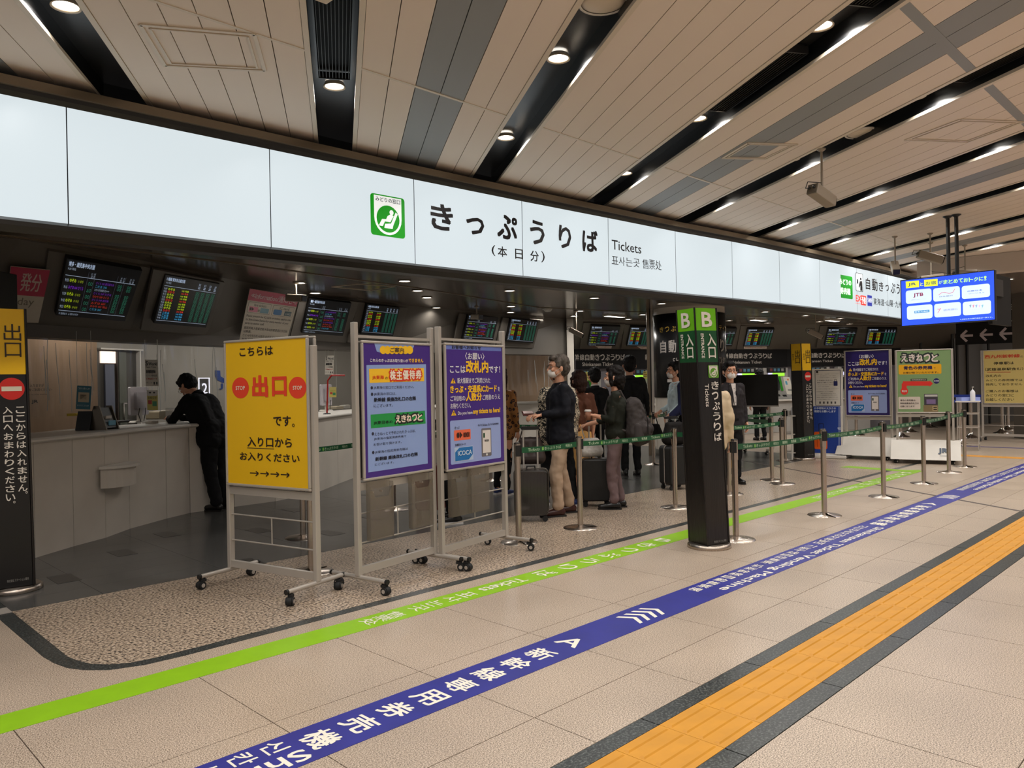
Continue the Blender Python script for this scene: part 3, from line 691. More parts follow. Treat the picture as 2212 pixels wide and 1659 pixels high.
# screen contents, laid out once per kind in a 1.75 x 1 frame, shared by all screens
EM = .5
def scr(kind):
    p = Pr('display', None, (0, 0, 0), (1, 0, 0), (0, 1, 0), .003); p.emit = EM; W_ = 1.75
    p.rect((0, 0, W_, 1), (3, 3, 6), raw=True, e=.2, lay=0)
    wt = (170, 185, 205); gn = (50, 140, 112); ye = (170, 190, 30); pu = (110, 40, 170); cy_ = (60, 150, 190); rd = (190, 50, 35)
    if kind == 'A':
        p.text('博多・鹿児島中央方面', (.04, .90, .62, .98), wt, .02, raw=True); p.text('9:20 現在', (.04, .84, .22, .88), wt, raw=True)
        for y in (.74, .10): p.rect((.02, y, 1.7, y + .008), wt, raw=True)
        for x in (.52, .68, 1.22, 1.42): p.rect((x, .1, x + .004, .85), (90, 95, 105), raw=True)
        for k, c in enumerate((ye, pu, ye, ye, ye)):
            y = .64 - .12 * k; p.text('9:%02d' % (3 + 13 * k), (.03, y, .11, y + .05), wt, raw=True)
            p.text(('のぞみ', 'みずほ 604 さくら', 'のぞみ', 'のぞみ', 'のぞみ')[k], (.13, y, .28 if k != 1 else .47, y + .06), c, .01, raw=True)
            if k != 1: p.text('%d ゆき' % (11 + 2 * k), (.32, y, .44, y + .05), c, raw=True)
            p.text('○○' if k != 1 else '△○', (.56, y - .02, .66, y + .04), gn, 0, raw=True)
        for k, c in enumerate((pu, cy_, wt, pu, rd, pu, rd, rd, cy_)):
            y = .66 - .062 * k; p.text(('さくら 545 鹿児島中央', 'こだま 745', 'ただいまのお知らせ>>>>', 'さくら 547 みずほ', 'ひかり 509 さくら', 'さくら 549 鹿児島', 'みずほ 607', 'ひかり 591 岡山', 'こだま 847')[k], (.74, y, (1.18, 1.02, 1.1, 1.18, 1.14, 1.16, 1.1, 1.16, 1.04)[k], y + .045), c, raw=True)
            if k != 2: p.text('○○', (1.28, y - .01, 1.38, y + .04), gn, 0, raw=True); p.text('○○', (1.52, y - .01, 1.62, y + .04), gn, 0, raw=True)
        for x in (.58, .64, 1.29, 1.36, 1.53, 1.60): p.text('11\n22', (x, .76, x + .04, .84), wt, raw=True)
        p.text('○ 空席あり  △ 残りわずか', (.04, .03, .5, .07), wt, raw=True)
    else:
        p.text('11番線 東京名古屋方面', (.04, .91, .6, .98), wt, .02, raw=True); p.text('9:20 現在', (.04, .85, .2, .89), wt, raw=True)
        for y in (.80, .07): p.rect((.02, y, 1.7, y + .008), wt, raw=True)
        for k in range(12):
            y = .73 - .056 * k; c = (ye, rd, ye, ye, rd, ye, ye, ye, rd, cy_, cy_, cy_)[k]
            p.text('9:%02d' % (4 + 4 * k), (.03, y, .12, y + .042), wt, raw=True); p.text(('のぞみ', 'ひかり', 'のぞみ', 'のぞみ', 'ひかり', 'のぞみ', 'のぞみ', 'のぞみ', 'ひかり', 'こだま', 'こだま', 'こだま')[k], (.15, y - .003, .36, y + .045), c, .02, raw=True)
            p.text('%d 号車' % (102 + 24 * k), (.58, y, .80, y + .04), c, .01, raw=True)
            for x in (1.04, 1.22, 1.40, 1.58): p.text('○○', (x, y - .004, x + .11, y + .044), gn, 0, raw=True)
        for x in (1.04, 1.22, 1.40, 1.58): p.text('11\n22', (x + .02, .84, x + .09, .95), wt, .01, raw=True)
    return p
SCR = {'A': scr('A'), 'B': scr('B')}
def finish_screens():
    for t, q, kind in SCREENS:
        TL, TR, BR, BL = q; s_ = (BR - BL) / 1.75; t_ = TL - BL; n = s_.cross(t_).normalized()
        Mw = Matrix(((s_.x, t_.x, n.x, BL.x), (s_.y, t_.y, n.y, BL.y), (s_.z, t_.z, n.z, BL.z), (0, 0, 0, 1)))
        o = bpy.data.objects.new('display', SCR[kind].obj.data); C.objects.link(o); o.parent = t
        # bake the placement into its own vertices (a sheared frame cannot be an object transform)
        me = SCR[kind].obj.data.copy(); me.transform(rootm(t).inverted() @ Mw); o.data = me
    for k in SCR: bpy.data.objects.remove(SCR[k].obj)
# notices on the bulkhead
def notice(name, label, cat, quad_px, base_col, fn=None, surf=hitB, th=.006, off=.012):
    f = flatten(hits(quad_px) if surf is hitB else [surf(u, v) for u, v in quad_px]); t = thing(name, label, cat, tuple(f[3])); off = off + (.045 if surf is hitB else 0); b, n = slab_from(f, th, off)
    b.build('sheet', mat('sheet_%d_%d_%d' % base_col, base_col, .6), t, world=True)
    if fn:
        p = Pr('lettering', t, f[3] + n * (off + th), f[2] - f[3], f[0] - f[3]); p.W = (f[2] - f[3]).length; p.Hh = (f[0] - f[3]).length; fn(p)
    return t
def tx(p, s_, b, col, bold=0, **k): p.text(s_, (b[0] * p.W, b[1] * p.Hh, b[2] * p.W, b[3] * p.Hh), col, bold, raw=True, **k)
def rc(p, b, col, r=0, **k): p.rect((b[0] * p.W, b[1] * p.Hh, b[2] * p.W, b[3] * p.Hh), col, r, raw=True, **k)
def info(p):
    rc(p, (0, .80, 1, 1), (186, 44, 84)); tx(p, '≪information/通知/안내', (.05, .84, .97, .96), (232, 210, 214), .005)
    rc(p, (.03, .58, .48, .78), (70, 60, 55), .1); rc(p, (.035, .585, .475, .775), (206, 196, 180), .1, lay=2); rc(p, (.52, .58, .97, .78), (70, 60, 55), .1); rc(p, (.525, .585, .965, .775), (206, 196, 180), .1, lay=2)
    tx(p, 'fare tickets', (.14, .71, .38, .76), (30, 28, 26), lay=4); tx(p, 'IC card', (.66, .71, .86, .76), (30, 28, 26), lay=4)
    rc(p, (.06, .6, .23, .7), (214, 130, 150), lay=3); rc(p, (.28, .6, .45, .69), (110, 150, 165), lay=3); rc(p, (.55, .6, .72, .7), (30, 110, 170), .2, lay=3); rc(p, (.78, .6, .93, .69), (60, 90, 100), lay=3)
    tx(p, '●▶', (.07, .62, .15, .69), (20, 18, 18), lay=5); tx(p, 'or', (.24, .62, .27, .66), (20, 18, 18), lay=5); tx(p, 'CARD', (.8, .62, .92, .66), (225, 225, 225), lay=5)
    for k, s_ in enumerate(('Please present the IC cards or tickets used to ride', 'to Shin-Osaka Station for every member of your', 'party to station staff.', '請將所有人搭乘至新大阪站的車票或IC卡交給', '站務員。', '신오사카역까지 사용한 승차권 또는 IC승차권을', '전원 내주십시오.')):
        y = (.49, .42, .35, .26, .19, .11, .03)[k]; tx(p, s_, (.04, y, (.96, .93, .42, .95, .2, .97, .45)[k], y + .055), (34, 30, 28), .004)
notice('information_notice', 'cream information notice with pink header on the bulkhead above the yellow board', 'notice', [(537, 616), (640, 633), (614, 738), (510, 730)], (206, 196, 180), info)
def today(p):
    rc(p, (0, .52, 1, 1), (186, 40, 78)); tx(p, '発分', (.3, .6, .85, .92), (214, 190, 180), .01); tx(p, 'today', (.0, .3, .75, .48), (120, 110, 96)); tx(p, '以外で', (.02, .12, .55, .24), (40, 34, 30), .01)
notice('information_notice', 'pink and cream notice half hidden by the left exit pillar', 'notice', [(18, 562), (104, 573), (78, 686), (2, 684)], (206, 196, 180), today)
# soffit trims (thin bronze joint running round the hall ceiling)
ridge = [G(u, v, SZ) for u, v in ((-20, 505), (50, 515), (520, 570), (900, 622), (1165, 664), (1330, 672), (1575, 681), (1945, 698))]
tag(MB().sweep([(p.x, p.y) for p in ridge], [(-.02, SZ - .008), (.02, SZ - .008), (.02, SZ), (-.02, SZ)]).build('trim_1', rail_m), kind='structure')
hall_px = [(647, 610), (681, 632), (874, 606), (902, 627), (922, 642), (943, 664), (1104, 661), (1103, 674), (1101, 627), (1284, 643), (1253, 671), (1240, 682), (1429, 655), (1388, 679), (1357, 689), (1653, 673), (1740, 681), (1815, 687), (1770, 694), (1658, 697), (1729, 702), (1575, 692), (1882, 691), (1835, 699)]
for hk, (u, v) in enumerate(sorted(hall_px)):
    P = G(u, v, SZ); lamp_obj('hall_downlight', (P.x, P.y, SZ - .012), .075, HALL_W, 'downlight in the glossy hall ceiling below the white sign, %s from the left' % ORD[hk], 'downlights in the ticket hall ceiling')
# access hatch outlines and smoke detector in the soffit
b = MB(); Q = [G(u, v, SZ - .004) for u, v in ((716, 620), (770, 614), (854, 619), (802, 628))]
for i in range(4):
    a1, b1 = Q[i], Q[(i + 1) % 4]; b.tube(a1, b1, .006, seg=5)
tag(b.build('trim_2', trim_pt), kind='structure')
P = G(1183, 667, SZ); t = thing('smoke_detector', 'small round smoke detector on the ticket hall ceiling', 'detector', (P.x, P.y, SZ)); MB().lathe([(0, -.06), (.05, -.055), (.085, -.02), (.09, 0)]).build('body', white_pt, t); MB().lathe([(.1, -.008), (.1, 0)]).build('base', white_pt, t)

# fill lights added to brighten the dark rooms behind the counters
for k, (u, D_) in enumerate(((150, 9.8), (330, 11.3), (560, 13.2), (760, 14.4), (960, 15.6), (1150, 16.2), (1330, 16.2), (1640, 18.0), (1800, 18.6))):
    P = atD(u, 800, D_); t = thing('added_fill_light', 'added fill light behind the screens, %s from the left' % ORD[k], 'lamp', (P.x, P.y, SZ - .03), 0, 'added fill lights behind the screens'); MB().box((0, 0, .015), (.62, .16, .03)).build('housing', white_pt, t); MB().box((0, 0, -.002), (.56, .12, .006)).build('diffuser', em('added_fill_glow', (255, 250, 240), 2.5), t)
    L = bpy.data.lights.new('lamp_light', 'AREA'); L.shape = 'RECTANGLE'; L.size = .6; L.size_y = .15; L.energy = ROOM_W; L.color = (1, .96, .9); lo = bpy.data.objects.new('light_source', L); C.objects.link(lo); lo.parent = t; lo.location = (0, 0, -.02)
# rooms behind the counters
def scale_pts(P, k): return [Vector((p.x * k, p.y * k, 0)) for p in P]
RW = scale_pts(BB, 1.3); RW = [RW[0] + Vector((-2, -1, 0))] + RW
tag(MB().sweep([(p.x, p.y) for p in RW], [(0, 0), (0, SZ), (-.1, SZ), (-.1, 0)]).build('wall_rear', wall_m), kind='structure')
W1 = [Vector((p.x * 1.13, p.y * 1.13, 0)) for p in (G(-120, 722, 2.06), G(59, 727, 2.06), G(209, 735, 2.06))]
tag(MB().sweep([(p.x, p.y) for p in W1], [(0, 0), (0, SZ), (-.06, SZ), (-.06, 0)]).build('wall_left', wood_m), kind='structure')
W2 = [Vector((p.x * 1.1, p.y * 1.1, 0)) for p in (G(1080, 765, 2.06), G(1232, 767, 2.06))]
tag(MB().sweep([(p.x, p.y) for p in W2], [(0, 0), (0, SZ), (-.06, SZ), (-.06, 0)]).build('wall_front', wood_m), kind='structure')
p_ = plane('lettering', None, W1[1], W1[2], .01); wl_sign = thing('wall_lettering', 'black Japanese lettering on the tan partition behind the plastic sheet', 'sign', tuple(W1[1])); p_.parent = wl_sign
p_.K(60, 720, 5.267)
p_.text('入りますが', (20, 575, 182, 612), (44, 38, 34), .01); p_.text('をご利用ください', (12, 622, 266, 660), (44, 38, 34), .01); p_.text('Please use other windows', (-40, 682, 225, 705), (50, 44, 40)); p_.text('JR', (40, 755, 115, 805), (34, 30, 28), .05)
# plastic sheets
film = bpy.data.materials.new('clear_film'); film.use_nodes = True; nt = film.node_tree; nt.nodes.clear()
o_ = nt.nodes.new('ShaderNodeOutputMaterial'); mx = nt.nodes.new('ShaderNodeMixShader'); tr = nt.nodes.new('ShaderNodeBsdfTransparent'); gl = nt.nodes.new('ShaderNodeBsdfGlossy'); gl.inputs['Roughness'].default_value = .12
fr = nt.nodes.new('ShaderNodeLayerWeight'); fr.inputs[0].default_value = .35; nt.links.new(fr.outputs['Fresnel'], mx.inputs[0]); nt.links.new(tr.outputs[0], mx.inputs[1]); nt.links.new(gl.outputs[0], mx.inputs[2]); nt.links.new(mx.outputs[0], o_.inputs[0])
def film_sheet(label, A, B, z0, z1, seed):
    rnd = random.Random(seed); t = thing('plastic_sheet', label, 'curtain', (A.x, A.y, z0)); d = B - A; d.z = 0; L = d.length; d.normalize(); n = Vector((d.y, -d.x, 0)); vs = []; nx, nz = 46, 14
    ph = [rnd.uniform(0, 6) for _ in range(5)]
    for j in range(nz + 1):
        for i in range(nx + 1):
            s_ = i / nx; h_ = j / nz
            o = (.02 * math.sin(9 * s_ + ph[0] + .8 * h_) + .012 * math.sin(23 * s_ + ph[1] + 1.5 * h_) + .008 * math.sin(41 * s_ + ph[2])) * (1.1 - .3 * h_)
            p = A + d * L * (s_ + .012 * math.sin(5 * h_ + 9 * s_)) + n * o; vs.append((p.x, p.y, z0 + (z1 - z0) * h_ - .02 * abs(math.sin(7 * s_ * 3.1)) * h_))
    fs = [(j * (nx + 1) + i, j * (nx + 1) + i + 1, (j + 1) * (nx + 1) + i + 1, (j + 1) * (nx + 1) + i) for j in range(nz) for i in range(nx)]
    b = MB().add(vs, fs, 0, True); b.build('sheet', film, t, world=True)
    f2 = MB()
    for k in range(9):      # creased folds catching the light
        s_ = rnd.uniform(.25, .95); x0 = rnd.uniform(-.04, .04); h0 = rnd.uniform(0, .35); h1 = rnd.uniform(.6, 1)
        pts = [A + d * L * (s_ + x0 * (1 - h_)) + n * (.03 + .01 * math.sin(h_ * 6)) + Vector((0, 0, (z1 - z0) * h_ + z0 - A.z)) for h_ in np.linspace(h0, h1, 6)]
        f2.path(pts, .0035, seg=5)
    f2.build('crease', mat('film_crease', (200, 205, 205), .2, alpha=.55), t, world=True)
    return t
A_ = G(40, 726, 2.06); B_ = G(214, 735, 2.06); s1 = film_sheet('clear plastic sheet hanging over the left end of the counter', A_, B_, 1.18, 2.06, 3)
MB().box(((A_ + B_) / 2 + Vector((.3, .12, 1.19 - 2.06))), ((B_ - A_).length * .55, .006, .03), rz=math.atan2(B_.y - A_.y, B_.x - A_.x)).build('hem_tape', mat('hem_yellow', (200, 170, 40), .6), s1, world=True)
film_sheet('clear plastic sheet hanging by the three lit window signs', G(240, 737, 2.06), G(480, 747, 2.06), 1.12, 2.06, 5)
film_sheet('clear plastic sheet hanging behind the man in the navy jacket', G(1092, 765, 2.06), G(1228, 767, 2.06), 1.2, 2.06, 8)
# door in the rear wall
dw = plane('x', None, RW[2], RW[3], 0); PRINTS.remove(dw); dn = dw.n
def wallbox(b, box_px, th, off=0, mi=0, pl_=None):
    pl_ = pl_ or dw; x0, y0, x1, y1 = pl_.box(box_px); c = pl_.O + pl_.sd * (x0 + x1) / 2 + pl_.td * (y0 + y1) / 2 + pl_.n * (off + th / 2)
    b.box(c, (x1 - x0, th, y1 - y0), mi, rz=math.atan2(pl_.sd.y, pl_.sd.x)); return b
door = MB(); wallbox(door, (200, 752, 294, 1000), .02, .02); door = tag(door.build('door_1', mat('door_dark', (70, 66, 60), .5)), kind='structure')
b = MB(); wallbox(b, (206, 752, 298, 758), .1, .02); wallbox(b, (290, 758, 297, 1000), .1, .02); b.build('door_frame', white_pt, door)
b = MB(); wallbox(b, (210, 759, 242, 785), .03, .05); b.build('lit_pane', em('lit_pane', (255, 236, 220), 1.0), door)
b = MB(); wallbox(b, (219, 786, 243, 1000), .03, .05); b.build('door_leaf', mat('door_blue', (98, 102, 116), .5), door)
b = MB(); wallbox(b, (243, 760, 249, 1000), .05, .05); b.build('door_edge', mat('door_brown', (58, 44, 34), .5), door)
b = MB(); wallbox(b, (249, 760, 269, 1000), .03, .05); b.build('side_leaf', mat('door_green', (96, 98, 88), .5), door)
b = MB(); wallbox(b, (255, 870, 258, 910), .03, .09); wallbox(b, (255, 870, 263, 873), .03, .09); b.build('handle', chrome, door)

# ================================================================== COUNTERS
CT = [(.9, 7.1), (1.79, 7.745), (2.175, 8.034), (2.52, 8.25), (2.856, 8.58), (3.365, 8.92), (3.70, 9.10), (4.25, 9.12), (4.8, 9.13), (5.22, 9.28), (5.64, 9.47), (6.28, 10.0), (6.92, 10.5), (8.1, 11.1), (9.3, 11.5), (10.5, 11.65), (11.66, 11.6), (12.8, 11.2), (13.3, 10.5)]
ctr = thing('ticket_counter', 'long cream ticket counter curving along the back of the hall', 'counter', (3.7, 9.1, 0))
for a, b in zip(CT, CT[1:]):
    a = Vector((*a, 0)); b = Vector((*b, 0)); d = (b - a).normalized(); a2 = a + d * .003; b2 = b - d * .003
    MB().sweep([(a2.x, a2.y), (b2.x, b2.y)], [(0, .0), (0, 1.01), (-.03, 1.01), (-.03, .0)]).build('front_panel', cream_pt, ctr, world=True)
MB().sweep(CT, [(-.04, .0), (-.04, 1.0), (-.09, 1.0), (-.09, 0)]).build('carcass', bulk_d, ctr, world=True)
MB().sweep(CT, [(-.75, 1.005), (.02, 1.005), (.04, 1.02), (.04, 1.035), (.02, 1.05), (-.75, 1.05)]).build('worktop', white_pt, ctr, world=True)
# bag shelf with curved front
def bag_shelf(P, dv, label):
    t = thing('bag_shelf', label, 'shelf', (P.x, P.y, .5), math.atan2(dv.y, dv.x), 'bag shelves on the counter front')
    prof = [(.17 * math.cos(a) * 1.6, -.02 - .2 * math.sin(a)) for a in np.linspace(0, PI, 10)]
    MB().prism([(x * .95, y * .92) for x, y in reversed(prof)], 0, .19).build('body', cream_pt, t); MB().prism([(x * 1.06, y * 1.1) for x, y in reversed(prof)], .19, .215).build('top', white_pt, t)
bag_shelf(Vector((2.62, 8.35, 0)), Vector((.7, .7, 0)), 'small curved cream bag shelf on the counter front left of the leaning man')
bag_shelf(Vector((5.0, 9.2, 0)), Vector((.9, .37, 0)), 'small cream bag shelf between the yellow and purple boards')
CH = 1.05
def on_counter(u, v): return G(u, v, CH)
# ticket reader terminal
P = on_counter(218, 928); t = thing('card_terminal', 'dark metal slanted terminal with side cheeks on the counter, left of the monitor', 'terminal', (P.x, P.y, CH), math.radians(38))
b = MB()
for s_ in (-1, 1): b.add([(s_ * .1 - .008, -.14, 0), (s_ * .1 - .008, .1, 0), (s_ * .1 - .008, .0, .25), (s_ * .1 - .008, -.06, .25), (s_ * .1 + .008, -.14, 0), (s_ * .1 + .008, .1, 0), (s_ * .1 + .008, .0, .25), (s_ * .1 + .008, -.06, .25)], [(3, 2, 1, 0), (4, 5, 6, 7), (0, 1, 5, 4), (1, 2, 6, 5), (2, 3, 7, 6), (3, 0, 4, 7)])
b.build('cheek', mat('terminal_metal', (96, 88, 76), .4, .5), t)
b = MB().add([(-.09, -.12, .02), (.09, -.12, .02), (.09, -.045, .23), (-.09, -.045, .23), (-.09, .08, .02), (.09, .08, .02), (.09, -.02, .23), (-.09, -.02, .23)], [(0, 1, 2, 3), (5, 4, 7, 6), (3, 2, 6, 7), (4, 0, 3, 7), (1, 5, 6, 2), (4, 5, 1, 0)]); b.build('face', mat('terminal_face', (58, 58, 54), .4), t)
MB().box((-.01, -.09, .13), (.09, .02, .03)).build('ticket_slot', white_pt, t); MB().box((.02, -.115, .07), (.1, .012, .05)).build('screen', em('term_screen', (60, 90, 100), .3), t)
P = on_counter(196, 930) + Vector((-.02, .1, 0)); t = thing('ticket_tray', 'thin black tray leaning beside the dark terminal', 'tray', (P.x, P.y, CH), math.radians(38)); MB().box((-.02, 0, .1), (.012, .16, .2), R=Matrix.Rotation(.25, 3, 'Y')).build('tray', blackp, t); MB().box((0, 0, .006), (.05, .18, .012)).build('foot', blackp, t)
def monitor(P, rz, label, s_=1.0):
    t = thing('monitor', label, 'monitor', (P.x, P.y, CH), rz, 'pale monitors on the counter')
    MB().rbox((0, 0, .27), (.36, .035, .36), .02).build('screen_housing', mat('pale_plastic', (206, 200, 204), .45), t, bevel=.004)
    MB().rbox((0, -.035, .27), (.22, .04, .22), .02).build('rear_cover', mat('pale_plastic2', (176, 170, 174), .45), t); MB().box((0, -.01, .1), (.07, .03, .16)).build('neck', white_pt, t)
    MB().lathe([(0, .02), (.1, .018), (.12, 0)], seg=18).build('foot', white_pt, t)
    MB().path([(-.06, -.06, .18), (-.1, -.07, .1), (-.07, -.08, .01)], .005).build('cable', blackp, t); MB().path([(.06, -.06, .18), (.03, -.07, .1), (-.03, -.09, .01)], .005).build('cable', blackp, t)
    return t
monitor(on_counter(300, 912), math.radians(35), 'white-backed monitor with black cables on the counter, left of the leaning man')
monitor(on_counter(700, 888) + Vector((.1, .1, 0)), math.radians(30), 'white-backed monitor on the counter between the yellow and purple boards')
def lit_number(P, rz, s_, label):
    t = thing('window_number', label, 'sign', (P.x, P.y, CH), rz, 'lit window number signs'); b = MB()
    for c, d in (((-.085, 0, .33), (.012, .012, .34)), ((.085, 0, .33), (.012, .012, .34)), ((0, 0, .5), (.18, .012, .012))): b.box(Vector(c) + Vector((0, 0, .06)), d)
    b.build('frame', em('lit_frame', (235, 235, 245), .9), t); MB().box((0, .004, .39), (.16, .004, .33)).build('panel', mat('smoked_panel', (110, 108, 104), .2), t); MB().box((0, 0, .11), (.03, .03, .22)).build('stem', alu, t)
    X = Vector((math.cos(rz), math.sin(rz), 0)); p = Pr('numeral', t, Vector((P.x, P.y, CH)) - Vector((-X.y, X.x, 0)) * .01, X, (0, 0, 1)); p.text(s_, (-.045, .34, .045, .49), (235, 235, 245), .02, raw=True, e=.9)
lit_number(on_counter(447, 905) + Vector((.12, .35, 0)), math.radians(15), '2', 'lit white frame sign with numeral 2 right of the leaning man')
lit_number(on_counter(938, 890) + Vector((-.3, .0, 0)), math.radians(30), '5', 'lit white frame sign seen between the two purple boards')
P = on_counter(348, 905); t = thing('printer', 'low beige receipt printer on the counter in front of the leaning man', 'printer', (P.x, P.y, CH), math.radians(30)); MB().rbox((0, 0, .055), (.34, .22, .11), .02).build('body', mat('printer_beige', (150, 138, 112), .5), t); MB().box((-.02, -.02, .115), (.2, .1, .01)).build('paper_tray', white_pt, t)
P = on_counter(378, 912); t = thing('acrylic_box', 'clear acrylic leaflet box on the counter by the leaning man', 'box', (P.x, P.y, CH), math.radians(25)); MB().rbox((0, 0, .09), (.2, .1, .18), .01).build('body', mat('acrylic', (200, 200, 196), .1, alpha=.35), t); MB().box((0, -.052, .14), (.18, .002, .04)).build('label_strip', paper, t)
for k, (u, v, w_, d_, h_, c, lab) in enumerate(((262, 912, .3, .2, .02, (22, 20, 20), 'black flat tray on the counter left of the monitor'), (328, 915, .12, .09, .03, (200, 192, 178), 'pale card box on the counter right of the monitor'), (726, 884, .26, .16, .05, (190, 176, 150), 'beige box on the counter right of the middle monitor'), (745, 882, .2, .12, .06, (190, 184, 172), 'white box on the counter beside the first purple board'))):
    P = on_counter(u, v); t = thing('counter_box', lab, 'box', (P.x, P.y, CH), math.radians(30)); MB().rbox((0, 0, h_ / 2), (w_, d_, h_), .008).build('body', mat('cbox%d' % k, c, .5), t); MB().box((0, 0, h_ + .002), (w_ * .8, d_ * .7, .004)).build('lid', mat('cboxl%d' % k, tuple(min(255, x + 14) for x in c), .5), t)
# hanging posters at the counter
def hang(name, label, quad, D, base, fn):
    t = notice(name, label, 'poster', quad, base, fn, surf=lambda u, v: atD(u, v, D), th=.003, off=0); b = MB()
    for u, v in (quad[0], quad[1]): p = atD(u, v + 1, D); b.tube(p, (p.x, p.y, 2.075), .002, seg=5)
    b.build('cord', mat('clear_cord', (190, 190, 180), .3), t, world=True); return t
def swork(p):
    tx(p, 'S', (.06, .78, .24, .95), (20, 18, 18), .04); tx(p, 'WorkI', (.28, .78, .95, .9), (20, 18, 18), .02); tx(p, 'Seat, Train', (.1, .68, .85, .75), (30, 28, 28), .01); tx(p, '新幹線専用車両', (.08, .48, .8, .62), (30, 28, 28), .02)
    tx(p, 'ビジネス専用座席', (.1, .36, .9, .44), (30, 28, 28)); tx(p, 'S Workシート', (.08, .24, .9, .32), (180, 40, 36), .02); tx(p, '詳しくは', (.08, .1, .5, .16), (60, 56, 54))
    rc(p, (.62, .06, .72, .16), (40, 38, 38)); rc(p, (.82, .06, .92, .16), (40, 38, 38))
hang('hanging_poster', 'white poster headed S Work hanging left of the leaning man', [(313, 777), (341, 777), (343, 834), (315, 834)], 9.45, (205, 198, 184), swork)
hang('hanging_poster', 'white poster headed S Work hanging between the yellow and purple boards', [(703, 768), (722, 768), (720, 809), (702, 809)], 12.6, (205, 198, 184), swork)
def blu(p): tx(p, 'ご協力をお願いします', (.08, .84, .92, .93), (200, 214, 214)); rc(p, (.12, .3, .88, .72), (176, 160, 130)); rc(p, (.25, .42, .7, .62), (28, 26, 28)); tx(p, 'ありがとうございます', (.1, .12, .9, .2), (200, 214, 214))
hang('hanging_poster', 'teal poster taped to the plastic sheet above the dark terminal', [(167, 832), (198, 835), (195, 884), (164, 884)], 7.9, (52, 104, 120), blu)
def note(p): rc(p, (0, 0, 1, .72), (190, 176, 90), .05); rc(p, (.1, .3, .45, .5), (180, 60, 50), lay=2); rc(p, (.5, .2, .9, .45), (60, 130, 90), lay=2); tx(p, 'お知らせ', (.1, .56, .9, .68), (60, 50, 40), lay=3)
hang('hanging_note', 'small yellow note topped by a black and white bear face', [(317, 843), (341, 843), (341, 886), (319, 886)], 9.45, (186, 172, 100), lambda p: (note(p), rc(p, (0, .72, 1, 1.0), (206, 200, 190), .3, lay=3), p.disc((.2 * p.W, .84 * p.Hh, .42 * p.W, .92 * p.Hh), (20, 20, 20), raw=True, lay=5), p.disc((.58 * p.W, .84 * p.Hh, .8 * p.W, .92 * p.Hh), (20, 20, 20), raw=True, lay=5)))
hang('hanging_note', 'small yellow note on the wall between the yellow and purple boards', [(711, 836), (727, 836), (726, 858), (712, 858)], 12.6, (186, 172, 100), note)
# blue railway emblem on the rear wall
rw2 = plane('emblem', None, RW[3], RW[4], .01, lay=.004); em_t = thing('wall_emblem', 'blue company emblem on the grey rear wall above the leaning man', 'sign', tuple(RW[3]) ); rw2.parent = em_t; rw2.K(340, 780, 4.609)
rw2.poly([(572, 92), (624, 95), (628, 150), (660, 172), (760, 172), (760, 222), (640, 215), (590, 185), (574, 150)], (24, 58, 128)); rw2.text('JR', (615, 225, 735, 280), (24, 58, 128), .06)
b = MB(); pa = atD(706, 880, 11.4); pb_ = atD(708, 822, 11.4); pc = atD(716, 811, 11.4); pd = atD(745, 811, 11.4); t = thing('red_stand_arm', 'red bent tube arm above the counter between the boards', 'lamp arm', (pa.x, pa.y, CH)); MB().path([Vector((pa.x, pa.y, CH + .01)), pb_, pc, pd], .012).build('arm', mat('red_tube', (170, 30, 28), .4), t, world=True); MB().lathe([(0, .02), (.05, .015), (.06, 0)]).build('base', blackp, t)

# ================================================================== MACHINE WALL
def seg_plane(name, par, i, off): return plane(name, par, MBt[i], MBt[i + 1], off)
msign = thing('machine_sign', 'long black sign with white lettering running above the ticket machines', 'sign', tuple(Vector((MBt[2].x, MBt[2].y, 1.8))))
for a, b in zip(MBt[:6], MBt[1:7]):
    d = (b - a).normalized(); MB().sweep([((a + d * .003).x, (a + d * .003).y), ((b - d * .003).x, (b - d * .003).y)], [(-.05, 1.78), (.01, 1.78), (.01, 2.255), (-.05, 2.255)]).build('sign_panel', mat('sign_black', (17, 16, 16), .55, spec=.25), msign, world=True)
SG = (196, 188, 178)
p = seg_plane('lettering', msign, 0, .013).K(1080, 640, 5.183)
for k, ch in enumerate('新幹線自動きっぷうりば'):
    x = 780 + 57 * k; p.text(ch, (x, 648, x + 50, 718), SG, .02)
p.text('Shinkansen Ticket', (920, 738, 1268, 782), SG, .02)
p = seg_plane('lettering', msign, 1, .013).K(1080, 640, 5.183)
for k, ch in enumerate('新幹線自動きっぷう'):
    x = 1622 + 57 * k; p.text(ch, (x, 648, x + 50, 715), SG, .02)
p = seg_plane('lettering', msign, 3, .013).K(1500, 600, 4.809)
for k, ch in enumerate('新幹線自動きっぷうりば'): p.text(ch, (258 + 50.2 * k, 785, 303 + 50.2 * k, 838), SG, .02)
p.text('Shinkansen Ticket', (382, 860, 698, 893), SG, .02)
p = seg_plane('lettering', msign, 4, .013).K(1500, 600, 4.809)
for k, ch in enumerate('新幹線自動きっぷうりば'): p.text(ch, (1048 + 48 * k, 780, 1092 + 48 * k, 832), SG, .02)
p.text('Shinkansen Ticket', (1132, 850, 1440, 880), SG, .02)
cab = mat('machine_grey', (176, 172, 166), .4, var=.03); cab2 = mat('machine_lilac', (132, 128, 134), .45)
mw = MB().sweep([(p.x, p.y) for p in MBt[:7]], [(-.12, 0), (-.12, 1.785), (-.2, 1.785), (-.2, 0)]).build('wall_machine', cab2); tag(mw, kind='structure')
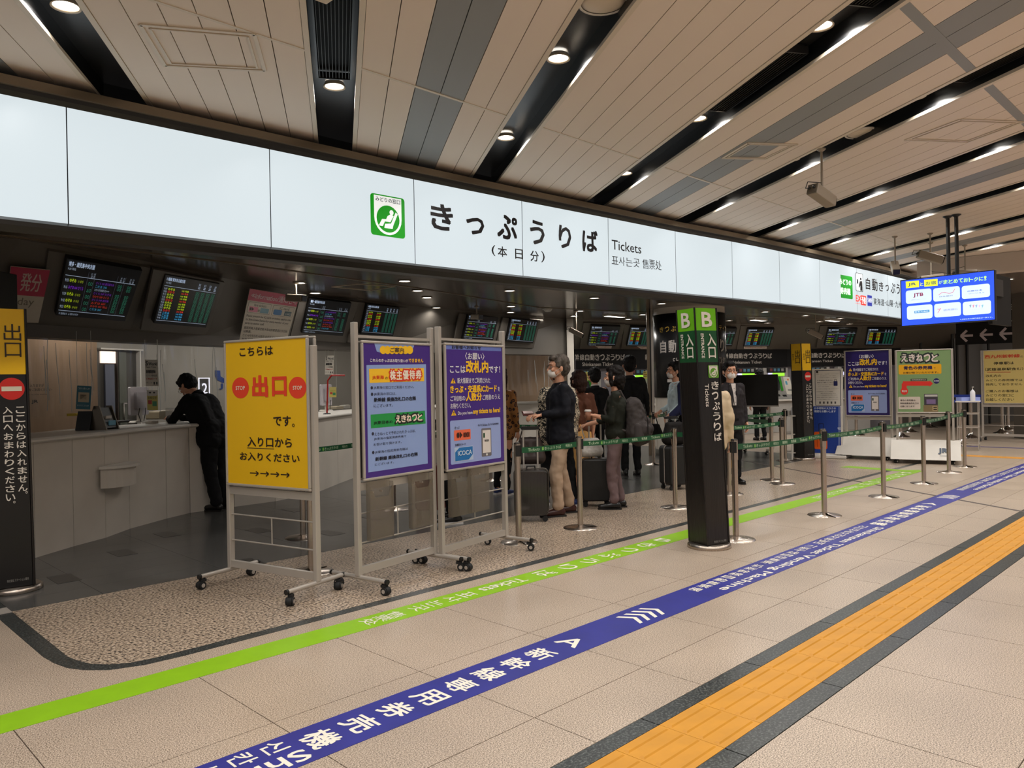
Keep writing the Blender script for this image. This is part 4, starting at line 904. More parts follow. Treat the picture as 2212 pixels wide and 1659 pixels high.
def machine(label):
    t = thing('ticket_machine', label, 'ticket machine', (0, 0, 0), 0, 'ticket machines under the black sign')
    b = MB().box((0, 0, .42), (.86, .34, .84)); b.box((0, .1, 1.3), (.86, .16, .9)); b.build('cabinet', cab, t, bevel=.01)
    MB().box((0, -.2, .87), (.9, .1, .05)).build('ledge', white_pt, t, bevel=.008); MB().add([(-.43, -.2, .9), (.43, -.2, .9), (.43, .02, 1.1), (-.43, .02, 1.1), (-.43, .02, .9), (.43, .02, .9)], [(0, 1, 2, 3), (0, 3, 4), (1, 5, 2), (3, 2, 5, 4)]).build('control_panel', mat('machine_steel', (170, 166, 160), .3, .3), t)
    for x, z in ((-.25, .99), (-.05, 1.0), (.18, .98)): MB().box((x, -.11, z), (.12, .06, .03), R=Matrix.Rotation(.74, 3, 'X')).build('slot', blackp, t)
    MB().box((-.12, .01, 1.3), (.46, .03, .34)).build('touch_screen', mat('dark_glass', (14, 16, 15), .1), t)
    MB().add([(.16, -.012, 1.12), (.24, -.012, 1.12), (.14, -.012, 1.5), (.06, -.012, 1.5)], [(0, 1, 2, 3)]).build('green_stripe', mat('stripe_green', (40, 150, 30), .4), t)
    MB().box((0, .0, 1.68), (.62, .06, .13)).build('header', blackp, t)
    for k, c in enumerate(((120, 60, 56), (90, 130, 150), (70, 130, 160), (150, 150, 146))): MB().box((-.2 + .13 * k, -.032, 1.69), (.085, .006, .075)).build('pictogram', mat('pict%d' % k, c, .5), t)
    MB().box((.06, -.005, 1.565), (.42, .04, .085)).build('green_lamp', em('green_lamp', (150, 220, 60), .9), t); MB().box((-.21, -.005, 1.565), (.11, .04, .085)).build('white_lamp', em('white_lamp', (215, 215, 255), 1.0), t)
    return t
def wall_pt(u):
    for a, b in zip(MBt, MBt[1:]):
        d = ray(u, 800); # intersection in plan
        ex = b - a; den = d.x * ex.y - d.y * ex.x
        t = (a.x * ex.y - a.y * ex.x) / den; s_ = (a.x * d.y - a.y * d.x) / den
        if -1e-6 <= s_ <= 1: return Vector((d.x * t, d.y * t, 0)), math.atan2(ex.y, ex.x)
proto = None
for u, lab in ((1262, 'ticket machine behind the brown-haired woman, beside the pale pillar'), (1378, 'ticket machine beside the thin steel post'), (1607, 'ticket machine with lit green bar right of the masked staff man'), (1672, 'ticket machine with green stripe, behind the blank black board'), (1758, 'ticket machine behind the far yellow exit pillar'), (1836, 'ticket machine behind the luggage size board')):
    P, rz = wall_pt(u); n = Vector((math.sin(rz), -math.cos(rz), 0)); m_ = machine(lab) if proto is None else copy_tree(proto)
    proto = proto or m_; place(m_, P + n * .08, rz, lab)
def mnote(p): tx(p, 'お知らせ', (.1, .75, .6, .9), (60, 50, 40), .02); tx(p, '現金でのお支払い', (.1, .5, .9, .65), (170, 90, 40), .02); tx(p, 'ご利用ください', (.1, .25, .9, .4), (80, 80, 40), .02)
for lab, qd in (('yellow notice on the machine wall above the suited man with white collar', [(1265, 803), (1284, 803), (1283, 822), (1265, 821)]), ('yellow notice on the machine wall beside the steel post', [(1389, 802), (1400, 802), (1400, 818), (1389, 818)])):
    P, rz = wall_pt((qd[0][0] + qd[1][0]) / 2); D = (P.x + P.y) * S2 - .35; notice('machine_notice', lab, 'notice', qd, (196, 186, 96), mnote, surf=lambda u, v, D=D: atD(u, v, D), th=.003, off=0)
notice('hanging_sheet', 'white slanted price sheet with blue and orange blocks right of the blank board', 'notice', [(1689, 813), (1708, 815), (1712, 852), (1702, 852)], (188, 184, 172), lambda p: (rc(p, (.15, .55, .45, .75), (80, 140, 160)), rc(p, (.5, .8, .8, .9), (190, 130, 90)), rc(p, (.3, .2, .9, .3), (120, 120, 116))), surf=lambda u, v: atD(u, v, 20), th=.003, off=0)
# pale pillar between hall and machines, thin steel post, left black pillar
def pillar(name, label, P, w_, d_, z1, m, rz=0, cat='pillar'):
    t = thing(name, label, cat, (P[0], P[1], 0), rz); MB().box((0, 0, z1 / 2), (w_, d_, z1)).build('shaft', m, t, bevel=.006); MB().box((0, 0, .05), (w_ + .02, d_ + .02, .1)).build('plinth', bulk_d, t); return t
P = atD(1232.5, 800, 16.9); pl1 = pillar('wall_pillar', 'slim pale pillar between the counters and the ticket machines', P, .15, .15, SZ, cream_pt, PI / 4)
MB().box((0, -.11, 1.88), (.08, .012, .32), rz=0).build('sign_plate', mat('dark_plate', (46, 44, 50), .4), pl1)
P = atD(1405, 800, 15.0); t = thing('guide_post', 'thin paired steel post from floor to hall ceiling left of the round column', 'post', (P.x, P.y, 0), -PI / 4)
MB().box((-.035, 0, SZ / 2), (.05, .05, SZ)).build('rail', rail_m, t); MB().box((.04, 0, SZ / 2), (.045, .05, SZ)).build('rail', alu, t); MB().box((.005, 0, SZ / 2), (.03, .03, SZ)).build('core', black_m, t)
P = atD(14, 700, 6.75); t = thing('edge_pillar', 'black square pillar behind the left exit sign pillar', 'pillar', (P.x - .12, P.y + .02, 0), PI / 4 - PI / 2)
MB().box((0, 0, 1.25), (.3, .3, 2.5)).build('shaft', mat('pillar_black', (26, 22, 17), .4, .2), t, bevel=.005); MB().box((0, 0, .04), (.32, .32, .08)).build('plinth', rail_d, t)
# round column with wrapped sign
P = atD(1490, 800, 14.4 + .68); ccol = thing('round_column', 'thick round column wrapped with a black ticket sign behind the B pillar', 'column', (P.x, P.y, 0)); RC = .68
MB().lathe([(RC, 0), (RC, SZ)], seg=64).build('shaft', cream_pt, ccol); MB().lathe([(RC + .01, 1.13), (RC + .014, 1.13), (RC + .014, 2.73), (RC + .01, 2.73), (RC, 2.73), (RC, 1.13)], seg=64).build('wrap', mat('wrap_black', (26, 26, 28), .3), ccol); MB().lathe([(RC + .02, 0), (RC + .02, .12), (RC, .12)], seg=64).build('plinth', bulk_d, ccol)
def col_text(s_, a0, a1, z0, z1, col, bold=0):     # letters wrapped round the column, angles measured from the viewer's side, + to the right
    n = len(s_)
    for k, ch in enumerate(s_):
        if ch == ' ': continue
        a = math.radians(a0 + (a1 - a0) * (k + .5) / n); w_ = abs(math.radians(a1 - a0)) / n * RC * .78
        base = math.atan2(-1, -1); th = base + a; nn = Vector((math.cos(th), math.sin(th), 0)); sd = Vector((-nn.y, nn.x, 0))
        p = Pr('lettering', ccol, Vector((P.x, P.y, 0)) + nn * (RC + .016), sd, (0, 0, 1)); p.text(ch, (-w_ / 2, z0, w_ / 2, z1), col, bold, raw=True)
col_text('きっぷの購入スマーティー', -66, 72, 2.38, 2.48, (190, 160, 70), .01); col_text('自動きっぷうりば', -66, 74, 1.98, 2.22, (200, 192, 184), .03); col_text('Shinkansen Ticket', -40, 60, 1.76, 1.88, (200, 192, 184), .01)
p = Pr('arrow', ccol, Vector((P.x, P.y, 0)) + Vector((math.cos(-3 * PI / 4 - .72), math.sin(-3 * PI / 4 - .72), 0)) * (RC + .02), (-math.sin(-3 * PI / 4 - .72), math.cos(-3 * PI / 4 - .72), 0), (0, 0, 1)); p.rect((-.1, 1.42, .02, 1.48), (205, 198, 190), raw=True)

# far right walls, beam, arrow sign, tiled pier
FR = [atD(2064, 800, 21.5), atD(2135, 800, 23), atD(2260, 800, 24.5)]
f1 = [MBt[6], MBt[7], FR[0], FR[1], FR[2]]
tag(MB().sweep([(p.x, p.y) for p in f1], [(-.02, 0), (-.02, 3.7), (-.12, 3.7), (-.12, 0)]).build('wall_far', mat('far_grey', (92, 86, 76), .5)), kind='structure')
for k, (u, d_) in enumerate(((1990, 21.6), (2058, 21.2), (2068, 21.2), (2090, 22), (2136, 22.8))):
    P = atD(u, 800, d_); tag(MB().box((P.x, P.y, 1.3), (.05, .05, 2.6), rz=-PI / 4).build('trim_%d' % (k + 3), rail_d), kind='structure')
b0, b1 = atD(1985, 800, 14.3), atD(2300, 800, 12.9); bc = (b0 + b1) / 2; bd = (b1 - b0).normalized(); brz = math.atan2(bd.y, bd.x)
tag(MB().box((bc.x - bd.y * .15 + 0, bc.y + bd.x * .15, 3.41), ((b1 - b0).length, .3, .33), rz=brz).build('beam', mat('beam_beige', (186, 172, 158), .5)), kind='structure')
nb_ = Vector((-bd.y, bd.x, 0)); so = [b0 + nb_ * .3, b1 + nb_ * .3, b1 + nb_ * 12, b0 + nb_ * 12]
tag(MB().prism([(p.x, p.y) for p in so], 3.26, 3.30).build('ceiling', mat('far_soffit', (120, 110, 100), .15, spec=.6)), kind='structure')
for k_, (u, D_) in enumerate(((2117, 14.15), (2183, 14.6))):
    Pl = atD(u, 800, D_); lamp_obj('hall_downlight', (Pl.x, Pl.y, 3.25), .075, HALL_W, 'downlight in the far glossy soffit beside the televisions, %s from the left' % ORD[k_], 'downlights in the far soffit')
asn = thing('arrow_sign', 'large black sign with three white left arrows behind the hanging televisions', 'sign', tuple(atD(2130, 740, 19)))
L0, R0 = atD(2063, 740, 19.2), atD(2199, 740, 18.4); pa_ = plane('lettering', asn, L0, R0, .03)
b = MB(); wallbox(b, (2063, 612, 2199, 748), .05, -.06, pl_=pa_); b.build('panel', mat('sign_black', (17, 16, 16), .55, spec=.25), asn, world=True)
pa_.K(2040, 540, 7.54)
for x0, y0, x1, y1 in ((262, 1310, 466, 1490), (578, 1290, 790, 1475), (900, 1270, 1122, 1462)):
    ym = (y0 + y1) / 2; c = (196, 182, 182); pa_.line([(x0 + 15, ym), (x1, ym - 8)], .055, c); pa_.line([(x0 + 8, ym), (x0 + 105, y0)], .055, c, lay=2); pa_.line([(x0 + 8, ym), (x0 + 105, y1)], .055, c, lay=3)
pa_.text('ぷ', (1050, 880, 1160, 975), (200, 196, 190), .03); pa_.text('Ticket', (930, 1135, 1138, 1172), (200, 196, 190), .02); pa_.text('ー', (1030, 680, 1110, 705), (200, 196, 190), .01)
P = atD(2226, 700, 17.2); pier = thing('tiled_pier', 'white tiled pier at the right edge behind the arrow sign', 'pillar', (P.x, P.y, 0), PI / 4)
MB().box((0, 0, 1.79), (.5, .5, 3.58)).build('core', grout, pier); srct = None
for iz in range(10):
    for s_ in (0, 1):
        for k in range(2):
            if srct is None: srct = MB().box((0, 0, 0), (.006, .244, .352)).build('wall_tile', mat('tile_white', (186, 182, 174), .25), pier); o = srct
            else: o = inst(srct, 'wall_tile', (0, 0, 0), parent=pier)
            if s_ == 0: o.location = (-.253, -.125 + .25 * k, .18 + .357 * iz)
            else: o.location = (-.125 + .25 * k, -.253, .18 + .357 * iz); o.rotation_euler = (0, 0, PI / 2)

# ================================================================== SIGN PILLARS
pil_blk = mat('pillar_film', (24, 20, 18), .28, var=.25, scale=3, stretch=(6, 6, .4), bump=.15, bscale=14)
def sign_pillar(label, base, rz, kind, lean=(0, 0), w_=.24, hz=2.06):
    t = thing('sign_pillar', label, 'sign pillar', (base.x, base.y, 0), rz, 'square sign pillars on steel discs'); R3 = Matrix.Rotation(rz, 3, 'Z')
    MB().lathe([(0, .045), (.17, .04), (.185, .028), (.188, 0), (0, 0)], seg=40).build('base_disc', steel, t)
    lv = R3.inverted() @ (_r * lean[0] + Vector((S2, S2, 0)) * lean[1])
    z0 = .045; h2 = w_ / 2; c = .012
    ring = [(-h2 + c, -h2), (h2 - c, -h2), (h2, -h2 + c), (h2, h2 - c), (h2 - c, h2), (-h2 + c, h2), (-h2, h2 - c), (-h2, -h2 + c)]
    def seg(z1, z2, name, m):
        b = MB(); vs = [(x + lv.x * z / hz, y + lv.y * z / hz, z) for z in (z1, z2) for x, y in ring]; n = 8
        b.add(vs, [tuple(reversed(range(n))), tuple(range(n, 2 * n))] + [(i, (i + 1) % n, (i + 1) % n + n, i + n) for i in range(n)]); b.build(name, m, t)
    if kind == 'B':
        seg(z0, 1.60, 'shaft', pil_blk); seg(1.60, 1.87, 'dark_green_panel', mat('dark_green_film', (22, 74, 40), .3, var=.05)); seg(1.87, hz, 'lime_panel', mat('lime_film', (104, 178, 14), .35))
    else:
        seg(z0, 1.585, 'shaft', mat('pillar_plain', (16, 14, 13), .3, var=.1)); seg(1.585, hz, 'yellow_panel', mat('yellow_film', (236, 186, 4), .4))
    b = MB()
    for x, y in ((-h2, -h2), (h2, -h2), (h2, h2), (-h2, h2)): b.tube((x * .985, y * .985, z0), (x * .985 + lv.x, y * .985 + lv.y, hz + .004), .009, seg=6)
    b.build('edge_strip', mat('edge_strip', (34, 30, 28), .25, .3), t)
    for nx, ny in ((0, -1), (-1, 0)):
        nl = Vector((nx, ny, 0)); sl = Vector((-ny, nx, 0)); n_w = R3 @ nl; s_w = R3 @ sl
        O = Vector((base.x, base.y, 0)) + n_w * (h2 + .003) - s_w * h2
        tdv = Vector((0, 0, 1)) + (R3 @ Vector((lv.x, lv.y, 0))) / hz
        p = Pr('lettering', t, O, s_w, tdv); f = lambda s_, a, z1, b_, z2, col, bold=0, rot=0, **k: p.text(s_, (a * w_, z1, b_ * w_, z2), col, bold, rot, raw=True, **k)
        W_ = (222, 214, 202)
        if kind == 'B':
            f('B', .28, 1.90, .76, 2.03, W_, .035); f('入\n口', .48, 1.635, .88, 1.845, W_, .02); f('ENTRANCE', .2, 1.635, .34, 1.845, W_, .03, -90)
            if ny:
                q = (.46 * w_, 1.465, .93 * w_, 1.575); p.kx = 0; sicon(p, q, (92, 150, 40), W_); 
                for k, ch in enumerate('きっぷうりば'):
                    f(ch, .56, 1.365 - .088 * k, .90 if ch != 'っ' else .86, 1.435 - .088 * k, W_, .02)
                f('Tickets', .26, 1.22, .44, 1.415, W_, .01, -90); f('株式会社 ステーション案内', .3, .06, .85, .08, (150, 146, 140))
        else:
            K_ = (40, 26, 6); f('出\n口', .42, 1.71, .87, 1.95, K_, .0); f('EXIT', .14, 1.765, .32, 1.88, (120, 84, 10), 0, -90)
            if ny:
                r_ = .08; p.poly([(.58 * w_ + r_ * math.cos(a), 1.48 + r_ * math.sin(a)) for a in np.linspace(0, 2 * PI, 32, endpoint=False)], (204, 34, 26), raw=True); p.rect((.58 * w_ - .062, 1.463, .58 * w_ + .062, 1.497), (218, 208, 186), raw=True, lay=2)
                for k, ch in enumerate('ここからは入れません。'): f(ch, .66 if ch != '。' else .84, (1.30 if ch != '。' else 1.344) - .063 * k, .9 if ch != '。' else .9, 1.35 - .063 * k if ch != '。' else 1.362 - .063 * k, W_, .015)
                for k, ch in enumerate('入口へおまわりください。'): f(ch, .34 if ch != '。' else .52, (1.30 if ch != '。' else 1.344) - .063 * k, .58 if ch != '。' else .58, 1.35 - .063 * k if ch != '。' else 1.362 - .063 * k, W_, .015)
                f('株式会社 ステーション案内', .3, .085, .85, .105, (150, 146, 140))
    return t
def sicon(p, b, green, white):
    x0, y0, x1, y1 = b; W_ = x1 - x0; Hh = y1 - y0; f = lambda pts: [(x0 + W_ * a, y0 + Hh * c) for a, c in pts]
    p.rect(b, green, r=.1, raw=True, lay=1); p.poly(f([(.1, .96), (.1, .45)] + [(.5 + .4 * math.cos(t), .45 + .4 * math.sin(t)) for t in np.linspace(PI, 2 * PI, 12)] + [(.9, .96)]), white, raw=True, lay=2)
    p.poly(f([(.5 + .33 * math.cos(t), .44 + .33 * math.sin(t)) for t in np.linspace(0, 2 * PI, 24, endpoint=False)]), green, raw=True, lay=3)
    p.poly(f([(.24, .24), (.36, .26), (.42, .36), (.56, .36), (.7, .6), (.62, .66), (.5, .5), (.32, .41)]), white, raw=True, lay=4); p.poly(f([(.38, .2), (.62, .2), (.78, .6), (.72, .64), (.58, .32), (.4, .3)]), white, raw=True, lay=5)
    p.text('みどりの窓口', (x0 + W_ * .16, y0 + Hh * .84, x0 + W_ * .84, y0 + Hh * .93), (40, 60, 40), raw=True, lay=4)
sign_pillar('tall black pillar topped by lime green B entrance panels on a steel disc', G(1532, 1181), math.radians(-18.5), 'B', (-.075, 0))
q0, q1 = G(0, 1273, .045), G(75, 1262, .045); d = (q1 - q0).normalized(); rzl = math.atan2(d.y, d.x); nb = Vector((-d.y, d.x, 0))
sign_pillar('yellow and black exit pillar at the left edge of the photo', Vector((q1.x, q1.y, 0)) - d * .12 + nb * .12, rzl, 'E', (-.03, 0))
sign_pillar('small far yellow and black exit pillar beside the luggage size board', atD(1734, 800, 13.7), math.radians(-18), 'E', (-.03, 0))

# ================================================================== SIGN STANDS ON CASTERS
cst_w = {}
def caster(P, par, rz=0):
    o = MB(); o.tube((-.03, -.016, .03), (-.03, .016, .03), .03, seg=14, mi=0); o.tube((-.03, -.026, .03), (-.03, -.018, .03), .027, seg=14); o.tube((-.03, .018, .03), (-.03, .026, .03), .027, seg=14)
    o.tube((-.03, -.028, .03), (-.03, -.0262, .03), .015, seg=10, mi=1); o.tube((-.03, .0262, .03), (-.03, .028, .03), .015, seg=10, mi=1); o.box((-.015, 0, .062), (.045, .03, .02), 0); o.tube((0, 0, .06), (0, 0, .085), .008, seg=8, mi=0)
    if 'c' not in cst_w: cst_w['c'] = o.build('caster', [rubber, alu], par)
    else: cst_w['n'] = inst(cst_w['c'], 'caster', (0, 0, 0), parent=par)
    c = cst_w.get('n') if 'n' in cst_w else cst_w['c']; c.location = P; c.rotation_euler = (0, 0, rz); return c
def sign_stand(label, L, R_, zb, zt, zpost, feet=(.27, .27), rails=True, group=None, frame_off=.034, inset=.03):
    """L, R_ plan points of the two posts as seen by the viewer"""
    L = Vector((L[0], L[1], 0)); R_ = Vector((R_[0], R_[1], 0)); c = (L + R_) / 2; d = (R_ - L).normalized(); rz = math.atan2(d.y, d.x); W_ = (R_ - L).length; hw = W_ / 2
    t = thing('sign_stand', label, 'sign stand', (c.x, c.y, 0), rz, group)
    for s_ in (-1, 1):
        MB().box((s_ * hw, 0, (zpost + .1) / 2), (.036, .044, zpost - .1)).build('post', alu, t, bevel=.004)
        b = MB().tube((s_ * hw, -feet[0], .092), (s_ * hw, feet[1], .092), .016, seg=12); b.build('foot_tube', alu, t)
        for y in (-feet[0], feet[1]):
            MB().tube((s_ * hw, y, .092), (s_ * hw, y + math.copysign(.018, y), .092), .0185, seg=10).build('end_cap', blackp, t)
            caster((s_ * hw, y * .88, 0), t, PI / 2 if s_ < 0 else PI / 2 + .5)
    MB().box((0, 0, .135), (W_ - .036, .03, .05)).build('bottom_rail', alu, t); MB().box((0, 0, zb - .04), (W_ - .036, .03, .055)).build('middle_rail', alu, t)
    if zpost > zt + .03: MB().box((0, 0, zt + .03), (W_ - .036, .02, .02)).build('top_rail', alu, t)
    if rails:
        z1 = .12 + (zb - .07 - .12) * .72; z2 = .12 + (zb - .07 - .12) * .36
        b = MB(); b.tube((-hw, 0, z1), (hw, 0, z1), .006, seg=6); b.tube((-hw, 0, z2), (hw, 0, z2), .006, seg=6); b.tube((0, 0, z2), (0, 0, z1), .005, seg=6); b.build('leaflet_wire', alu, t)
    # the two snap frames, front and back, with rounded corners
    fw = hw - inset
    for s_ in (-1, 1):
        b = MB(); y = s_ * frame_off
        for c_, d_ in (((0, y, zt - .009), (2 * fw, .022, .018)), ((0, y, zb + .009), (2 * fw, .022, .018)), ((-fw + .009, y, (zt + zb) / 2), (.018, .022, zt - zb - .036)), ((fw - .009, y, (zt + zb) / 2), (.018, .022, zt - zb - .036))): b.box(c_, d_)
        b.build('snap_frame', alu, t, bevel=.006); MB().box((0, y - s_ * .004, (zt + zb) / 2), (2 * fw - .02, .008, zt - zb - .02)).build('backing_board', mat('back_board', (90, 86, 80), .6), t)
    n = Vector((d.y, -d.x, 0))
    p = Pr('poster', t, c + n * (frame_off + .002) - d * (fw - .017) + Vector((0, 0, zb + .017)), d, (0, 0, 1)); p.W = 2 * fw - .034; p.Hh = zt - zb - .034; p.t = t; p.hw = hw
    return p
def full(p, col, lay=0): p.rect((0, 0, p.W, p.Hh), col, raw=True, lay=lay)
# yellow exit board
YL, YR = G(500, 1226, .1), G(686, 1256, .1)
p = sign_stand('yellow notice board with red STOP discs on a wheeled aluminium stand', YL, YR, Zat(500, 1046, YL), Zat(490, 737, YL) - .0, Zat(684, 736, YR) - .03, feet=(.27, .24), inset=.012)
full(p, (234, 184, 4)); p.K(460, 700, 4.366); K1 = (34, 16, 10); RD = (232, 64, 34)
p.text('こちらは', (252, 205, 568, 308), K1, .022); p.text('出', (368, 480, 524, 694), RD, .05); p.text('口', (556, 492, 700, 684), RD, .05)
for b_ in ((180, 502, 342, 704), (714, 496, 884, 706)):
    p.disc(b_, RD); cx_, cy_ = (b_[0] + b_[2]) / 2, (b_[1] + b_[3]) / 2; p.text('STOP', (cx_ - 44, cy_ - 20, cx_ + 44, cy_ + 20), (240, 214, 190), .03)
p.text('です', (570, 865, 738, 964), K1, .022); p.text('。', (748, 938, 772, 972), K1, .02); p.text('入り口から', (326, 1062, 748, 1170), K1, .022); p.line([(324, 1168), (578, 1178)], .005, K1)
p.text('お入りください', (256, 1205, 820, 1312), K1, .022)
for k in range(4): x = 350 + 97 * k; y = 1404 + 5 * k; p.line([(x, y), (x + 80, y + 4)], .008, K1); p.line([(x + 82, y + 4), (x + 56, y - 16)], .008, K1, lay=2); p.line([(x + 82, y + 4), (x + 56, y + 26)], .008, K1, lay=3)
# first purple board
AL, AR = G(775, 1244, .1), G(938, 1197, .1)
p = sign_stand('purple and pale blue ticket notice board, left of the two, with leaflet pockets', AL, AR, Zat(784, 1040, AL) - .0, Zat(776, 735, AL), Zat(765, 690, AL) - .02)
S1P = p; p.K(640, 690, 4.609); PU = (66, 36, 128); full(p, PU); LB = (142, 164, 214); YE = (250, 196, 30)
p.poly([(770, 220), (1180, 240), (1140, 345), (1000, 330), (870, 340), (800, 320)], LB, lay=1)
for k in range(7): x = 862 + 44 * k; p.disc((x - 34, 262, x + 34, 346), YE, lay=2 + .2 * k)
p.text('ご案内', (930, 278, 1068, 330), (40, 40, 60), .01, lay=5)
p.text('これらのきっぷはお取り扱いが', (732, 388, 1112, 430), (232, 228, 232), .02); p.text('できません', (1116, 388, 1262, 430), YE, .03)
p.poly([(697, 455), (1290, 446), (1308, 1434), (716, 1524)], LB)
p.poly([(722, 492), (1268, 484), (1272, 615), (726, 632)], (250, 196, 40), lay=2)
p.text('JR東海', (752, 556, 868, 602), (226, 60, 30), .01, lay=4); p.text('の', (880, 570, 906, 598), (50, 40, 30), .0, lay=4)
for k, ch in enumerate('株主優待券'):
    b_ = (926 + 64 * k, 506 - 1 * k, 986 + 64 * k, 604 - 3 * k); p.text(ch, (b_[0] - 5, b_[1] - 7, b_[2] + 5, b_[3] + 7), (226, 60, 30), .09, lay=4); p.text(ch, b_, (245, 235, 215), .03, lay=5)
Kt = (38, 40, 60)
def bl(p, x, y): p.disc((x, y, x + 24, y + 34), Kt, lay=2)
bl(p, 738, 664); bl(p, 740, 728); bl(p, 748, 1122); bl(p, 752, 1308)
p.text('JR東海の窓口でご利用ください。', (768, 656, 1168, 698), Kt, .0, lay=3); p.text('JR東海の窓口は、', (770, 722, 992, 762), Kt, 0, lay=3)
p.text('新幹線 乗換改札口の右隣', (770, 762, 1188, 822), (22, 24, 40), .025, lay=3); p.text('にございます。', (768, 836, 958, 876), Kt, 0, lay=3)
p.poly([(738, 948), (1278, 908), (1286, 1036), (742, 1084)], (30, 150, 70), lay=2); p.text('JR東日本の', (766, 1000, 956, 1052), (20, 40, 30), .012, lay=4)
for k, ch in enumerate('えきねっと'):
    b_ = (984 + 54 * k, 952 - 4 * k, 1034 + 54 * k, 1030 - 5 * k); p.text(ch, (b_[0] - 6, b_[1] - 8, b_[2] + 6, b_[3] + 8), (24, 34, 30), .1, lay=4); p.text(ch, b_, (245, 225, 205), .035, lay=5)
p.text('えきねっとで予約されたきっぷは、', (776, 1092, 1186, 1158), Kt, 0, lay=3); p.text('JR東海の指定席券売機で', (772, 1150, 1092, 1204), Kt, 0, lay=3); p.text('お受け取り頂けます。', (766, 1206, 1046, 1260), Kt, 0, lay=3)
p.text('JR東海の指定席券売機は', (780, 1275, 1108, 1338), Kt, 0, lay=3); p.text('新幹線 乗換改札口の右隣', (784, 1325, 1206, 1404), (22, 24, 40), .025, lay=3); p.text('にございます。', (780, 1408, 968, 1456), Kt, 0, lay=3)
# second purple board
CL, CR = G(955, 1197, .1), G(1092, 1158, .1)
def onegai(p, ctx, k2=1.0, phone=True):
    """the request poster, boxes in its own 0..1 frame"""
    W_, Hh = p.W, p.Hh
    def t_(s_, x0, y0, x1, y1, col, bold=.01, **k): p.text(s_, (x0 * W_, (1 - y1) * Hh, x1 * W_, (1 - y0) * Hh), col, bold, raw=True, **k)
    def r_(x0, y0, x1, y1, col, r=0, lay=1): p.rect((x0 * W_, (1 - y1) * Hh, x1 * W_, (1 - y0) * Hh), col, r, raw=True, lay=lay)
    WT = (228, 224, 230); t_('〈お願い〉', .32, .055, .66, .115, WT, .015); t_('ここは', .06, .165, .32, .225, WT, .02); t_('改札内', .33, .12, .73, .225, YE, .035); t_('です！', .74, .165, .95, .225, WT, .02)
    for y in (.265, .525):
        p.poly([(.07 * W_, (1 - y - .045) * Hh), (.155 * W_, (1 - y - .045) * Hh), (.1125 * W_, (1 - y) * Hh)], YE, raw=True, lay=1); t_('!', .105, y + .012, .12, y + .04, (40, 30, 20), .02, lay=3)
    t_('新大阪駅までご利用された', .18, .265, .76, .312, WT, .01); t_('きっぷ・交通系ICカード', .06, .325, .88, .39, YE, .035); t_('を', .9, .345, .94, .385, WT, .01)
    t_('ご利用の', .06, .41, .31, .455, WT, .01); t_('人数分', .32, .39, .6, .46, YE, .035); t_('ご用意のうえ', .61, .41, .94, .455, WT, .01); t_('お待ちください。', .06, .47, .4, .515, WT, .01)
    t_('Do you have', .18, .54, .43, .575, WT, .01); t_('any tickets to here?', .44, .525, .94, .58, YE, .03)
    r_(.05, .61, .94, .965, (150, 166, 216), .04); r_(.11, .69, .39, .775, (236, 110, 74), .08, 2); t_('●▶ 0000', .15, .705, .37, .76, (50, 24, 18), .02, lay=4); t_('きっぷ', .12, .66, .2, .68, (30, 30, 50), lay=3); t_('モバイルSuica モバイルPASMO', .52, .655, .9, .675, (30, 30, 50), lay=3)
    t_('交通系ICカード', .12, .8, .3, .82, (30, 30, 50), lay=3); r_(.11, .83, .43, .945, (180, 196, 220), .03, 2)
    p.poly([(.12 * W_, .06 * Hh), (.12 * W_, .13 * Hh), (.19 * W_, .165 * Hh), (.42 * W_, .165 * Hh), (.42 * W_, .1 * Hh), (.35 * W_, .06 * Hh)], (28, 110, 178), raw=True, lay=3); t_('ICOCA', .16, .86, .4, .9, (210, 225, 240), .02, lay=5)
    r_(.58, .695, .76, .935, (110, 106, 112), .08, 2); r_(.6, .712, .745, .905, (224, 214, 208), .03, 3); r_(.61, .735, .64, .775, (24, 70, 44), 0, 4); t_('¥000', .63, .79, .71, .81, (40, 40, 40), .01, lay=5); p.disc((.655 * W_, .07 * Hh, .685 * W_, .09 * Hh), (230, 226, 220), raw=True, lay=4)
    return t_, r_
p = sign_stand('purple request notice board, right of the two, asking for tickets', CL, CR, Zat(962, 1020, CL), Zat(958, 740, CL), Zat(952, 700, CL) - .02)
S2P = p; full(p, PU); t_, r_ = onegai(p, None)
t_('お客様へお知らせ', .1, .0, .6, .03, (40, 40, 60), .02); r_(.0, .0, .98, .035, (104, 120, 190), lay=.5)
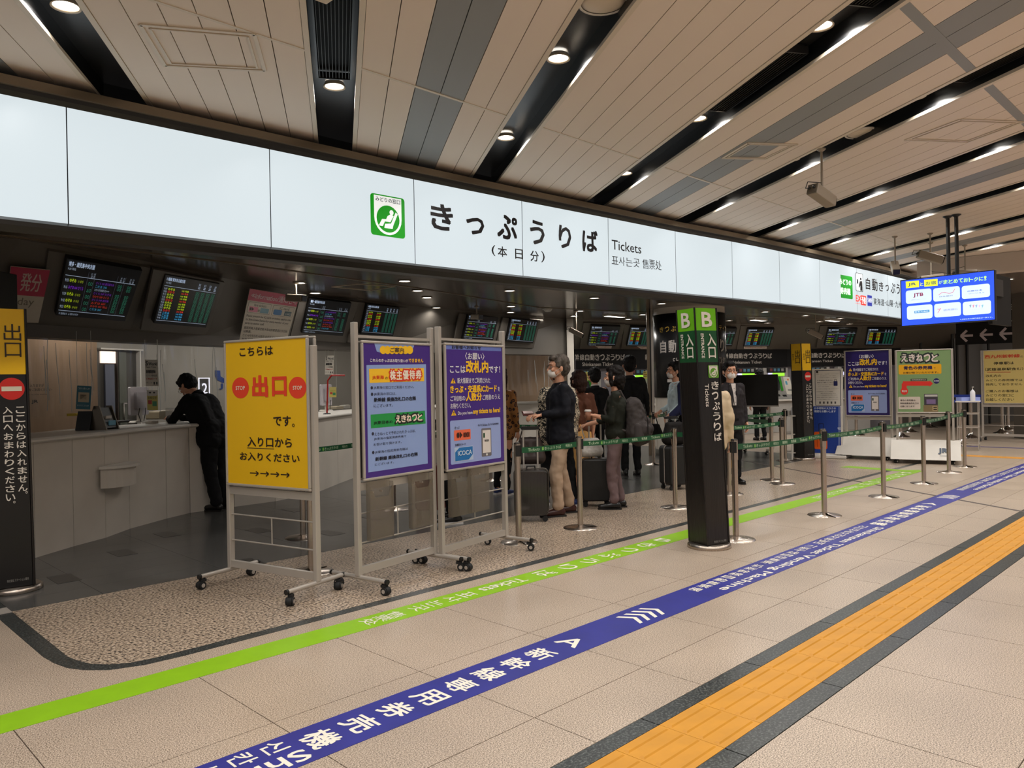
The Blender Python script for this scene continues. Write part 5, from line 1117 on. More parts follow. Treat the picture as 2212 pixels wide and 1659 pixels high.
# leaflet pockets hung on the wires
pock = mat('pocket_plastic', (120, 110, 96), .12, alpha=.34, spec=.7)
def pocket(label, pr, x, z0, w_=.24, h_=.34, off=-.055):
    M_ = rootm(pr.t); c = M_ @ Vector((x, off, 0)); t = thing('leaflet_pocket', label, 'leaflet holder', (c.x, c.y, z0), pr.t.rotation_euler.z, 'empty leaflet pockets under the purple boards'); hw = w_ / 2
    MB().box((0, .018, h_ / 2), (w_, .004, h_)).build('back_sheet', pock, t); b = MB().box((0, 0, .003), (w_, .036, .006)); b.box((-hw, 0, h_ * .48), (.004, .036, h_ * .96)); b.box((hw, 0, h_ * .48), (.004, .036, h_ * .96)); b.build('side_wall', pock, t)
    fr_ = [(-hw, 0), (hw, 0), (hw, h_ * .93), (hw * .55, h_ * .72), (-hw * .55, h_ * .72), (-hw, h_ * .93)]; n = 6
    MB().add([(x_, -.018, z_) for x_, z_ in fr_] + [(x_, -.022, z_) for x_, z_ in fr_], [tuple(range(n)), tuple(reversed(range(n, 2 * n)))] + [(i, i + n, (i + 1) % n + n, (i + 1) % n) for i in range(n)]).build('front_sheet', pock, t)
    b = MB(); b.box((-hw * .4, .034, h_ * .8), (.012, .03, .012)); b.box((hw * .4, .034, h_ * .8), (.012, .03, .012)); b.build('hook', alu, t)
pocket('left leaflet pocket hanging under the first purple board', S1P, -.235, .345, .235, .42); pocket('right leaflet pocket hanging under the first purple board', S1P, .2, .36, .235, .42)
pocket('left leaflet pocket hanging under the second purple board', S2P, -.26, .39, .235, .38); pocket('right leaflet pocket hanging under the second purple board', S2P, -.015, .39, .235, .38)

# wedge-based boards on the right
def wedge_stand(label, L, R_, zb, zt, jr=False):
    p = sign_stand(label, L, R_, zb, zt, zt + .0, rails=False, inset=.0); t = p.t
    for o in list(t.children):
        if o.name.split('.')[0] in ('caster', 'foot_tube', 'end_cap', 'bottom_rail'): bpy.data.objects.remove(o)
    hw = p.hw
    vs = [(x, y, z) for x, k in ((-hw - .1, 1), (hw + .1, 1)) for y, z in ((-.36, .07), (.36, .07), (.08, .37), (-.08, .37))]
    MB().add(vs, [(0, 4, 7, 3), (1, 2, 6, 5), (3, 7, 6, 2), (0, 1, 5, 4), (0, 3, 2, 1), (4, 5, 6, 7)]).build('wedge_base', mat('wedge_white', (206, 200, 190), .4, var=.02), t, bevel=.008)
    for x in (-hw, hw):
        for y in (-.28, .28): caster((x, y, 0), t, 1.0)
    if jr:
        Rm = rootm(t).to_3x3(); a = Rm @ Vector((1, 0, 0)); u_ = (Rm @ Vector((0, .28, .30))).normalized(); O = rootm(t) @ Vector((0, -.36, .07)); q = Pr('lettering', t, O + a.cross(u_) * .006, a, u_)
        q.text('JR', (hw * .45, .12, hw * .8, .25), (52, 66, 84), .05, raw=True); q.text('西日本旅客鉄道', (hw * .5, .08, hw * .78, .10), (80, 84, 90), 0, raw=True)
    return p
W1L, W1R = atD(1826, 800, 14.0), atD(1924, 800, 13.5); W2L, W2R = atD(1936, 800, 13.1), atD(2057, 800, 12.7)
p = wedge_stand('dark purple request board on a white wedge base beside the luggage size board', W1L, W1R, Zat(1826, 898, W1L), Zat(1826, 758, W1L)); full(p, (34, 18, 92)); onegai(p, None)
p = wedge_stand('green notice board with red route arrow on a white wedge base', W2L, W2R, Zat(1936, 892, W2L), Zat(1936, 757, W2L), True); full(p, (122, 150, 100)); p.K(1820, 740, 9.217)
for k, ch in enumerate('えきねっと'): b_ = (1165 + 150 * k, 225, 1300 + 150 * k, 385); p.text(ch, (b_[0] - 16, b_[1] - 18, b_[2] + 16, b_[3] + 18), (26, 40, 36), .11, lay=2); p.text(ch, b_, (222, 206, 198), .04, lay=4)
p.rect((1115, 425, 1970, 640), (226, 164, 10), r=.12, lay=1); p.text('青色の券売機', (1215, 458, 1788, 545), (40, 30, 70), .03, lay=3); p.text('で', (1815, 490, 1855, 530), (50, 40, 40), lay=3); p.text('お受け取りいただけます。', (1205, 570, 1910, 622), (50, 36, 30), .005, lay=3)
p.rect((1355, 715, 1685, 765), (50, 50, 44), lay=1); p.text('新幹線乗換改札口', (1375, 728, 1660, 755), (220, 210, 200), .01, lay=3); p.line([(1228, 960), (1228, 815)], .075, (214, 44, 34), lay=1); p.line([(1200, 815), (1745, 815)], .075, (214, 44, 34), lay=1.5); p.poly([(1735, 755), (1800, 815), (1735, 878)], (214, 44, 34), lay=2)
p.disc((1155, 890, 1308, 1042), (214, 44, 34), lay=2); p.text('現在地', (1180, 945, 1282, 988), (235, 215, 205), .02, lay=4); p.disc((1808, 708, 1930, 822), (34, 28, 90), lay=2); p.text('券売機', (1820, 748, 1920, 780), (225, 220, 230), .01, lay=4)
p.rect((1112, 1080, 1552, 1325), (206, 192, 178), r=.08, lay=1)
for k, s_ in enumerate(('青色の券売機は、', '新幹線乗換改札口の', '右側にあります！')): p.text(s_, (1150, 1130 + 60 * k, (1465, 1518, 1440)[k], 1168 + 60 * k), (56, 44, 50), .005, lay=3)
p.rect((1622, 1022, 1898, 1245), (60, 54, 62), lay=1); p.rect((1635, 1035, 1890, 1078), (190, 186, 180), lay=2); p.rect((1670, 1130, 1855, 1222), (120, 100, 140), lay=2); p.rect((1610, 1245, 1905, 1385), (126, 108, 74), lay=1); p.rect((1790, 1265, 1890, 1360), (170, 150, 110), lay=2); p.rect((1810, 1278, 1880, 1300), (50, 40, 30), lay=3); p.rect((1810, 1320, 1880, 1345), (50, 40, 30), lay=3)
# far right cream notice
FL_, FR_ = atD(2121, 800, 16.9), atD(2221, 800, 16.3)
p = sign_stand('cream notice board with red heading at the right edge of the photo', FL_, FR_, Zat(2121, 872, FL_), Zat(2121, 757, FL_), Zat(2121, 757, FL_) + .0); full(p, (214, 192, 116)); p.K(2080, 740, 6.379)
p.text('西九州新幹線', (300, 155, 786, 222), (214, 70, 40), .03); p.text('の', (792, 180, 830, 208), (70, 60, 40)); p.text('停車駅は', (422, 258, 705, 308), (60, 54, 36), .02); p.text('（武雄温泉駅含む）', (305, 340, 832, 392), (60, 54, 36), .02); p.line([(332, 408), (658, 408)], .012, (190, 60, 40))
for k, (s_, x1) in enumerate((('改札内の', 528), ('みどりの券売機では', 822), ('発売しておりません', 820), ('', 0), ('ご購入のお客様は', 765), ('みどりの窓口に', 705), ('お越しください', 708))):
    if s_: y = (438, 498, 556, 0, 648, 706, 766)[k]; p.text(s_, (316, y, x1, y + 40), (76, 70, 46), .008)

# ================================================================== LUGGAGE SIZE BOARD, BLANK BOARD, TABLES
Lb, Rb = atD(1732, 800, 14.25), atD(1820, 800, 13.85); lt = thing('luggage_size_board', 'blue luggage size check board with white stepped frame and orange suitcase drawing', 'board', ((Lb.x + Rb.x) / 2, (Lb.y + Rb.y) / 2, 0), math.atan2((Rb - Lb).y, (Rb - Lb).x))
pl_ = plane('poster', lt, Lb, Rb, .022); x = lambda u, v: pl_.px(u, v)
out = [x(1732, 989), x(1820, 988), x(1820, 796), x(1751, 797), x(1751, 869), x(1739, 870), x(1732, 878)]
b = MB(); n = len(out); to3 = lambda q, o_: tuple(pl_.O + pl_.sd * q[0] + pl_.td * q[1] + pl_.n * o_)
b.add([to3(q, -.04) for q in out] + [to3(q, -.002) for q in out], [tuple(reversed(range(n))), tuple(range(n, 2 * n))] + [(i, (i + 1) % n, (i + 1) % n + n, i + n) for i in range(n)]); b.build('panel', white_pt, lt, world=True)
b = MB(); b.box((0, 0, .03), (.85, .5, .05)); b.build('base_plate', white_pt, lt, bevel=.006); pl_.K(1560, 740, 7.539)
pl_.rect((1358, 1038, 1938, 1810), (24, 58, 142)); pl_.text('お手荷物の大きさの', (1500, 1050, 1852, 1090), (205, 215, 235), .02); pl_.text('確認をお願いします', (1500, 1100, 1852, 1140), (205, 215, 235), .02)
pl_.rect((1495, 1450, 1715, 1740), (226, 92, 20), r=.15, lay=2); pl_.line([(1575, 1450), (1575, 1320), (1650, 1320), (1650, 1450)], .012, (20, 34, 80), lay=3); pl_.rect((1545, 1500, 1560, 1700), (190, 70, 10), lay=4); pl_.rect((1640, 1500, 1655, 1700), (190, 70, 10), lay=4); pl_.line([(1905, 1045), (1905, 1740)], .008, (200, 210, 230), lay=3); pl_.text('90', (1878, 1380, 1932, 1420), (205, 215, 235), .01, lay=4)
pl_.rect((1508, 448, 1940, 1030), (60, 62, 84), lay=1); pl_.rect((1516, 458, 1930, 1022), (206, 200, 190), lay=2); pl_.disc((1528, 460, 1566, 498), (20, 20, 24), lay=3); KG = (90, 88, 92)
for k, (s_, x0, x1) in enumerate((('東海道・山陽・九州新幹線をご利用のお客様へ', 1525, 1910), ('特大荷物スペースつき座席', 1600, 1850), ('大型手荷物のご案内', 1585, 1860), ('お手荷物の大きさの', 1548, 1800), ('確認をお願いします', 1548, 1800), ('Please check the size of', 1562, 1800), ('your carry luggage', 1562, 1745), ('三辺の合計が160cmを超える場合はご予約が必要です', 1528, 1905), ('特大荷物コーナーつき座席', 1540, 1800), ('事前予約 Baggage area', 1605, 1850), ('くわしくは駅係員におたずねください', 1540, 1880), ('携帯品一時預かり所もご利用いただけます', 1540, 1890), ('Oversized baggage requires reservation', 1540, 1890))):
    y = (505, 535, 562, 605, 640, 680, 710, 748, 792, 822, 850, 885, 915)[k]; pl_.text(s_, (x0, y, x1, y + (22 if k in (3, 4) else 14)), KG, .0, lay=4, res=1)
pl_.rect((1815, 628, 1880, 705), (30, 34, 90), r=.08, lay=4); pl_.line([(1832, 628), (1832, 600), (1862, 600), (1862, 628)], .006, (40, 40, 60), lay=4)
for k in range(5): pl_.rect((1582 + 62 * k, 960, 1608 + 62 * k, 995), (70, 68, 70), lay=4)
Lk, Rk = atD(1584, 800, 15.2), atD(1680, 800, 14.8); c = (Lk + Rk) / 2; rz = math.atan2((Rk - Lk).y, (Rk - Lk).x); bt = thing('display_stand', 'blank black display board on a low wheeled stand right of the masked staff man', 'display', (c.x, c.y, 0), rz); W_ = (Rk - Lk).length
MB().rbox((0, 0, 1.235), (W_, .05, .6), .01).build('black_panel', mat('panel_black', (16, 13, 10), .5), bt); MB().box((0, -.01, .925), (W_ + .02, .08, .025)).build('lower_tray', alu, bt)
for s_ in (-1, 1): MB().tube((s_ * W_ * .3, .02, .1), (s_ * W_ * .3, .02, .95), .02).build('leg', alu, bt); MB().box((s_ * W_ * .3, 0, .09), (.05, .6, .04)).build('foot', alu, bt); caster((s_ * W_ * .3, -.26, 0), bt, 1); caster((s_ * W_ * .3, .26, 0), bt, 1)
MB().box((0, 0, .55), (W_ * .75, .3, .02)).build('shelf', white_pt, bt)
def table_legs(label, P, rz, w_, d_, h_, shelves, m, r=.012):
    t = thing('side_table', label, 'table', (P.x, P.y, 0), rz)
    MB().rbox((0, 0, h_ - .01), (w_, d_, .022), .03, axis='z').build('table_top', white_pt, t)
    for sx_ in (-1, 1):
        for sy in (-1, 1): MB().tube((sx_ * (w_ / 2 - .03), sy * (d_ / 2 - .03), 0), (sx_ * (w_ / 2 - .03), sy * (d_ / 2 - .03), h_ - .02), r).build('leg', m, t)
    for z in shelves:
        b = MB(); b.box((0, d_ / 2 - .03, z), (w_ - .04, .018, .02)); b.box((0, -d_ / 2 + .03, z), (w_ - .04, .018, .02)); b.box((-w_ / 2 + .03, 0, z), (.018, d_ - .04, .02)); b.box((w_ / 2 - .03, 0, z), (.018, d_ - .04, .02)); b.build('shelf_rail', m, t)
    return t
def bottle(label, P, z, h_=.18):
    t = thing('pump_bottle', label, 'bottle', (P.x, P.y, z), 0.6); MB().lathe([(0, 0), (.042, 0), (.045, .01), (.045, h_ * .62), (.03, h_ * .74), (.014, h_ * .78), (.014, h_ * .82), (0, h_ * .82)], seg=18).build('bottle_body', mat('bottle_white', (222, 222, 226), .25), t)
    b = MB().tube((0, 0, h_ * .8), (0, 0, h_ * .97), .006, seg=8); b.box((-.015, 0, h_), (.055, .016, .014)); b.build('pump', white_pt, t); MB().box((-.0, -.0455, h_ * .35), (.04, .002, .03)).build('label_mark', mat('mark_blue', (60, 90, 130), .5), t)
Pt = atD(1714, 800, 13.9); ht = Zat(1714, 896, Pt); table_legs('white side table with open shelves carrying a pump bottle beside the luggage board', Pt, -.5, .40, .36, ht, (.45, .12), white_pt, .014)
bt2 = thing('tissue_box', 'white box on the white side table behind the pump bottle', 'box', (Pt.x + .03, Pt.y + .03, ht), -.5); MB().rbox((0, 0, .04), (.26, .12, .08), .008).build('box_body', white_pt, bt2); MB().box((0, 0, .081), (.12, .04, .003)).build('opening', bulk_d, bt2)
Pq = Pt - Vector((S2, S2, 0)) * .12 - _r * .05; bottle('white pump bottle on the white side table left of the luggage board', Pq, ht, .2)
Pt = atD(2090, 800, 14.9); ht = Zat(2090, 866, Pt); table_legs('wire rack table with thin steel legs carrying a pump bottle, near the right edge', Pt, .2, .56, .4, ht, (ht - .24, ht - .5, .12), alu, .008)
ty = thing('blue_tray', 'pale blue tray on the wire rack table', 'tray', (Pt.x, Pt.y, ht + .001), -PI / 4); MB().prism([(-.17, -.09), (.17, -.09), (.17, .09), (-.17, .09)], 0, .01).build('tray_floor', mat('tray_blue', (150, 165, 225), .3), ty); b = MB()
for c_, d_ in (((0, -.09, .035), (.36, .006, .07)), ((0, .09, .035), (.36, .006, .07)), ((-.18, 0, .035), (.006, .18, .07)), ((.18, 0, .035), (.006, .18, .07))): b.box(c_, d_)
b.build('tray_wall', mat('tray_blue', (150, 165, 225), .3), ty); bottle('white pump bottle standing by the pale blue tray near the right edge', Pt - Vector((S2, S2, 0)) * .15 , ht, .27)

# ================================================================== BARRIER POSTS AND BELTS
belt_m = mat('belt_green', (14, 84, 48), .5, var=.05)
SP = None
def stanchion(P, rz, label, fancy=False):
    global SP
    if SP is None:
        t = thing('barrier_post', label, 'barrier post', (0, 0, 0), 0, 'steel barrier posts'); SP = t; b = MB(); prof = [(.03, .03), (.06, .018), (.165, .008), (.172, .0)]; N = 40; vs = []; fs = []
        for i in range(N + 1):
            a = math.radians(14) + math.radians(332) * i / N
            for r_, z in prof: vs.append((r_ * math.cos(a), r_ * math.sin(a), z))
        for i in range(N):
            for k in range(3): fs.append((i * 4 + k, i * 4 + k + 1, (i + 1) * 4 + k + 1, (i + 1) * 4 + k))
        fs = [tuple(reversed(f)) for f in fs]
        b.add(vs, fs, 0, True).build('base_plate', steel, t); MB().tube((0, 0, .01), (0, 0, .74), .0275, seg=20).build('pole', steel, t); MB().tube((0, 0, .72), (0, 0, .9), .031, seg=20).build('sleeve', steel, t)
        MB().lathe([(.031, .895), (.031, .905), (.025, .91), (0, .91)], seg=20).build('cap', mat('cap_dark', (60, 56, 52), .25, .8), t)
        b = MB().box((.034, 0, .835), (.018, .04, .10)); b.box((-.034, 0, .835), (.018, .04, .10)); b.box((0, .034, .835), (.03, .012, .1)); b.build('belt_clip', blackp, t)
    else: t = copy_tree(SP)
    return place(t, (P.x, P.y, 0), rz, label)
def belt(par, A, B, z0=.835, z1=None, hw=.026, flip=False):
    z1 = z0 if z1 is None else z1; A = Vector((A.x, A.y, 0)); B = Vector((B.x, B.y, 0)); d = (B - A).normalized(); A2 = A + d * .04; B2 = B - d * .04; n = Vector((d.y, -d.x, 0)); L = (B2 - A2).length; vs = []; N = 8
    for i in range(N + 1):
        s_ = i / N; sag = -.03 * 4 * s_ * (1 - s_) * min(1, L / 3); p_ = A2 + (B2 - A2) * s_; z = z0 + (z1 - z0) * s_ + sag
        for o_ in (.0008, -.0008):
            for hh in (-hw, hw): vs.append((p_.x + n.x * o_, p_.y + n.y * o_, z + hh))
    fs = []
    for i in range(N):
        a = i * 4; c_ = a + 4; fs += [(a, c_, c_ + 1, a + 1), (a + 2, a + 3, c_ + 3, c_ + 2), (a + 1, c_ + 1, c_ + 3, a + 3), (a, a + 2, c_ + 2, c_)]
    o = MB().add(vs, fs).build('belt', belt_m, par, world=True)
    words = [('Tickets', .16), ('きっぷうりば', .24), ('매표소', .1), ('售票处', .1), ('售票處', .1)]; x_ = .1; k = 0
    p = Pr('lettering', par, A2 + n * .0025 + Vector((0, 0, z0 - hw)), d, (0, 0, 1), .0006)
    if n.dot(-A2) < 0: p = None
    while p is not None and x_ < L - .15:
        w_, l_ = words[k % 5]; s_ = (x_ + l_ / 2) / L; zz = (z1 - z0) * s_ - .03 * 4 * s_ * (1 - s_) * min(1, L / 3)
        p.text(w_, (x_, zz + .013, x_ + l_, zz + .042), (190, 214, 180), .012, raw=True, res=1); 
        if k % 5 == 1: p.rect((x_ - .035, zz + .013, x_ - .01, zz + .042), (130, 190, 90), raw=True)
        x_ += l_ + .07; k += 1
main_px = [((1121, 1175), 'near left of the ribbed suitcase'), ((1254, 1144), 'in front of the man in khaki trousers'), ((1459, 1100), 'left of the B pillar by the black suitcase'), ((1590, 1169), 'immediately right of the B pillar base'), ((1781, 1117), 'on the green tape in front of the luggage size board'), ((1909, 1077), 'in front of the dark purple request board'), ((1996, 1048), 'in front of the green notice board'), ((2050, 1024), 'at the right end of the white wedge base'), ((2084, 1012), 'rightmost of the front row, ending the green belt')]
MP = []
for k, ((u, v), w_) in enumerate(main_px):
    P = G(u, v - 4); MP.append((P, stanchion(P, (-2.2, -.9, -.7, .5, -2.3, -2.0, -2.3, -.5, -2.4)[k], 'steel barrier post ' + w_)))
inner_px = [((673, 1238), 'behind the right post of the yellow board'), ((655, 1164), 'on dark slate seen under the yellow board'), ((851, 1103), 'on dark slate seen under the first purple board'), ((1172, 1052), 'behind the ribbed suitcase'), ((1303, 1020), 'between the suited men in the queue'), ((1412, 1006), 'at the foot of the thin steel post'), ((1440, 998), 'behind the man in the pale blue shirt'), ((1576, 1070), 'right of the B pillar, one row behind'), ((1668, 1040), 'left of the close pair by the side table'), ((1690, 1048), 'right of the close pair by the side table'), ((1697, 998), 'at the left leg of the white side table'), ((1582, 1012), 'far, behind the seated edge of the queue area'), ((1060, 1040), 'behind the leopard cardigan woman')]
IP = []
for k, ((u, v), w_) in enumerate(inner_px): P = G(u, v - 3); IP.append((P, stanchion(P, .8 * k, 'steel barrier post ' + w_)))
for i, j in ((0, 1), (1, 2), (3, 4), (4, 5), (5, 6), (6, 7), (7, 8)): belt(MP[i][1], MP[i][0], MP[j][0])
belt(MP[2][1], MP[2][0], G(1500, 1100))
for i, j in ((1, 2), (2, 12), (12, 3), (3, 4), (4, 5), (5, 6), (7, 9), (11, 10), (8, 11)): belt(IP[i][1], IP[i][0], IP[j][0])
# trumpet-foot posts of the blue belts
TP = None
for k, ((u, v), w_) in enumerate((((2075, 962), 'behind the wire rack table, left one'), ((2098, 947), 'behind the wire rack table, right one'), ((2165, 936), 'under the cream notice board, nearer one'), ((2178, 929), 'under the cream notice board, farther one'), ((1966, 934), 'seen under the green notice board, left one'), ((2008, 924), 'seen under the green notice board, right one'), ((1946, 944), 'seen between the two wedge boards'), ((1850, 940), 'seen under the dark purple request board'))):
    P = G(u, v)
    if TP is None:
        TP = thing('trumpet_post', '', 'barrier post', (0, 0, 0), 0, 'thick steel posts with flared feet'); MB().lathe([(0, .0), (.2, 0), (.2, .012), (.1, .05), (.045, .11), (.04, .13)], seg=28).build('flared_foot', chrome, TP); MB().tube((0, 0, .1), (0, 0, .98), .038, seg=18).build('pole', steel, TP); MB().lathe([(.042, .93), (.042, .985), (0, .99)], seg=18).build('cap', blackp, TP); t = TP
    else: t = copy_tree(TP)
    place(t, (P.x, P.y, 0), 0, 'thick steel post with flared foot ' + w_)
for z, lab in ((.98, 'upper'), (.86, 'lower')):
    A, B = atD(2046, 800, 17.6), atD(2122, 800, 17.0); d = (B - A).normalized(); tt_ = thing('blue_belt', lab + ' blue barrier belt behind the wire rack table', 'barrier belt', (A.x, A.y, z)); MB().box((((A + B) / 2).x, ((A + B) / 2).y, z), ((B - A).length, .004, .06), rz=math.atan2(d.y, d.x)).build('strap', mat('belt_blue', (24, 54, 150), .5), tt_, world=True)
    for q_ in (A, B): MB().box((q_.x, q_.y, z), (.03, .03, .09), rz=0).build('end_clip', blackp, tt_, world=True)

# ================================================================== HANGING TELEVISIONS, CAMERAS
TL_, TR_ = atD(1947, 600, 10.45), atD(2150, 600, 9.57); tv = thing('hanging_television', 'blue advertising television hanging from two black ceiling poles', 'television', ((TL_.x + TR_.x) / 2, (TL_.y + TR_.y) / 2, 2.1)); pt_ = plane('display', tv, TL_, TR_, .032); W_ = (TR_ - TL_).length
d = (TR_ - TL_).normalized(); n = Vector((d.y, -d.x, 0)); rz = math.atan2(d.y, d.x); zt_, zb_ = 2.752, 2.12; c = (TL_ + TR_) / 2
MB().box((c.x, c.y, (zt_ + zb_) / 2), (W_, .06, zt_ - zb_), rz=rz).build('bezel', blackp, tv, world=True, bevel=.004); MB().box((c.x - n.x * .05, c.y - n.y * .05, 2.42), (W_ * .6, .06, .4), rz=rz).build('rear_housing', mat('tv_rear', (16, 15, 14), .6, spec=.2), tv, world=True)
pt_.O = Vector((TL_.x, TL_.y, 0)) + n * .033; pt_.emit = .85; g = .012
pt_.rect((g, zb_ + g, W_ - g, zt_ - g), (44, 84, 236), raw=True, lay=0); pt_.K(1800, 560, 5.184); YL_ = (236, 250, 60); WB = (206, 226, 244); NB = (30, 40, 110)
pt_.poly([(812, 250), (960, 238), (962, 312), (815, 326)], YL_); pt_.text('JR', (838, 258, 930, 308), NB, .02, lay=3); pt_.text('と', (972, 258, 1012, 302), YL_, .01); pt_.poly([(1018, 232), (1168, 218), (1170, 296), (1020, 308)], YL_); pt_.text('お宿', (1036, 238, 1152, 292), NB, .01, lay=3)
pt_.text('が', (1180, 236, 1226, 278), (200, 250, 120), .01)
for k, ch in enumerate('まとめておトクに!'): pt_.text(ch, (1232 + 57 * k, 228 - 5.2 * k, (1282 if ch != '!' else 1262) + 57 * k, 280 - 5.2 * k), (190, 250, 130), .03)
for r0 in range(2):
    for c0 in range(3):
        x0 = (812, 1118, 1438)[c0] + 12 * r0; y0 = (326, 300, 272)[c0] + (178, 178, 182)[c0] * r0; b_ = (x0, y0, x0 + (290, 302, 318)[c0], y0 + 178); pt_.rect(b_, WB, r=.18)
pt_.text('JTB', (898, 372, 1010, 432), (130, 30, 70), .03, lay=3); pt_.text('感動のそばに、いつも。', (872, 442, 1044, 458), (120, 120, 150), lay=3)
pt_.line([(1180, 402), (1215, 374), (1250, 370), (1300, 384), (1340, 370), (1362, 332)], .006, (200, 90, 110), lay=3); pt_.text('日本旅行', (1190, 398, 1342, 428), (90, 90, 130), lay=4)
pt_.text('近畿日本', (1500, 336, 1672, 366), (50, 80, 160), .01, lay=4); pt_.text('ツーリスト', (1515, 366, 1695, 392), (50, 80, 160), .01, lay=4); pt_.rect((908, 566, 1078, 606), (40, 130, 180), lay=3); pt_.text('阪急交通社', (915, 572, 1070, 600), (225, 235, 245), .01, lay=5); pt_.text('心に残る旅', (935, 542, 1040, 556), (120, 150, 160), lay=4)
pt_.line([(1168, 556), (1190, 560), (1204, 550), (1170, 604)], .006, (200, 70, 110), lay=3); pt_.text('読売旅行', (1236, 545, 1398, 582), (120, 120, 180), lay=4)
for k, (ch, col) in enumerate(zip('すすすすす', ((80, 110, 130), (200, 80, 110), (90, 130, 170), (220, 150, 180), (90, 160, 170)))): pt_.text(ch, (1522 + 34 * k, 506, 1552 + 34 * k, 544), col, .01, lay=4)
pt_.text('クラブツーリズム', (1535, 552, 1690, 568), (110, 120, 190), lay=4); pt_.text('近鉄グループ', (1538, 586, 1688, 608), (150, 170, 200), lay=4); pt_.text('※上記は主な旅行会社の一例です。', (1420, 646, 1785, 676), WB, .005)
for u, v, D_ in ((2047, 463, 10.3),):
    Pp = atD(u, v, D_); Pp = Vector((Pp.x, Pp.y, 0)); MB().tube((Pp.x, Pp.y, 2.5), (Pp.x, Pp.y, CZ), .024).build('ceiling_pole', blackp, tv, world=True); MB().lathe([(.025, CZ - .03), (.06, CZ - .008), (.06, CZ)], (Pp.x, Pp.y, 0), seg=16).build('ceiling_flange', blackp, tv, world=True)
pA = atD(2050, 600, 10.25); MB().box((pA.x, pA.y, 2.52), (.3, .12, .06), rz=rz).build('bracket', blackp, tv, world=True)
t2a, t2b = atD(2140, 600, 9.95), atD(2176, 600, 10.45); tv2 = thing('hanging_television', 'second television back to back behind the blue one, seen from its dark side', 'television', (t2a.x, t2a.y, 2.1)); c2 = (t2a + t2b) / 2; d2 = (t2b - t2a).normalized(); rz2 = math.atan2(d2.y, d2.x)
MB().box((c2.x, c2.y, 2.43), ((t2b - t2a).length + .1, .05, .66), rz=rz2).build('rear_housing', mat('tv_rear', (16, 15, 14), .6, spec=.2), tv2, world=True, bevel=.004); MB().box((c2.x - d2.x * .15, c2.y - d2.y * .15, 2.58), (.3, .09, .22), rz=rz2).build('junction_box', mat('tv_rear2', (28, 26, 24), .5), tv2, world=True)
aa = atD(2068, 600, 10.2); MB().tube((aa.x, aa.y, 2.47), (c2.x, c2.y, 2.47), .02).build('mount_arm', blackp, tv2, world=True); Pp = aa; MB().tube((Pp.x, Pp.y, 2.44), (Pp.x, Pp.y, CZ), .024).build('ceiling_pole', blackp, tv2, world=True); MB().lathe([(.025, CZ - .03), (.06, CZ - .008), (.06, CZ)], (Pp.x, Pp.y, 0), seg=16).build('ceiling_flange', blackp, tv2, world=True)
cam_m = mat('camera_beige', (150, 138, 122), .4); CAMP = None
def cctv(label, u, v, D, ztop, zbody, yaw, pitch=.3, s_=1.0):
    Pp = atD(u, v, D); P = Vector((Pp.x, Pp.y, zbody)); t = thing('surveillance_camera', label, 'camera', tuple(P), yaw, 'box surveillance cameras hanging from thin tubes'); Rp = Matrix.Rotation(pitch, 3, 'Y')
    b = MB(); b.box((0, 0, -.06), (.30 * s_, .11 * s_, .10 * s_), R=Rp); b.build('housing', cam_m, t, bevel=.012); q = Rp @ Vector((.155 * s_, 0, 0)); MB().box((q.x, q.y, q.z - .06), (.012, .09 * s_, .08 * s_), R=Rp).build('lens_window', mat('cam_glass', (30, 30, 34), .1), t)
    q = Rp @ Vector((-.153 * s_, 0, 0)); b = MB().box((q.x, q.y, q.z - .06), (.01, .1 * s_, .09 * s_), R=Rp); b.build('rear_plate', mat('cam_rear', (96, 88, 76), .5), t); b = MB()
    for y in (-.025, .025): b.sph((q.x - .01, y * s_, q.z - .05), .014 * s_, seg=8, rings=5)
    b.build('connector', blackp, t); MB().path([(q.x - .01, .02, q.z - .05), (q.x - .07 * s_, .02, q.z - .06), (q.x - .05 * s_, .01, q.z + .0), (0, 0, .06)], .004, seg=5).build('cable', blackp, t)
    MB().tube((0, 0, -.02), (0, 0, ztop - zbody), .011).build('mount_tube', cam_m, t); MB().lathe([(0, ztop - zbody), (.04, ztop - zbody), (.04, ztop - zbody - .012), (.012, ztop - zbody - .03)], seg=14).build('ceiling_plate', cam_m, t); return t
cctv('beige box camera hanging on a long tube in the upper right ceiling', 1776, 424, 7.15, CZ, 3.2, math.radians(-12), .32, 1.0)
cctv('box camera hanging over the right end of the white sign, pointing down left', 1934, 575, 11.7, CZ, 3.16, math.radians(205), .55, 1.0)
cctv('box camera hanging above the left corner of the television, pointing right', 2010, 563, 11.5, CZ, 3.28, math.radians(-60), .35, 1.15)
cctv('pale box camera hanging above the right half of the television', 2085, 588, 12.6, CZ, 3.17, math.radians(-50), .05, 1.1)
cctv('dark side of a box camera just over the television top edge', 2011, 592, 12.3, CZ, 3.06, math.radians(130), .1, 1.2)
cctv('box camera beside the pink information notice in the ticket hall', 640, 650, 10.2, SZ, 2.70, math.radians(-75), .1, .95)
cctv('box camera under the hall ceiling above the second purple board', 1030, 684, 13.8, SZ, 2.72, math.radians(-100), .1, .9)
cctv('box camera on a thin tube right of the pale pillar', 1245, 720, 15.0, SZ, 2.48, math.radians(-55), .5, .95)
cctv('box camera on a thin tube above the far exit pillar', 1762, 722, 16.3, SZ, 2.44, math.radians(-60), .5, 1.0)
t = thing('ceiling_sensor', 'beige square sensor box over the louvre at the top edge of the photo', 'sensor', tuple(G(702, 2, 3.50))); MB().rbox((0, 0, .06), (.09, .09, .1), .015).build('housing', trim_pt, t); MB().tube((0, 0, .1), (0, 0, .18), .02).build('stem', trim_pt, t)

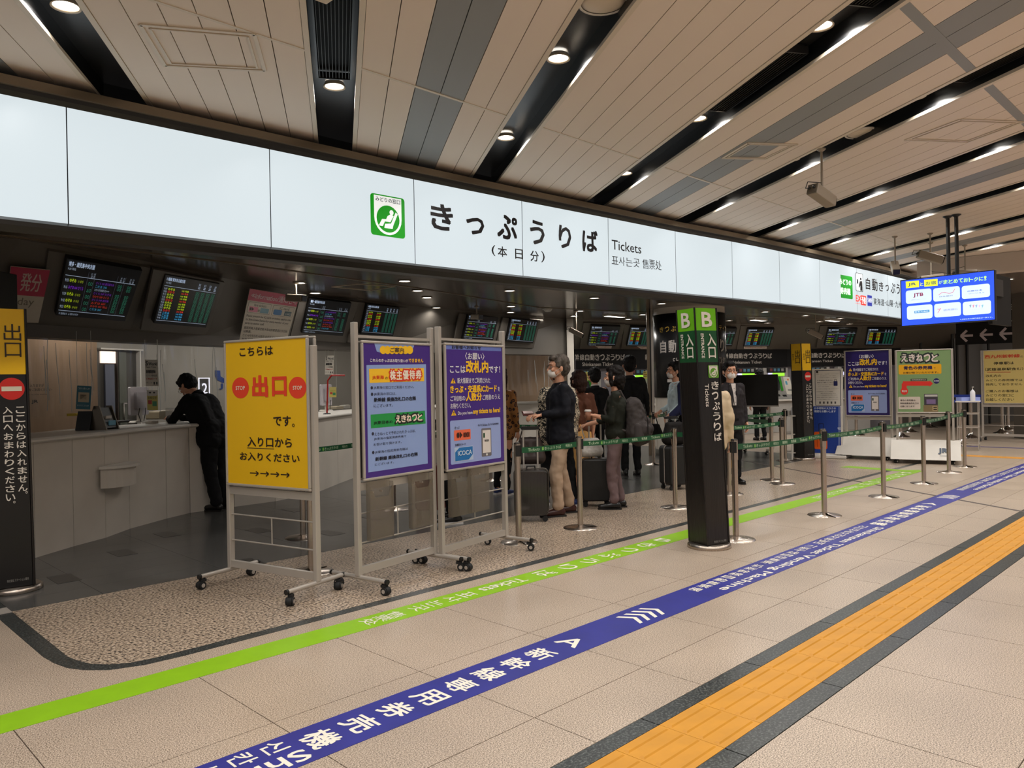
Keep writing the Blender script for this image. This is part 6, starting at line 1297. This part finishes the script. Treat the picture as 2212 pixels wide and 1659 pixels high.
# ================================================================== PEOPLE
def cloth(name, col, var=.08, bump=.35): return mat(name, col, .8, var=var, scale=5, bump=bump, bscale=7, stretch=(1, 1, .45), spec=.25)
def pattern(name, c0, c1, scale, th, ring=None):
    m = bpy.data.materials.new(name); m.use_nodes = True; nt = m.node_tree; b = nt.nodes['Principled BSDF']; b.inputs['Roughness'].default_value = .8
    tc = nt.nodes.new('ShaderNodeTexCoord'); n = nt.nodes.new('ShaderNodeTexNoise'); n.inputs['Scale'].default_value = scale * .9; n.inputs['Distortion'].default_value = 1.8
    v = nt.nodes.new('ShaderNodeTexVoronoi'); v.inputs['Scale'].default_value = scale; nt.links.new(tc.outputs['Object'], v.inputs['Vector']); nt.links.new(tc.outputs['Object'], n.inputs['Vector'])
    r = nt.nodes.new('ShaderNodeValToRGB'); r.color_ramp.interpolation = 'CONSTANT'; el = r.color_ramp.elements
    if ring:
        el[0].position = 0; el[0].color = rgb(ring); el[1].position = .22; el[1].color = rgb(c1); e = el.new(.40); e.color = rgb(c0); nt.links.new(v.outputs['Distance'], r.inputs[0])
    else:
        el[0].position = 0; el[0].color = rgb(c0); el[1].position = th; el[1].color = rgb(c1); nt.links.new(n.outputs[0], r.inputs[0])
    nt.links.new(r.outputs[0], b.inputs['Base Color']); return m
navy = cloth('cloth_navy', (15, 16, 24)); black_c = cloth('cloth_black', (15, 15, 17)); khaki = cloth('cloth_khaki', (176, 150, 126), .05); olive = cloth('cloth_olive', (30, 32, 24)); mauve = cloth('cloth_mauve', (112, 92, 92), .05)
brown_c = cloth('cloth_brown', (84, 48, 32)); beige_c = cloth('cloth_beige', (196, 150, 88)); shirt_b = cloth('cloth_pale_blue', (196, 212, 216)); cream_c = cloth('cloth_cream', (206, 184, 152)); blazer = cloth('cloth_blazer', (40, 36, 38))
shirt_w = cloth('cloth_white', (206, 196, 190)); blue_j = cloth('cloth_blue_jacket', (34, 38, 70)); grey_bag = cloth('bag_grey', (58, 52, 50)); dark_bag = cloth('bag_black', (22, 19, 18))
leop = pattern('cloth_leopard', (146, 96, 46), (32, 18, 12), 19, .2, ring=(110, 62, 28)); floral = pattern('cloth_floral', (14, 14, 15), (206, 190, 164), 32, .5)
hair_g = mat('hair_grey', (84, 76, 69), .7, spec=.2, var=.5, scale=30, bump=.6, bscale=50, stretch=(1, 1, .2)); hair_b = mat('hair_brown', (44, 24, 17), .65, spec=.2, var=.2, scale=20, bump=.5, bscale=50, stretch=(1, 1, .2)); hair_d = mat('hair_dark', (17, 11, 9), .65, spec=.2, bump=.5, bscale=50, stretch=(1, 1, .2))
mask_m = mat('mask_white', (226, 220, 214), .7); shoe_k = mat('shoe_black', (18, 16, 15), .3); shoe_br = mat('shoe_brown', (58, 24, 18), .3); shoe_bl = mat('shoe_blue', (34, 48, 96), .6, var=.5, scale=25); sole_w = mat('sole_white', (206, 202, 198), .5); sole_k = mat('sole_dark', (20, 16, 14), .6)
WRK = {}
def wrinkle(o, size, strength):
    if size not in WRK: x_ = bpy.data.textures.new('clouds', 'CLOUDS'); x_.noise_scale = size; x_.noise_depth = 2; WRK[size] = x_
    m = o.modifiers.new('wrinkle', 'DISPLACE'); m.texture = WRK[size]; m.strength = strength; m.mid_level = .5; return o
def remesh(o, vox, smooth=4, fac=.6):
    m = o.modifiers.new('remesh', 'REMESH'); m.mode = 'VOXEL'; m.voxel_size = vox; m.use_smooth_shade = True
    s_ = o.modifiers.new('smooth', 'SMOOTH'); s_.iterations = smooth; s_.factor = fac; return o
def person(label, P, yaw, h=1.7, lean=0, hp=0, hy=0, arms=None, feet=None, top=black_c, bot=black_c, shoe=shoe_k, sole=sole_k, hair=hair_k, style='short', mask=False, glasses=False, jacket=True, vox=.009, fit=1.0, legfit=1.0, short_sleeve=False, skirt=None, collar=None, inner=None, lapel=False, bare_feet=False, heel=0.0, face=False):
    s = h / 1.745; t = thing('person', label, 'person', (P.x, P.y, 0), yaw)
    pel = Vector((0, 0, .92)); RL = Matrix.Rotation(lean, 3, 'Y')
    T = lambda p: pel + RL @ (Vector(p) - pel)
    nb = Vector((-.01, 0, 1.42)); RH = Matrix.Rotation(hy, 3, 'Z') @ Matrix.Rotation(hp, 3, 'Y')
    HS = 1.14
    Hd = lambda p: T(nb) + RL @ (RH @ ((Vector(p) - nb) * HS))
    if lean: Hd = lambda p: T(nb) + Matrix.Rotation(lean * .45, 3, 'Y') @ (RH @ ((Vector(p) - nb) * HS))
    S = lambda p: tuple(Vector(p) * s)
    arms = arms or {}
    sh = {k: T((-.01, .165 * k, 1.375)) for k in (-1, 1)}
    el = {}; wr = {}; hd = {}
    for k in (-1, 1):
        a = arms.get(k) or (T((-.03, .215 * k, 1.11)), T((.03, .225 * k, .87)), .4)
        el[k], wr[k] = Vector(a[0]), Vector(a[1]); hd[k] = a[2] if len(a) > 2 else .4
    ft = feet or {-1: (0, -.09), 1: (0, .09)}; an = {k: Vector((ft[k][0] - .02, ft[k][1], .085 + heel)) for k in (-1, 1)}; kn = {k: Vector((ft[k][0] * .55 + .03, ft[k][1] * .95, .49)) for k in (-1, 1)}; hipj = {k: Vector((0, .085 * k, .9)) for k in (-1, 1)}
    # ---- body: one continuous surface
    b = MB(); cap = lambda p, q, r, r1=None: b.cap(S(p), S(q), r * s, (r if r1 is None else r1) * s)
    cap(Hd((-.012, 0, 1.40)), Hd((0, 0, 1.53)), .054, .05); b.sph(S(Hd((.0, 0, 1.605))), .094 * s, seg=20, rings=14, sc=(1.03, .84, 1.02)); b.sph(S(Hd((-.03, 0, 1.60))), .08 * s, seg=16, rings=12)
    cap(Hd((.03, 0, 1.55)), Hd((.052, 0, 1.515)), .058, .038); cap(Hd((.02, -.03, 1.54)), Hd((.02, .03, 1.54)), .046); b.sph(S(Hd((.068, 0, 1.497))), .024 * s)
    cap(Hd((.09, 0, 1.592)), Hd((.107, 0, 1.558)), .009, .0145); b.sph(S(Hd((.094, 0, 1.53))), .013 * s, sc=(.7, 1.7, .6)); b.sph(S(Hd((.094, 0, 1.519))), .012 * s, sc=(.7, 1.5, .6)); cap(Hd((.08, -.035, 1.616)), Hd((.08, .035, 1.616)), .014)
    for k in (-1, 1): b.sph(S(Hd((-.004, .083 * k, 1.57))), .028 * s, sc=(.7, .35, 1.15)); b.sph(S(Hd((.072, .045 * k, 1.563))), .02 * s)
    for k in (-1, 1):
        cap(T((0, .06 * k, 1.0)), T((-.01, .08 * k, 1.28)), .09, .095); cap(T((-.01, 0, 1.38)), sh[k], .055, .055); cap(sh[k], el[k], .048, .04); cap(el[k], wr[k], .04, .026)
        cap((0, .06 * k, .93), hipj[k], .1, .09); cap(hipj[k], kn[k], .078, .052); cap(kn[k], an[k], .05, .034); cap(an[k] + Vector((-.02, 0, -.04)), an[k] + Vector((.13, 0, -.05)), .032, .026)
        # hand: palm, four unequal fingers, thumb from the side of the palm
        d = (wr[k] - el[k]).normalized(); up = Vector((0, 0, 1)); sv = (d.cross(up) if abs(d.z) < .8 else Vector((1, 0, 0))).normalized(); nv = sv.cross(d).normalized()
        if abs(d.z) >= .8: nv = Vector((0, -k, 0)); sv = d.cross(nv).normalized()
        if nv.z > .2: nv = -nv
        curl = hd[k]
        for o_ in (-.024, 0, .024): cap(wr[k] + sv * o_ * .5, wr[k] + d * .085 + sv * o_, .017, .0145)
        for i, (o_, l_) in enumerate(((-.033, .064), (-.011, .076), (.011, .072), (.033, .056))):
            p0 = wr[k] + d * .085 + sv * o_; dd = d; a_ = 0
            for q_, r_ in ((.45, .0085), (.32, .0078), (.23, .007)):
                a_ += curl * .8; dd = (d * math.cos(a_) + nv * math.sin(a_)).normalized(); p1 = p0 + dd * l_ * q_; b.cap(S(p0), S(p1), r_ * s, r_ * s * .95, seg=8); p0 = p1
        tb_ = wr[k] + d * .03 - sv * .028; td_ = (d * .7 - sv * .55 + nv * .35).normalized(); t1 = tb_ + td_ * .038; t2 = t1 + (d * .9 + nv * .4 - sv * .1).normalized() * .03; b.cap(S(tb_), S(t1), .0115 * s, .0095 * s, seg=8); b.cap(S(t1), S(t2), .0095 * s, .008 * s, seg=8)
    remesh(b.build('body', skin_m, t), vox * s * (.7 if face else 1), 2, .5)
    # ---- clothes
    b = MB(); cap = lambda p, q, r, r1=None: b.cap(S(p), S(q), r * s, (r if r1 is None else r1) * s); f_ = fit; bx = .012 if jacket else 0
    for k in (-1, 1):
        cap(T((0, .068 * k, 1.0)), T((-.012, .082 * k, 1.27)), (.098 + bx) * f_, (.104 + bx) * f_); cap(T((-.012, .0, 1.37)), sh[k] + Vector((0, -.01 * k, -.005)), .064, .06 + bx * .5)
        cap(T((0, .06 * k, 1.2)), sh[k] - Vector((0, .02 * k, .04)), .085, .062)
        if jacket: cap(T((0, .068 * k, 1.0)), (.0, .075 * k, .84), (.108) * f_, .116 * f_)
        else: cap(T((0, .068 * k, 1.0)), (.0, .068 * k, .93), .1 * f_, .108 * f_)
        if short_sleeve: cap(sh[k], sh[k] + (el[k] - sh[k]) * .8, .064, .06)
        else: cap(sh[k], el[k], .058 + bx * .6, .05 + bx * .4); cap(el[k], wr[k] - (wr[k] - el[k]) * (.08 if jacket else (.45 if style == 'bob' else .12)), .05 + bx * .4, .037 + bx * .3)
    b.tube(S(T((-.012, 0, 1.395))), S(T((-.004, 0, 1.445))), .066 * s, .060 * s, seg=18)
    wrinkle(remesh(b.build('jacket' if jacket else 'top', top, t), .012 * s, 5), .09, .03)
    if jacket: MB().tube(S(T((-.025, 0, 1.40))), S(T((-.016, 0, 1.45))), .078 * s, .070 * s, seg=20).build('jacket_collar', top, t, bevel=.004)
    if collar: MB().tube(S(T((-.012, 0, 1.43))), S(T((-.004, 0, 1.475))), .062 * s, .059 * s, seg=20).build('shirt_collar', collar, t)
    if lapel:      # open front: shirt panel with buttons between two lapels
        q = lambda y, z, x: S(T((x, y, z)))
        MB().add([q(-.045, 1.43, .075), q(.045, 1.43, .075), q(.03, 1.12, .123), q(-.03, 1.12, .123), q(-.045, 1.43, .05), q(.045, 1.43, .05), q(.03, 1.12, .09), q(-.03, 1.12, .09)], [(0, 1, 2, 3), (7, 6, 5, 4), (0, 4, 5, 1), (1, 5, 6, 2), (2, 6, 7, 3), (3, 7, 4, 0)]).build('shirt_front', inner or shirt_w, t, bevel=.006)
        for k in (-1, 1): MB().add([q(.04 * k, 1.44, .078), q(.085 * k, 1.36, .098), q(.07 * k, 1.27, .128), q(.012 * k, 1.1, .134), q(.028 * k, 1.3, .118)], [(0, 1, 2, 3, 4) if k < 0 else (4, 3, 2, 1, 0)]).build('lapel', top, t)
        b = MB()
        for i in range(4): b.sph(q(0, 1.36 - .065 * i, .088 + .011 * i + .012), .005, seg=8, rings=5)
        b.build('shirt_button', mat('button_dark', (60, 56, 56), .4), t)
    b = MB()
    if skirt:
        for k in (-1, 1): cap((0, .06 * k, .97), (0, .07 * k, .45), .1, .15)
        remesh(b.build('skirt', bot, t), .014 * s, 5)
    else:
        for k in (-1, 1):
            cap((0, .055 * k, .97), (0, .06 * k, .92), .108 * legfit, .112 * legfit); cap(hipj[k] + Vector((0, 0, .0)), kn[k], .09 * legfit, .067 * legfit); cap(kn[k], an[k] + Vector((0, 0, .03)), .066 * legfit, .054 * legfit); cap(an[k] + Vector((0, 0, .06)), an[k] + Vector((.012, 0, .03)), .054 * legfit, .053 * legfit)
        wrinkle(remesh(b.build('trousers', bot, t), .012 * s, 5), .11, .035)
    for k in (-1, 1):
        b = MB(); a = an[k]; x0, y0 = a.x - .045, a.y; zz = .038
        b.sph(S((x0 + .005, y0, zz + .012 + heel)), .042 * s, sc=(1, .85, 1.0)); b.cap(S((x0 + .03, y0, zz + .018 + heel * .7)), S((x0 + .20, y0, zz - .004)), .042 * s, .034 * s); b.sph(S((x0 + .205, y0, zz - .003)), .042 * s, sc=(1.05, .95, .75))
        if not bare_feet: b.cap(S((x0 + .03, y0, .07)), S((x0 + .035, y0, .12)), .042 * s, .04 * s)
        o = remesh(b.build('shoe', shoe, t), .009 * s, 3)
        pts = [(x0 - .04, y0 - .025), (x0 + .06, y0 - .035), (x0 + .17, y0 - .046), (x0 + .235, y0 - .03), (x0 + .25, y0), (x0 + .235, y0 + .03), (x0 + .17, y0 + .046), (x0 + .06, y0 + .035), (x0 - .04, y0 + .025)]
        MB().prism([(x * s, y * s) for x, y in pts], 0, .018 * s if sole is not sole_w else .026 * s).build('sole', sole, o)
    # ---- hair
    b = MB(); sp = lambda p, r, sc=(1, 1, 1): b.sph(S(Hd(p)), r * s, seg=16, rings=12, sc=sc)
    if style == 'short': sp((-.02, 0, 1.632), .104, (1.0, .93, .93)); sp((-.04, 0, 1.58), .094, (.9, .94, 1.05)); sp((.045, 0, 1.672), .052, (1.1, 1.35, .75)); [sp((.012, .07 * k, 1.615), .036, (1.1, .6, 1.2)) for k in (-1, 1)]
    elif style == 'bob': sp((-.018, 0, 1.625), .108, (1.0, .95, .95)); sp((-.035, 0, 1.56), .105, (.95, .98, 1.05)); sp((.03, 0, 1.665), .062, (1.1, 1.35, .8)); [b.cap(S(Hd((.03, .078 * k, 1.60))), S(Hd((.02, .078 * k, 1.50))), .03 * s, .024 * s) for k in (-1, 1)]; sp((-.06, 0, 1.49), .07, (.8, 1.1, .9))
    elif style == 'long': sp((-.018, 0, 1.625), .105, (1.0, .93, .95)); sp((.03, 0, 1.662), .062, (1.1, 1.3, .8)); [b.cap(S(Hd((-.05, .045 * k, 1.58))), S(T((-.105, .06 * k, 1.24))), .075 * s, .05 * s) for k in (-1, 1)]; b.cap(S(Hd((-.06, 0, 1.58))), S(T((-.11, 0, 1.2))), .08 * s, .05 * s)
    wrinkle(remesh(b.build('hair', hair, t), .008 * s, 2), .03, .02)
    if mask:
        b = MB().sph(S(Hd((.056, 0, 1.527))), .056 * s, seg=18, rings=12, sc=(1.0, 1.08, .9)); b.sph(S(Hd((.096, 0, 1.542))), .024 * s, sc=(.75, 1, 1.3)); o = remesh(b.build('face_mask', mask_m, t), .007 * s, 2)
        b = MB()
        for k in (-1, 1): b.path([S(Hd((.05, .06 * k, 1.545))), S(Hd((.0, .09 * k, 1.58)))], .0022, seg=5); b.path([S(Hd((.045, .055 * k, 1.50))), S(Hd((-.004, .09 * k, 1.545)))], .0022, seg=5)
        b.build('ear_loop', mask_m, o)
    for k in (-1, 1):
        if face or mask or glasses:
            e = MB().sph(S(Hd((.0835, .032 * k, 1.59))), .0125 * s, sc=(.55, 1.25, .6)).build('eye', mat('eye_white', (190, 180, 172), .3), t); MB().sph(S(Hd((.0895, .032 * k, 1.59))), .0065 * s, sc=(.5, 1, 1), seg=8, rings=6).build('iris', blackp, e)
            MB().cap(S(Hd((.09, .017 * k, 1.613))), S(Hd((.084, .05 * k, 1.613))), .0038 * s, .003 * s, seg=6).build('eyebrow', hair_k if hair is not hair_g else hair_g, t)
    if glasses:
        b = MB()
        for k in (-1, 1):
            c_ = Vector((.104, .032 * k, 1.588)); ring = [S(Hd(c_ + Vector((0, .024 * math.cos(a), .018 * math.sin(a))))) for a in np.linspace(0, 2 * PI, 15)]
            for p, q in zip(ring, ring[1:]): b.tube(p, q, .0018, seg=5)
            b.tube(S(Hd((.104, .056 * k, 1.592))), S(Hd((-.004, .084 * k, 1.588))), .0018, seg=5)
        b.tube(S(Hd((.104, -.009, 1.592))), S(Hd((.104, .009, 1.592))), .0018, seg=5); b.build('glasses', blackp, t)
    t['_s'] = s; JO[t.name] = dict(wr=wr, el=el, sh=sh, T=T, s=s, yaw=yaw, P=P); return t
JO = {}
def J_world(t, p): return rootm(t) @ (Vector(p) * JO[t.name]['s'])
R_ = math.radians
# 1 man leaning on the counter
m1 = person('person in a black suit and glasses leaning forward over the left counter', G(463, 1100), R_(112), 1.77, lean=.52, hp=.55, arms={1: ((.36, .27, 1.06), (.56, .12, 1.09), .5), -1: ((.36, -.2, 1.06), (.56, -.05, 1.09), .5)}, feet={-1: (-.05, -.1), 1: (-.12, .1)}, glasses=True, fit=1.35, legfit=1.25)
# 2 man half hidden behind the purple boards
m2 = person('person in black seen between and below the two purple boards, white-soled trainers', G(975, 1128), R_(150), 1.68, arms={1: ((-.02, .22, 1.1), (.24, .16, 1.05), .8), -1: ((-.02, -.22, 1.1), (.24, -.16, 1.05), .8)}, shoe=shoe_k, sole=sole_w, feet={-1: (0, -.12), 1: (0, .12)})
# 3 leopard cardigan
m3 = person('person with long brown hair in a leopard print cardigan and black trousers', G(1086, 1069), R_(20), 1.67, top=leop, style='long', hair=hair_b, shoe=shoe_bl, sole=sole_w, jacket=True, bare_feet=True, legfit=.85, feet={-1: (-.06, -.1), 1: (.06, .1)}, fit=1.05)
# 4 floral top
m4 = person('person in a black and cream patterned top standing behind the navy jacket man', atD(1203, 800, 9.1), R_(60), 1.70, top=floral, hair=hair_k, mask=True, shoe=shoe_bl, sole=sole_w, jacket=True, fit=1.5, feet={-1: (-.1, -.14), 1: (.12, .14)}, bare_feet=True)
# 5 man in navy jacket
m5 = person('grey-haired person in a navy jacket and khaki trousers holding an open wallet', G(1213, 1112), R_(146), 1.755, hy=.02, top=navy, bot=khaki, shoe=shoe_br, sole=sole_k, hair=hair_g, mask=True, glasses=True, face=True, fit=1.24, legfit=1.1,
            arms={1: ((-.01, .23, 1.13), (.22, .13, 1.10), .9), -1: ((-.02, -.22, 1.12), (.24, -.10, 1.09), .7)}, feet={-1: (-.10, -.1), 1: (.08, .1)}, vox=.009)
# 6 brown short-sleeved woman
m6 = person('brown-haired person in a brown short-sleeved top and sand skirt behind the navy jacket man', atD(1250, 800, 9.75), R_(70), 1.60, top=brown_c, bot=beige_c, style='bob', hair=hair_b, jacket=False, short_sleeve=True, skirt=True, shoe=shoe_k)
# 7 suited man, white collar
m7 = person('person in a black suit with white collar standing with back turned in the queue', G(1288, 1032), R_(62), 1.67, collar=shirt_w, glasses=False)
# 8 tall man
m8 = person('tall person in a black suit, back turned, holding a black handbag', G(1364, 1028), R_(48), 1.845, fit=1.05, arms={-1: (Vector((-.03, -.23, 1.11)), Vector((.02, -.25, .88)), .8)})
# 9 woman with backpack
m9 = person('person with short dark hair, olive top and mauve trousers wearing a grey backpack', G(1333, 1098), R_(128), 1.635, hy=-.15, top=olive, bot=mauve, style='bob', hair=hair_d, mask=True, jacket=False, shoe=shoe_k, bare_feet=True, fit=1.22, legfit=1.05,
            arms={1: ((.05, .20, 1.09), (.25, .12, 1.14), 1.0), -1: ((.08, -.2, 1.08), (.34, -.19, 1.02), .9)}, feet={-1: (-.02, -.09), 1: (.05, .09)}, vox=.009)
# 10 pale blue shirt
m10 = person('person in a pale blue shirt and mask, jacket over the arm, left of B pillar', atD(1458, 800, 11.5), R_(140), 1.73, top=shirt_b, hair=hair_k, mask=True, jacket=False, face=True, arms={1: ((-.03, .23, 1.12), (.16, .19, .95), .9), -1: ((-.02, -.2, 1.1), (.2, -.12, 1.0), .9)}, fit=1.05)
# 11 masked staff man in blazer
m11 = person('person in a dark blazer and mask looking out just right of the B pillar', atD(1577, 800, 10.7), R_(240), 1.70, hy=-.25, top=blazer, hair=hair_k, mask=True, glasses=True, face=True, lapel=True, inner=shirt_w, fit=1.08)
# 12 customer at a machine
m12 = person('dark-haired person at a ticket machine behind the blank black board', atD(1640, 800, 18.2), R_(50), 1.69, hair=hair_k)
# 13 cream coat
m13 = person('person in a cream coat almost hidden behind the B pillar', atD(1531, 800, 8.1), R_(35), 1.62, top=cream_c, hair=hair_d, style='bob', fit=1.0)
# ---------------------------------------------------------------- things they hold and bags
def rod(b, p, q, r=.006, mi=0): b.tube(p, q, r, seg=8, mi=mi)
def suitcase(label, P, rz, w_, d_, h_, m, ribs=0, handle=.45, trim=None, hm=alu, big=False):
    t = thing('suitcase', label, 'suitcase', (P.x, P.y, 0), rz); z0 = .065
    MB().rbox((0, 0, z0 + h_ / 2), (w_, d_, h_), .05, seg=6).build('shell', m, t, bevel=.018)
    if ribs:
        src = None
        for s_ in (-1, 1):
            for k in range(ribs):
                x = -w_ * .4 + w_ * .8 * k / (ribs - 1)
                if src is None: src = MB().rbox((0, 0, h_ / 2 + z0), (.016, .016, h_ * .84), .007).build('rib', m, t); o = src
                else: o = inst(src, 'rib', (0, 0, 0), parent=t)
                o.location = (x, s_ * (d_ / 2 + .002), 0)
    b = MB()
    if trim:
        pts = rrect_pts(-w_ / 2 - .004, z0 - .004, w_ / 2 + .004, z0 + h_ + .004, .05, 5)
        for p, q in zip(pts, pts[1:] + pts[:1]): b.tube((p[0], 0, p[1]), (q[0], 0, q[1]), .005, seg=6)
        b.build('zip_band', trim, t)
    for sx_ in (-1, 1):
        for sy in (-1, 1):
            b = MB(); b.tube((sx_ * (w_ / 2 - .04), sy * (d_ / 2 - .035) - .012, .03), (sx_ * (w_ / 2 - .04), sy * (d_ / 2 - .035) + .012, .03), .029, seg=14); b.box((sx_ * (w_ / 2 - .04), sy * (d_ / 2 - .035), .06), (.03, .03, .03)); b.build('wheel', rubber, t)
    b = MB(); b.path([(-.045, 0, z0 + h_), (-.04, 0, z0 + h_ + .028), (.04, 0, z0 + h_ + .028), (.045, 0, z0 + h_)], .008, seg=6); b.build('carry_handle', blackp, t)
    if handle:
        hx = w_ * .21; b = MB()
        for s_ in (-1, 1): b.tube((s_ * hx, d_ * .3, z0 + h_ * .96), (s_ * hx, d_ * .3, z0 + h_ + handle), .0095, seg=8)
        b.build('telescopic_tube', hm, t); MB().rbox((0, d_ * .3, z0 + h_ + handle + .008), (hx * 2 + .05, .03, .034), .012).build('grip', blackp, t)
    return t
def bag(label, c, sz, m, rz=0, strap=None, name='bag', flap=True):
    t = thing(name, label, 'bag', (c.x, c.y, c.z), rz); b = MB(); n = 10; vs = []
    w_, d_, h_ = sz
    b.cap((-w_ * .3, 0, d_ * .5), (w_ * .3, 0, d_ * .5), d_ * .5); b.cap((-w_ * .25, 0, h_ * .75), (w_ * .25, 0, h_ * .75), d_ * .34); b.cap((-w_ * .32, 0, d_ * .5), (-w_ * .24, 0, h_ * .75), d_ * .5, d_ * .34); b.cap((w_ * .32, 0, d_ * .5), (w_ * .24, 0, h_ * .75), d_ * .5, d_ * .34); b.cap((0, 0, d_ * .5), (0, 0, h_ * .75), d_ * .5, d_ * .36)
    remesh(b.build('bag_body', m, t), .009, 4)
    if strap: MB().path([tuple(Vector(p)) for p in strap], .007, seg=6).build('strap', m, t)
    return t
case1 = suitcase('glossy dark ribbed suitcase beside the man in the navy jacket', G(1149, 1124), R_(-45), .355, .24, .48, mat('case_gloss', (30, 27, 24), .16, coat=.5), ribs=9, handle=.42, trim=mat('case_trim', (120, 112, 104), .3, .7))
c1 = rootm(case1) @ Vector((0, 0, .66)); bag('dark brown bag resting on the handle of the ribbed suitcase', rootm(case1) @ Vector((.0, .15, .575)), (.3, .15, .33), mat('bag_brown', (48, 36, 32), .6, bump=.4, bscale=8), R_(-45), [(-.12, 0, .24), (-.08, -.02, .38), (.08, -.02, .38), (.12, 0, .24)])
case2 = suitcase('black matte suitcase beside the person with the grey backpack', G(1288, 1092), R_(-50), .33, .25, .49, mat('case_black', (20, 19, 18), .5, var=.1), handle=.42)
pb2 = bag('white plastic shopping bag on top of the black matte suitcase', rootm(case2) @ Vector((-.05, -.02, .57)), (.26, .14, .24), mat('plastic_white', (206, 200, 192), .35, bump=1.0, bscale=14, alpha=.93), R_(-30), [(-.05, 0, .16), (-.1, .0, .3), (-.11, 0, .36)], name='shopping_bag')
case3 = suitcase('black suitcase with pale zip line left of the B pillar', G(1459, 1056), R_(-20), .34, .26, .52, mat('case_black', (20, 19, 18), .5, var=.1), handle=.36, trim=mat('zip_pale', (170, 160, 150), .4))
bag('black bag resting on the suitcase left of the B pillar', rootm(case3) @ Vector((-.02, -.02, .59)), (.3, .17, .34), dark_bag, R_(-30), [(-.1, 0, .26), (-.04, 0, .36), (.06, 0, .36), (.1, 0, .26)])
suitcase('dark red suitcase seen through the gap between the purple boards', G(931, 1112), R_(-40), .34, .24, .5, mat('case_red', (88, 26, 18), .35), handle=.3, ribs=5)
suitcase('yellow suitcase edge showing right of the B pillar', atD(1549, 800, 12.0), R_(-45), .36, .25, .56, mat('case_yellow', (226, 160, 20), .4), handle=.3)
suitcase('dark cabin suitcase standing behind the leaning man', G(484, 1083), R_(-60), .34, .25, .38, mat('case_brown', (48, 36, 32), .4), handle=.3, hm=chrome)
# tall man's handbag
wj = J_world(m8, JO[m8.name]['wr'][-1]); bag('black handbag carried by the tall person in the black suit', Vector((wj.x, wj.y, wj.z - .36)) + _r * .08, (.30, .13, .24), dark_bag, R_(-45), [(-.09, 0, .18), (-.05, 0, .34), (.05, 0, .34), (.09, 0, .18)], name='handbag')
# wallet and card case of the navy jacket man
wj = J_world(m5, JO[m5.name]['wr'][-1]) - _r * .09 - Vector((0, 0, .0)); t = thing('wallet', 'open brown wallet in the hands of the man in the navy jacket', 'wallet', tuple(wj), R_(-30)); MB().box((0, 0, .02), (.13, .09, .012), R=Matrix.Rotation(.5, 3, 'X')).build('cover', mat('wallet_brown', (84, 40, 36), .4), t, bevel=.003); MB().box((0, -.004, .032), (.11, .05, .006), R=Matrix.Rotation(.5, 3, 'X')).build('card', mat('card_pale', (200, 180, 176), .4), t)
# coffee cup
wj = J_world(m9, JO[m9.name]['wr'][1]) - _r * .075; t = thing('paper_cup', 'paper cup with white lid held by the person with the grey backpack', 'cup', (wj.x, wj.y, wj.z - .05), 0); MB().lathe([(0, 0), (.027, 0), (.037, .1), (0, .1)], seg=18).build('cup_body', mat('cup_brown', (150, 100, 74), .6), t); MB().lathe([(.04, .098), (.04, .108), (.032, .12), (0, .12)], seg=18).build('lid', mat('lid_white', (214, 206, 198), .4), t)
# backpack
jj = JO[m9.name]; t = thing('backpack', 'grey nylon backpack with side pockets on the person in the olive top', 'backpack', tuple(m9.location), R_(128)); b = MB(); f = lambda p: tuple(Vector(p) * jj['s'])
b.cap(f((-.22, -.08, 1.24)), f((-.22, .08, 1.24)), .09); b.cap(f((-.27, -.09, .95)), f((-.27, .09, .95)), .15); b.cap(f((-.22, 0, 1.24)), f((-.28, 0, .93)), .11, .16)
for k in (-1, 1): b.cap(f((-.21, .09 * k, 1.22)), f((-.26, .11 * k, .92)), .08, .125)
remesh(b.build('pack_body', grey_bag, t), .011, 4); wrinkle(t.children[0], .09, .04)
b = MB(); b.cap(f((-.38, -.06, .97)), f((-.38, .06, .97)), .075); b.cap(f((-.36, -.06, 1.06)), f((-.36, .06, 1.06)), .06); remesh(b.build('front_pocket', grey_bag, t), .011, 4)
b = MB(); b.cap(f((-.26, .2, 1.0)), f((-.27, .21, .88)), .05, .065); remesh(b.build('side_pocket', grey_bag, t), .011, 4)
b = MB()
for x_ in (-.18, -.34): b.path([f((x_, .1, 1.27)), f((x_ - .04, .19, 1.08)), f((x_ - .04, .235, .92))], .006, seg=5)
b.build('zip_line', dark_bag, t)
for k in (-1, 1): MB().path([f((-.14, .08 * k, 1.28)), f((-.06, .095 * k, 1.435)), f((.07, .10 * k, 1.36)), f((.125, .11 * k, 1.2)), f((.08, .14 * k, 1.02)), f((-.12, .15 * k, .95))], .014, seg=8).build('shoulder_strap', grey_bag, t)
MB().path([f((-.17, -.02, 1.29)), f((-.19, 0, 1.33)), f((-.17, .02, 1.29))], .008, seg=6).build('top_loop', grey_bag, t); MB().path([f((-.31, -.06, 1.1)), f((-.335, 0, 1.12)), f((-.31, .08, 1.08))], .004, seg=5).build('zip', chrome, t)
# jacket over the arm of the pale blue shirt man
jj = JO[m10.name]; t = thing('folded_jacket', 'dark blue jacket folded over the arm of the person in the pale blue shirt', 'jacket', tuple(m10.location), R_(140)); b = MB(); f = lambda p: tuple(Vector(p) * jj['s'])
b.cap(f((-.03, .22, 1.38)), f((-.04, .26, 1.08)), .068, .08); b.cap(f((-.04, .26, 1.08)), f((.12, .23, .95)), .075, .055); b.cap(f((-.08, .2, 1.36)), f((-.12, .2, 1.0)), .06, .09); b.cap(f((-.1, .22, 1.05)), f((-.08, .22, .78)), .08, .06); remesh(b.build('cloth', blue_j, t), .011, 4); MB().box(f((.0, .305, 1.0)), (.05, .01, .09)).build('pocket_flap', blue_j, t)

finish_prints(); finish_screens()
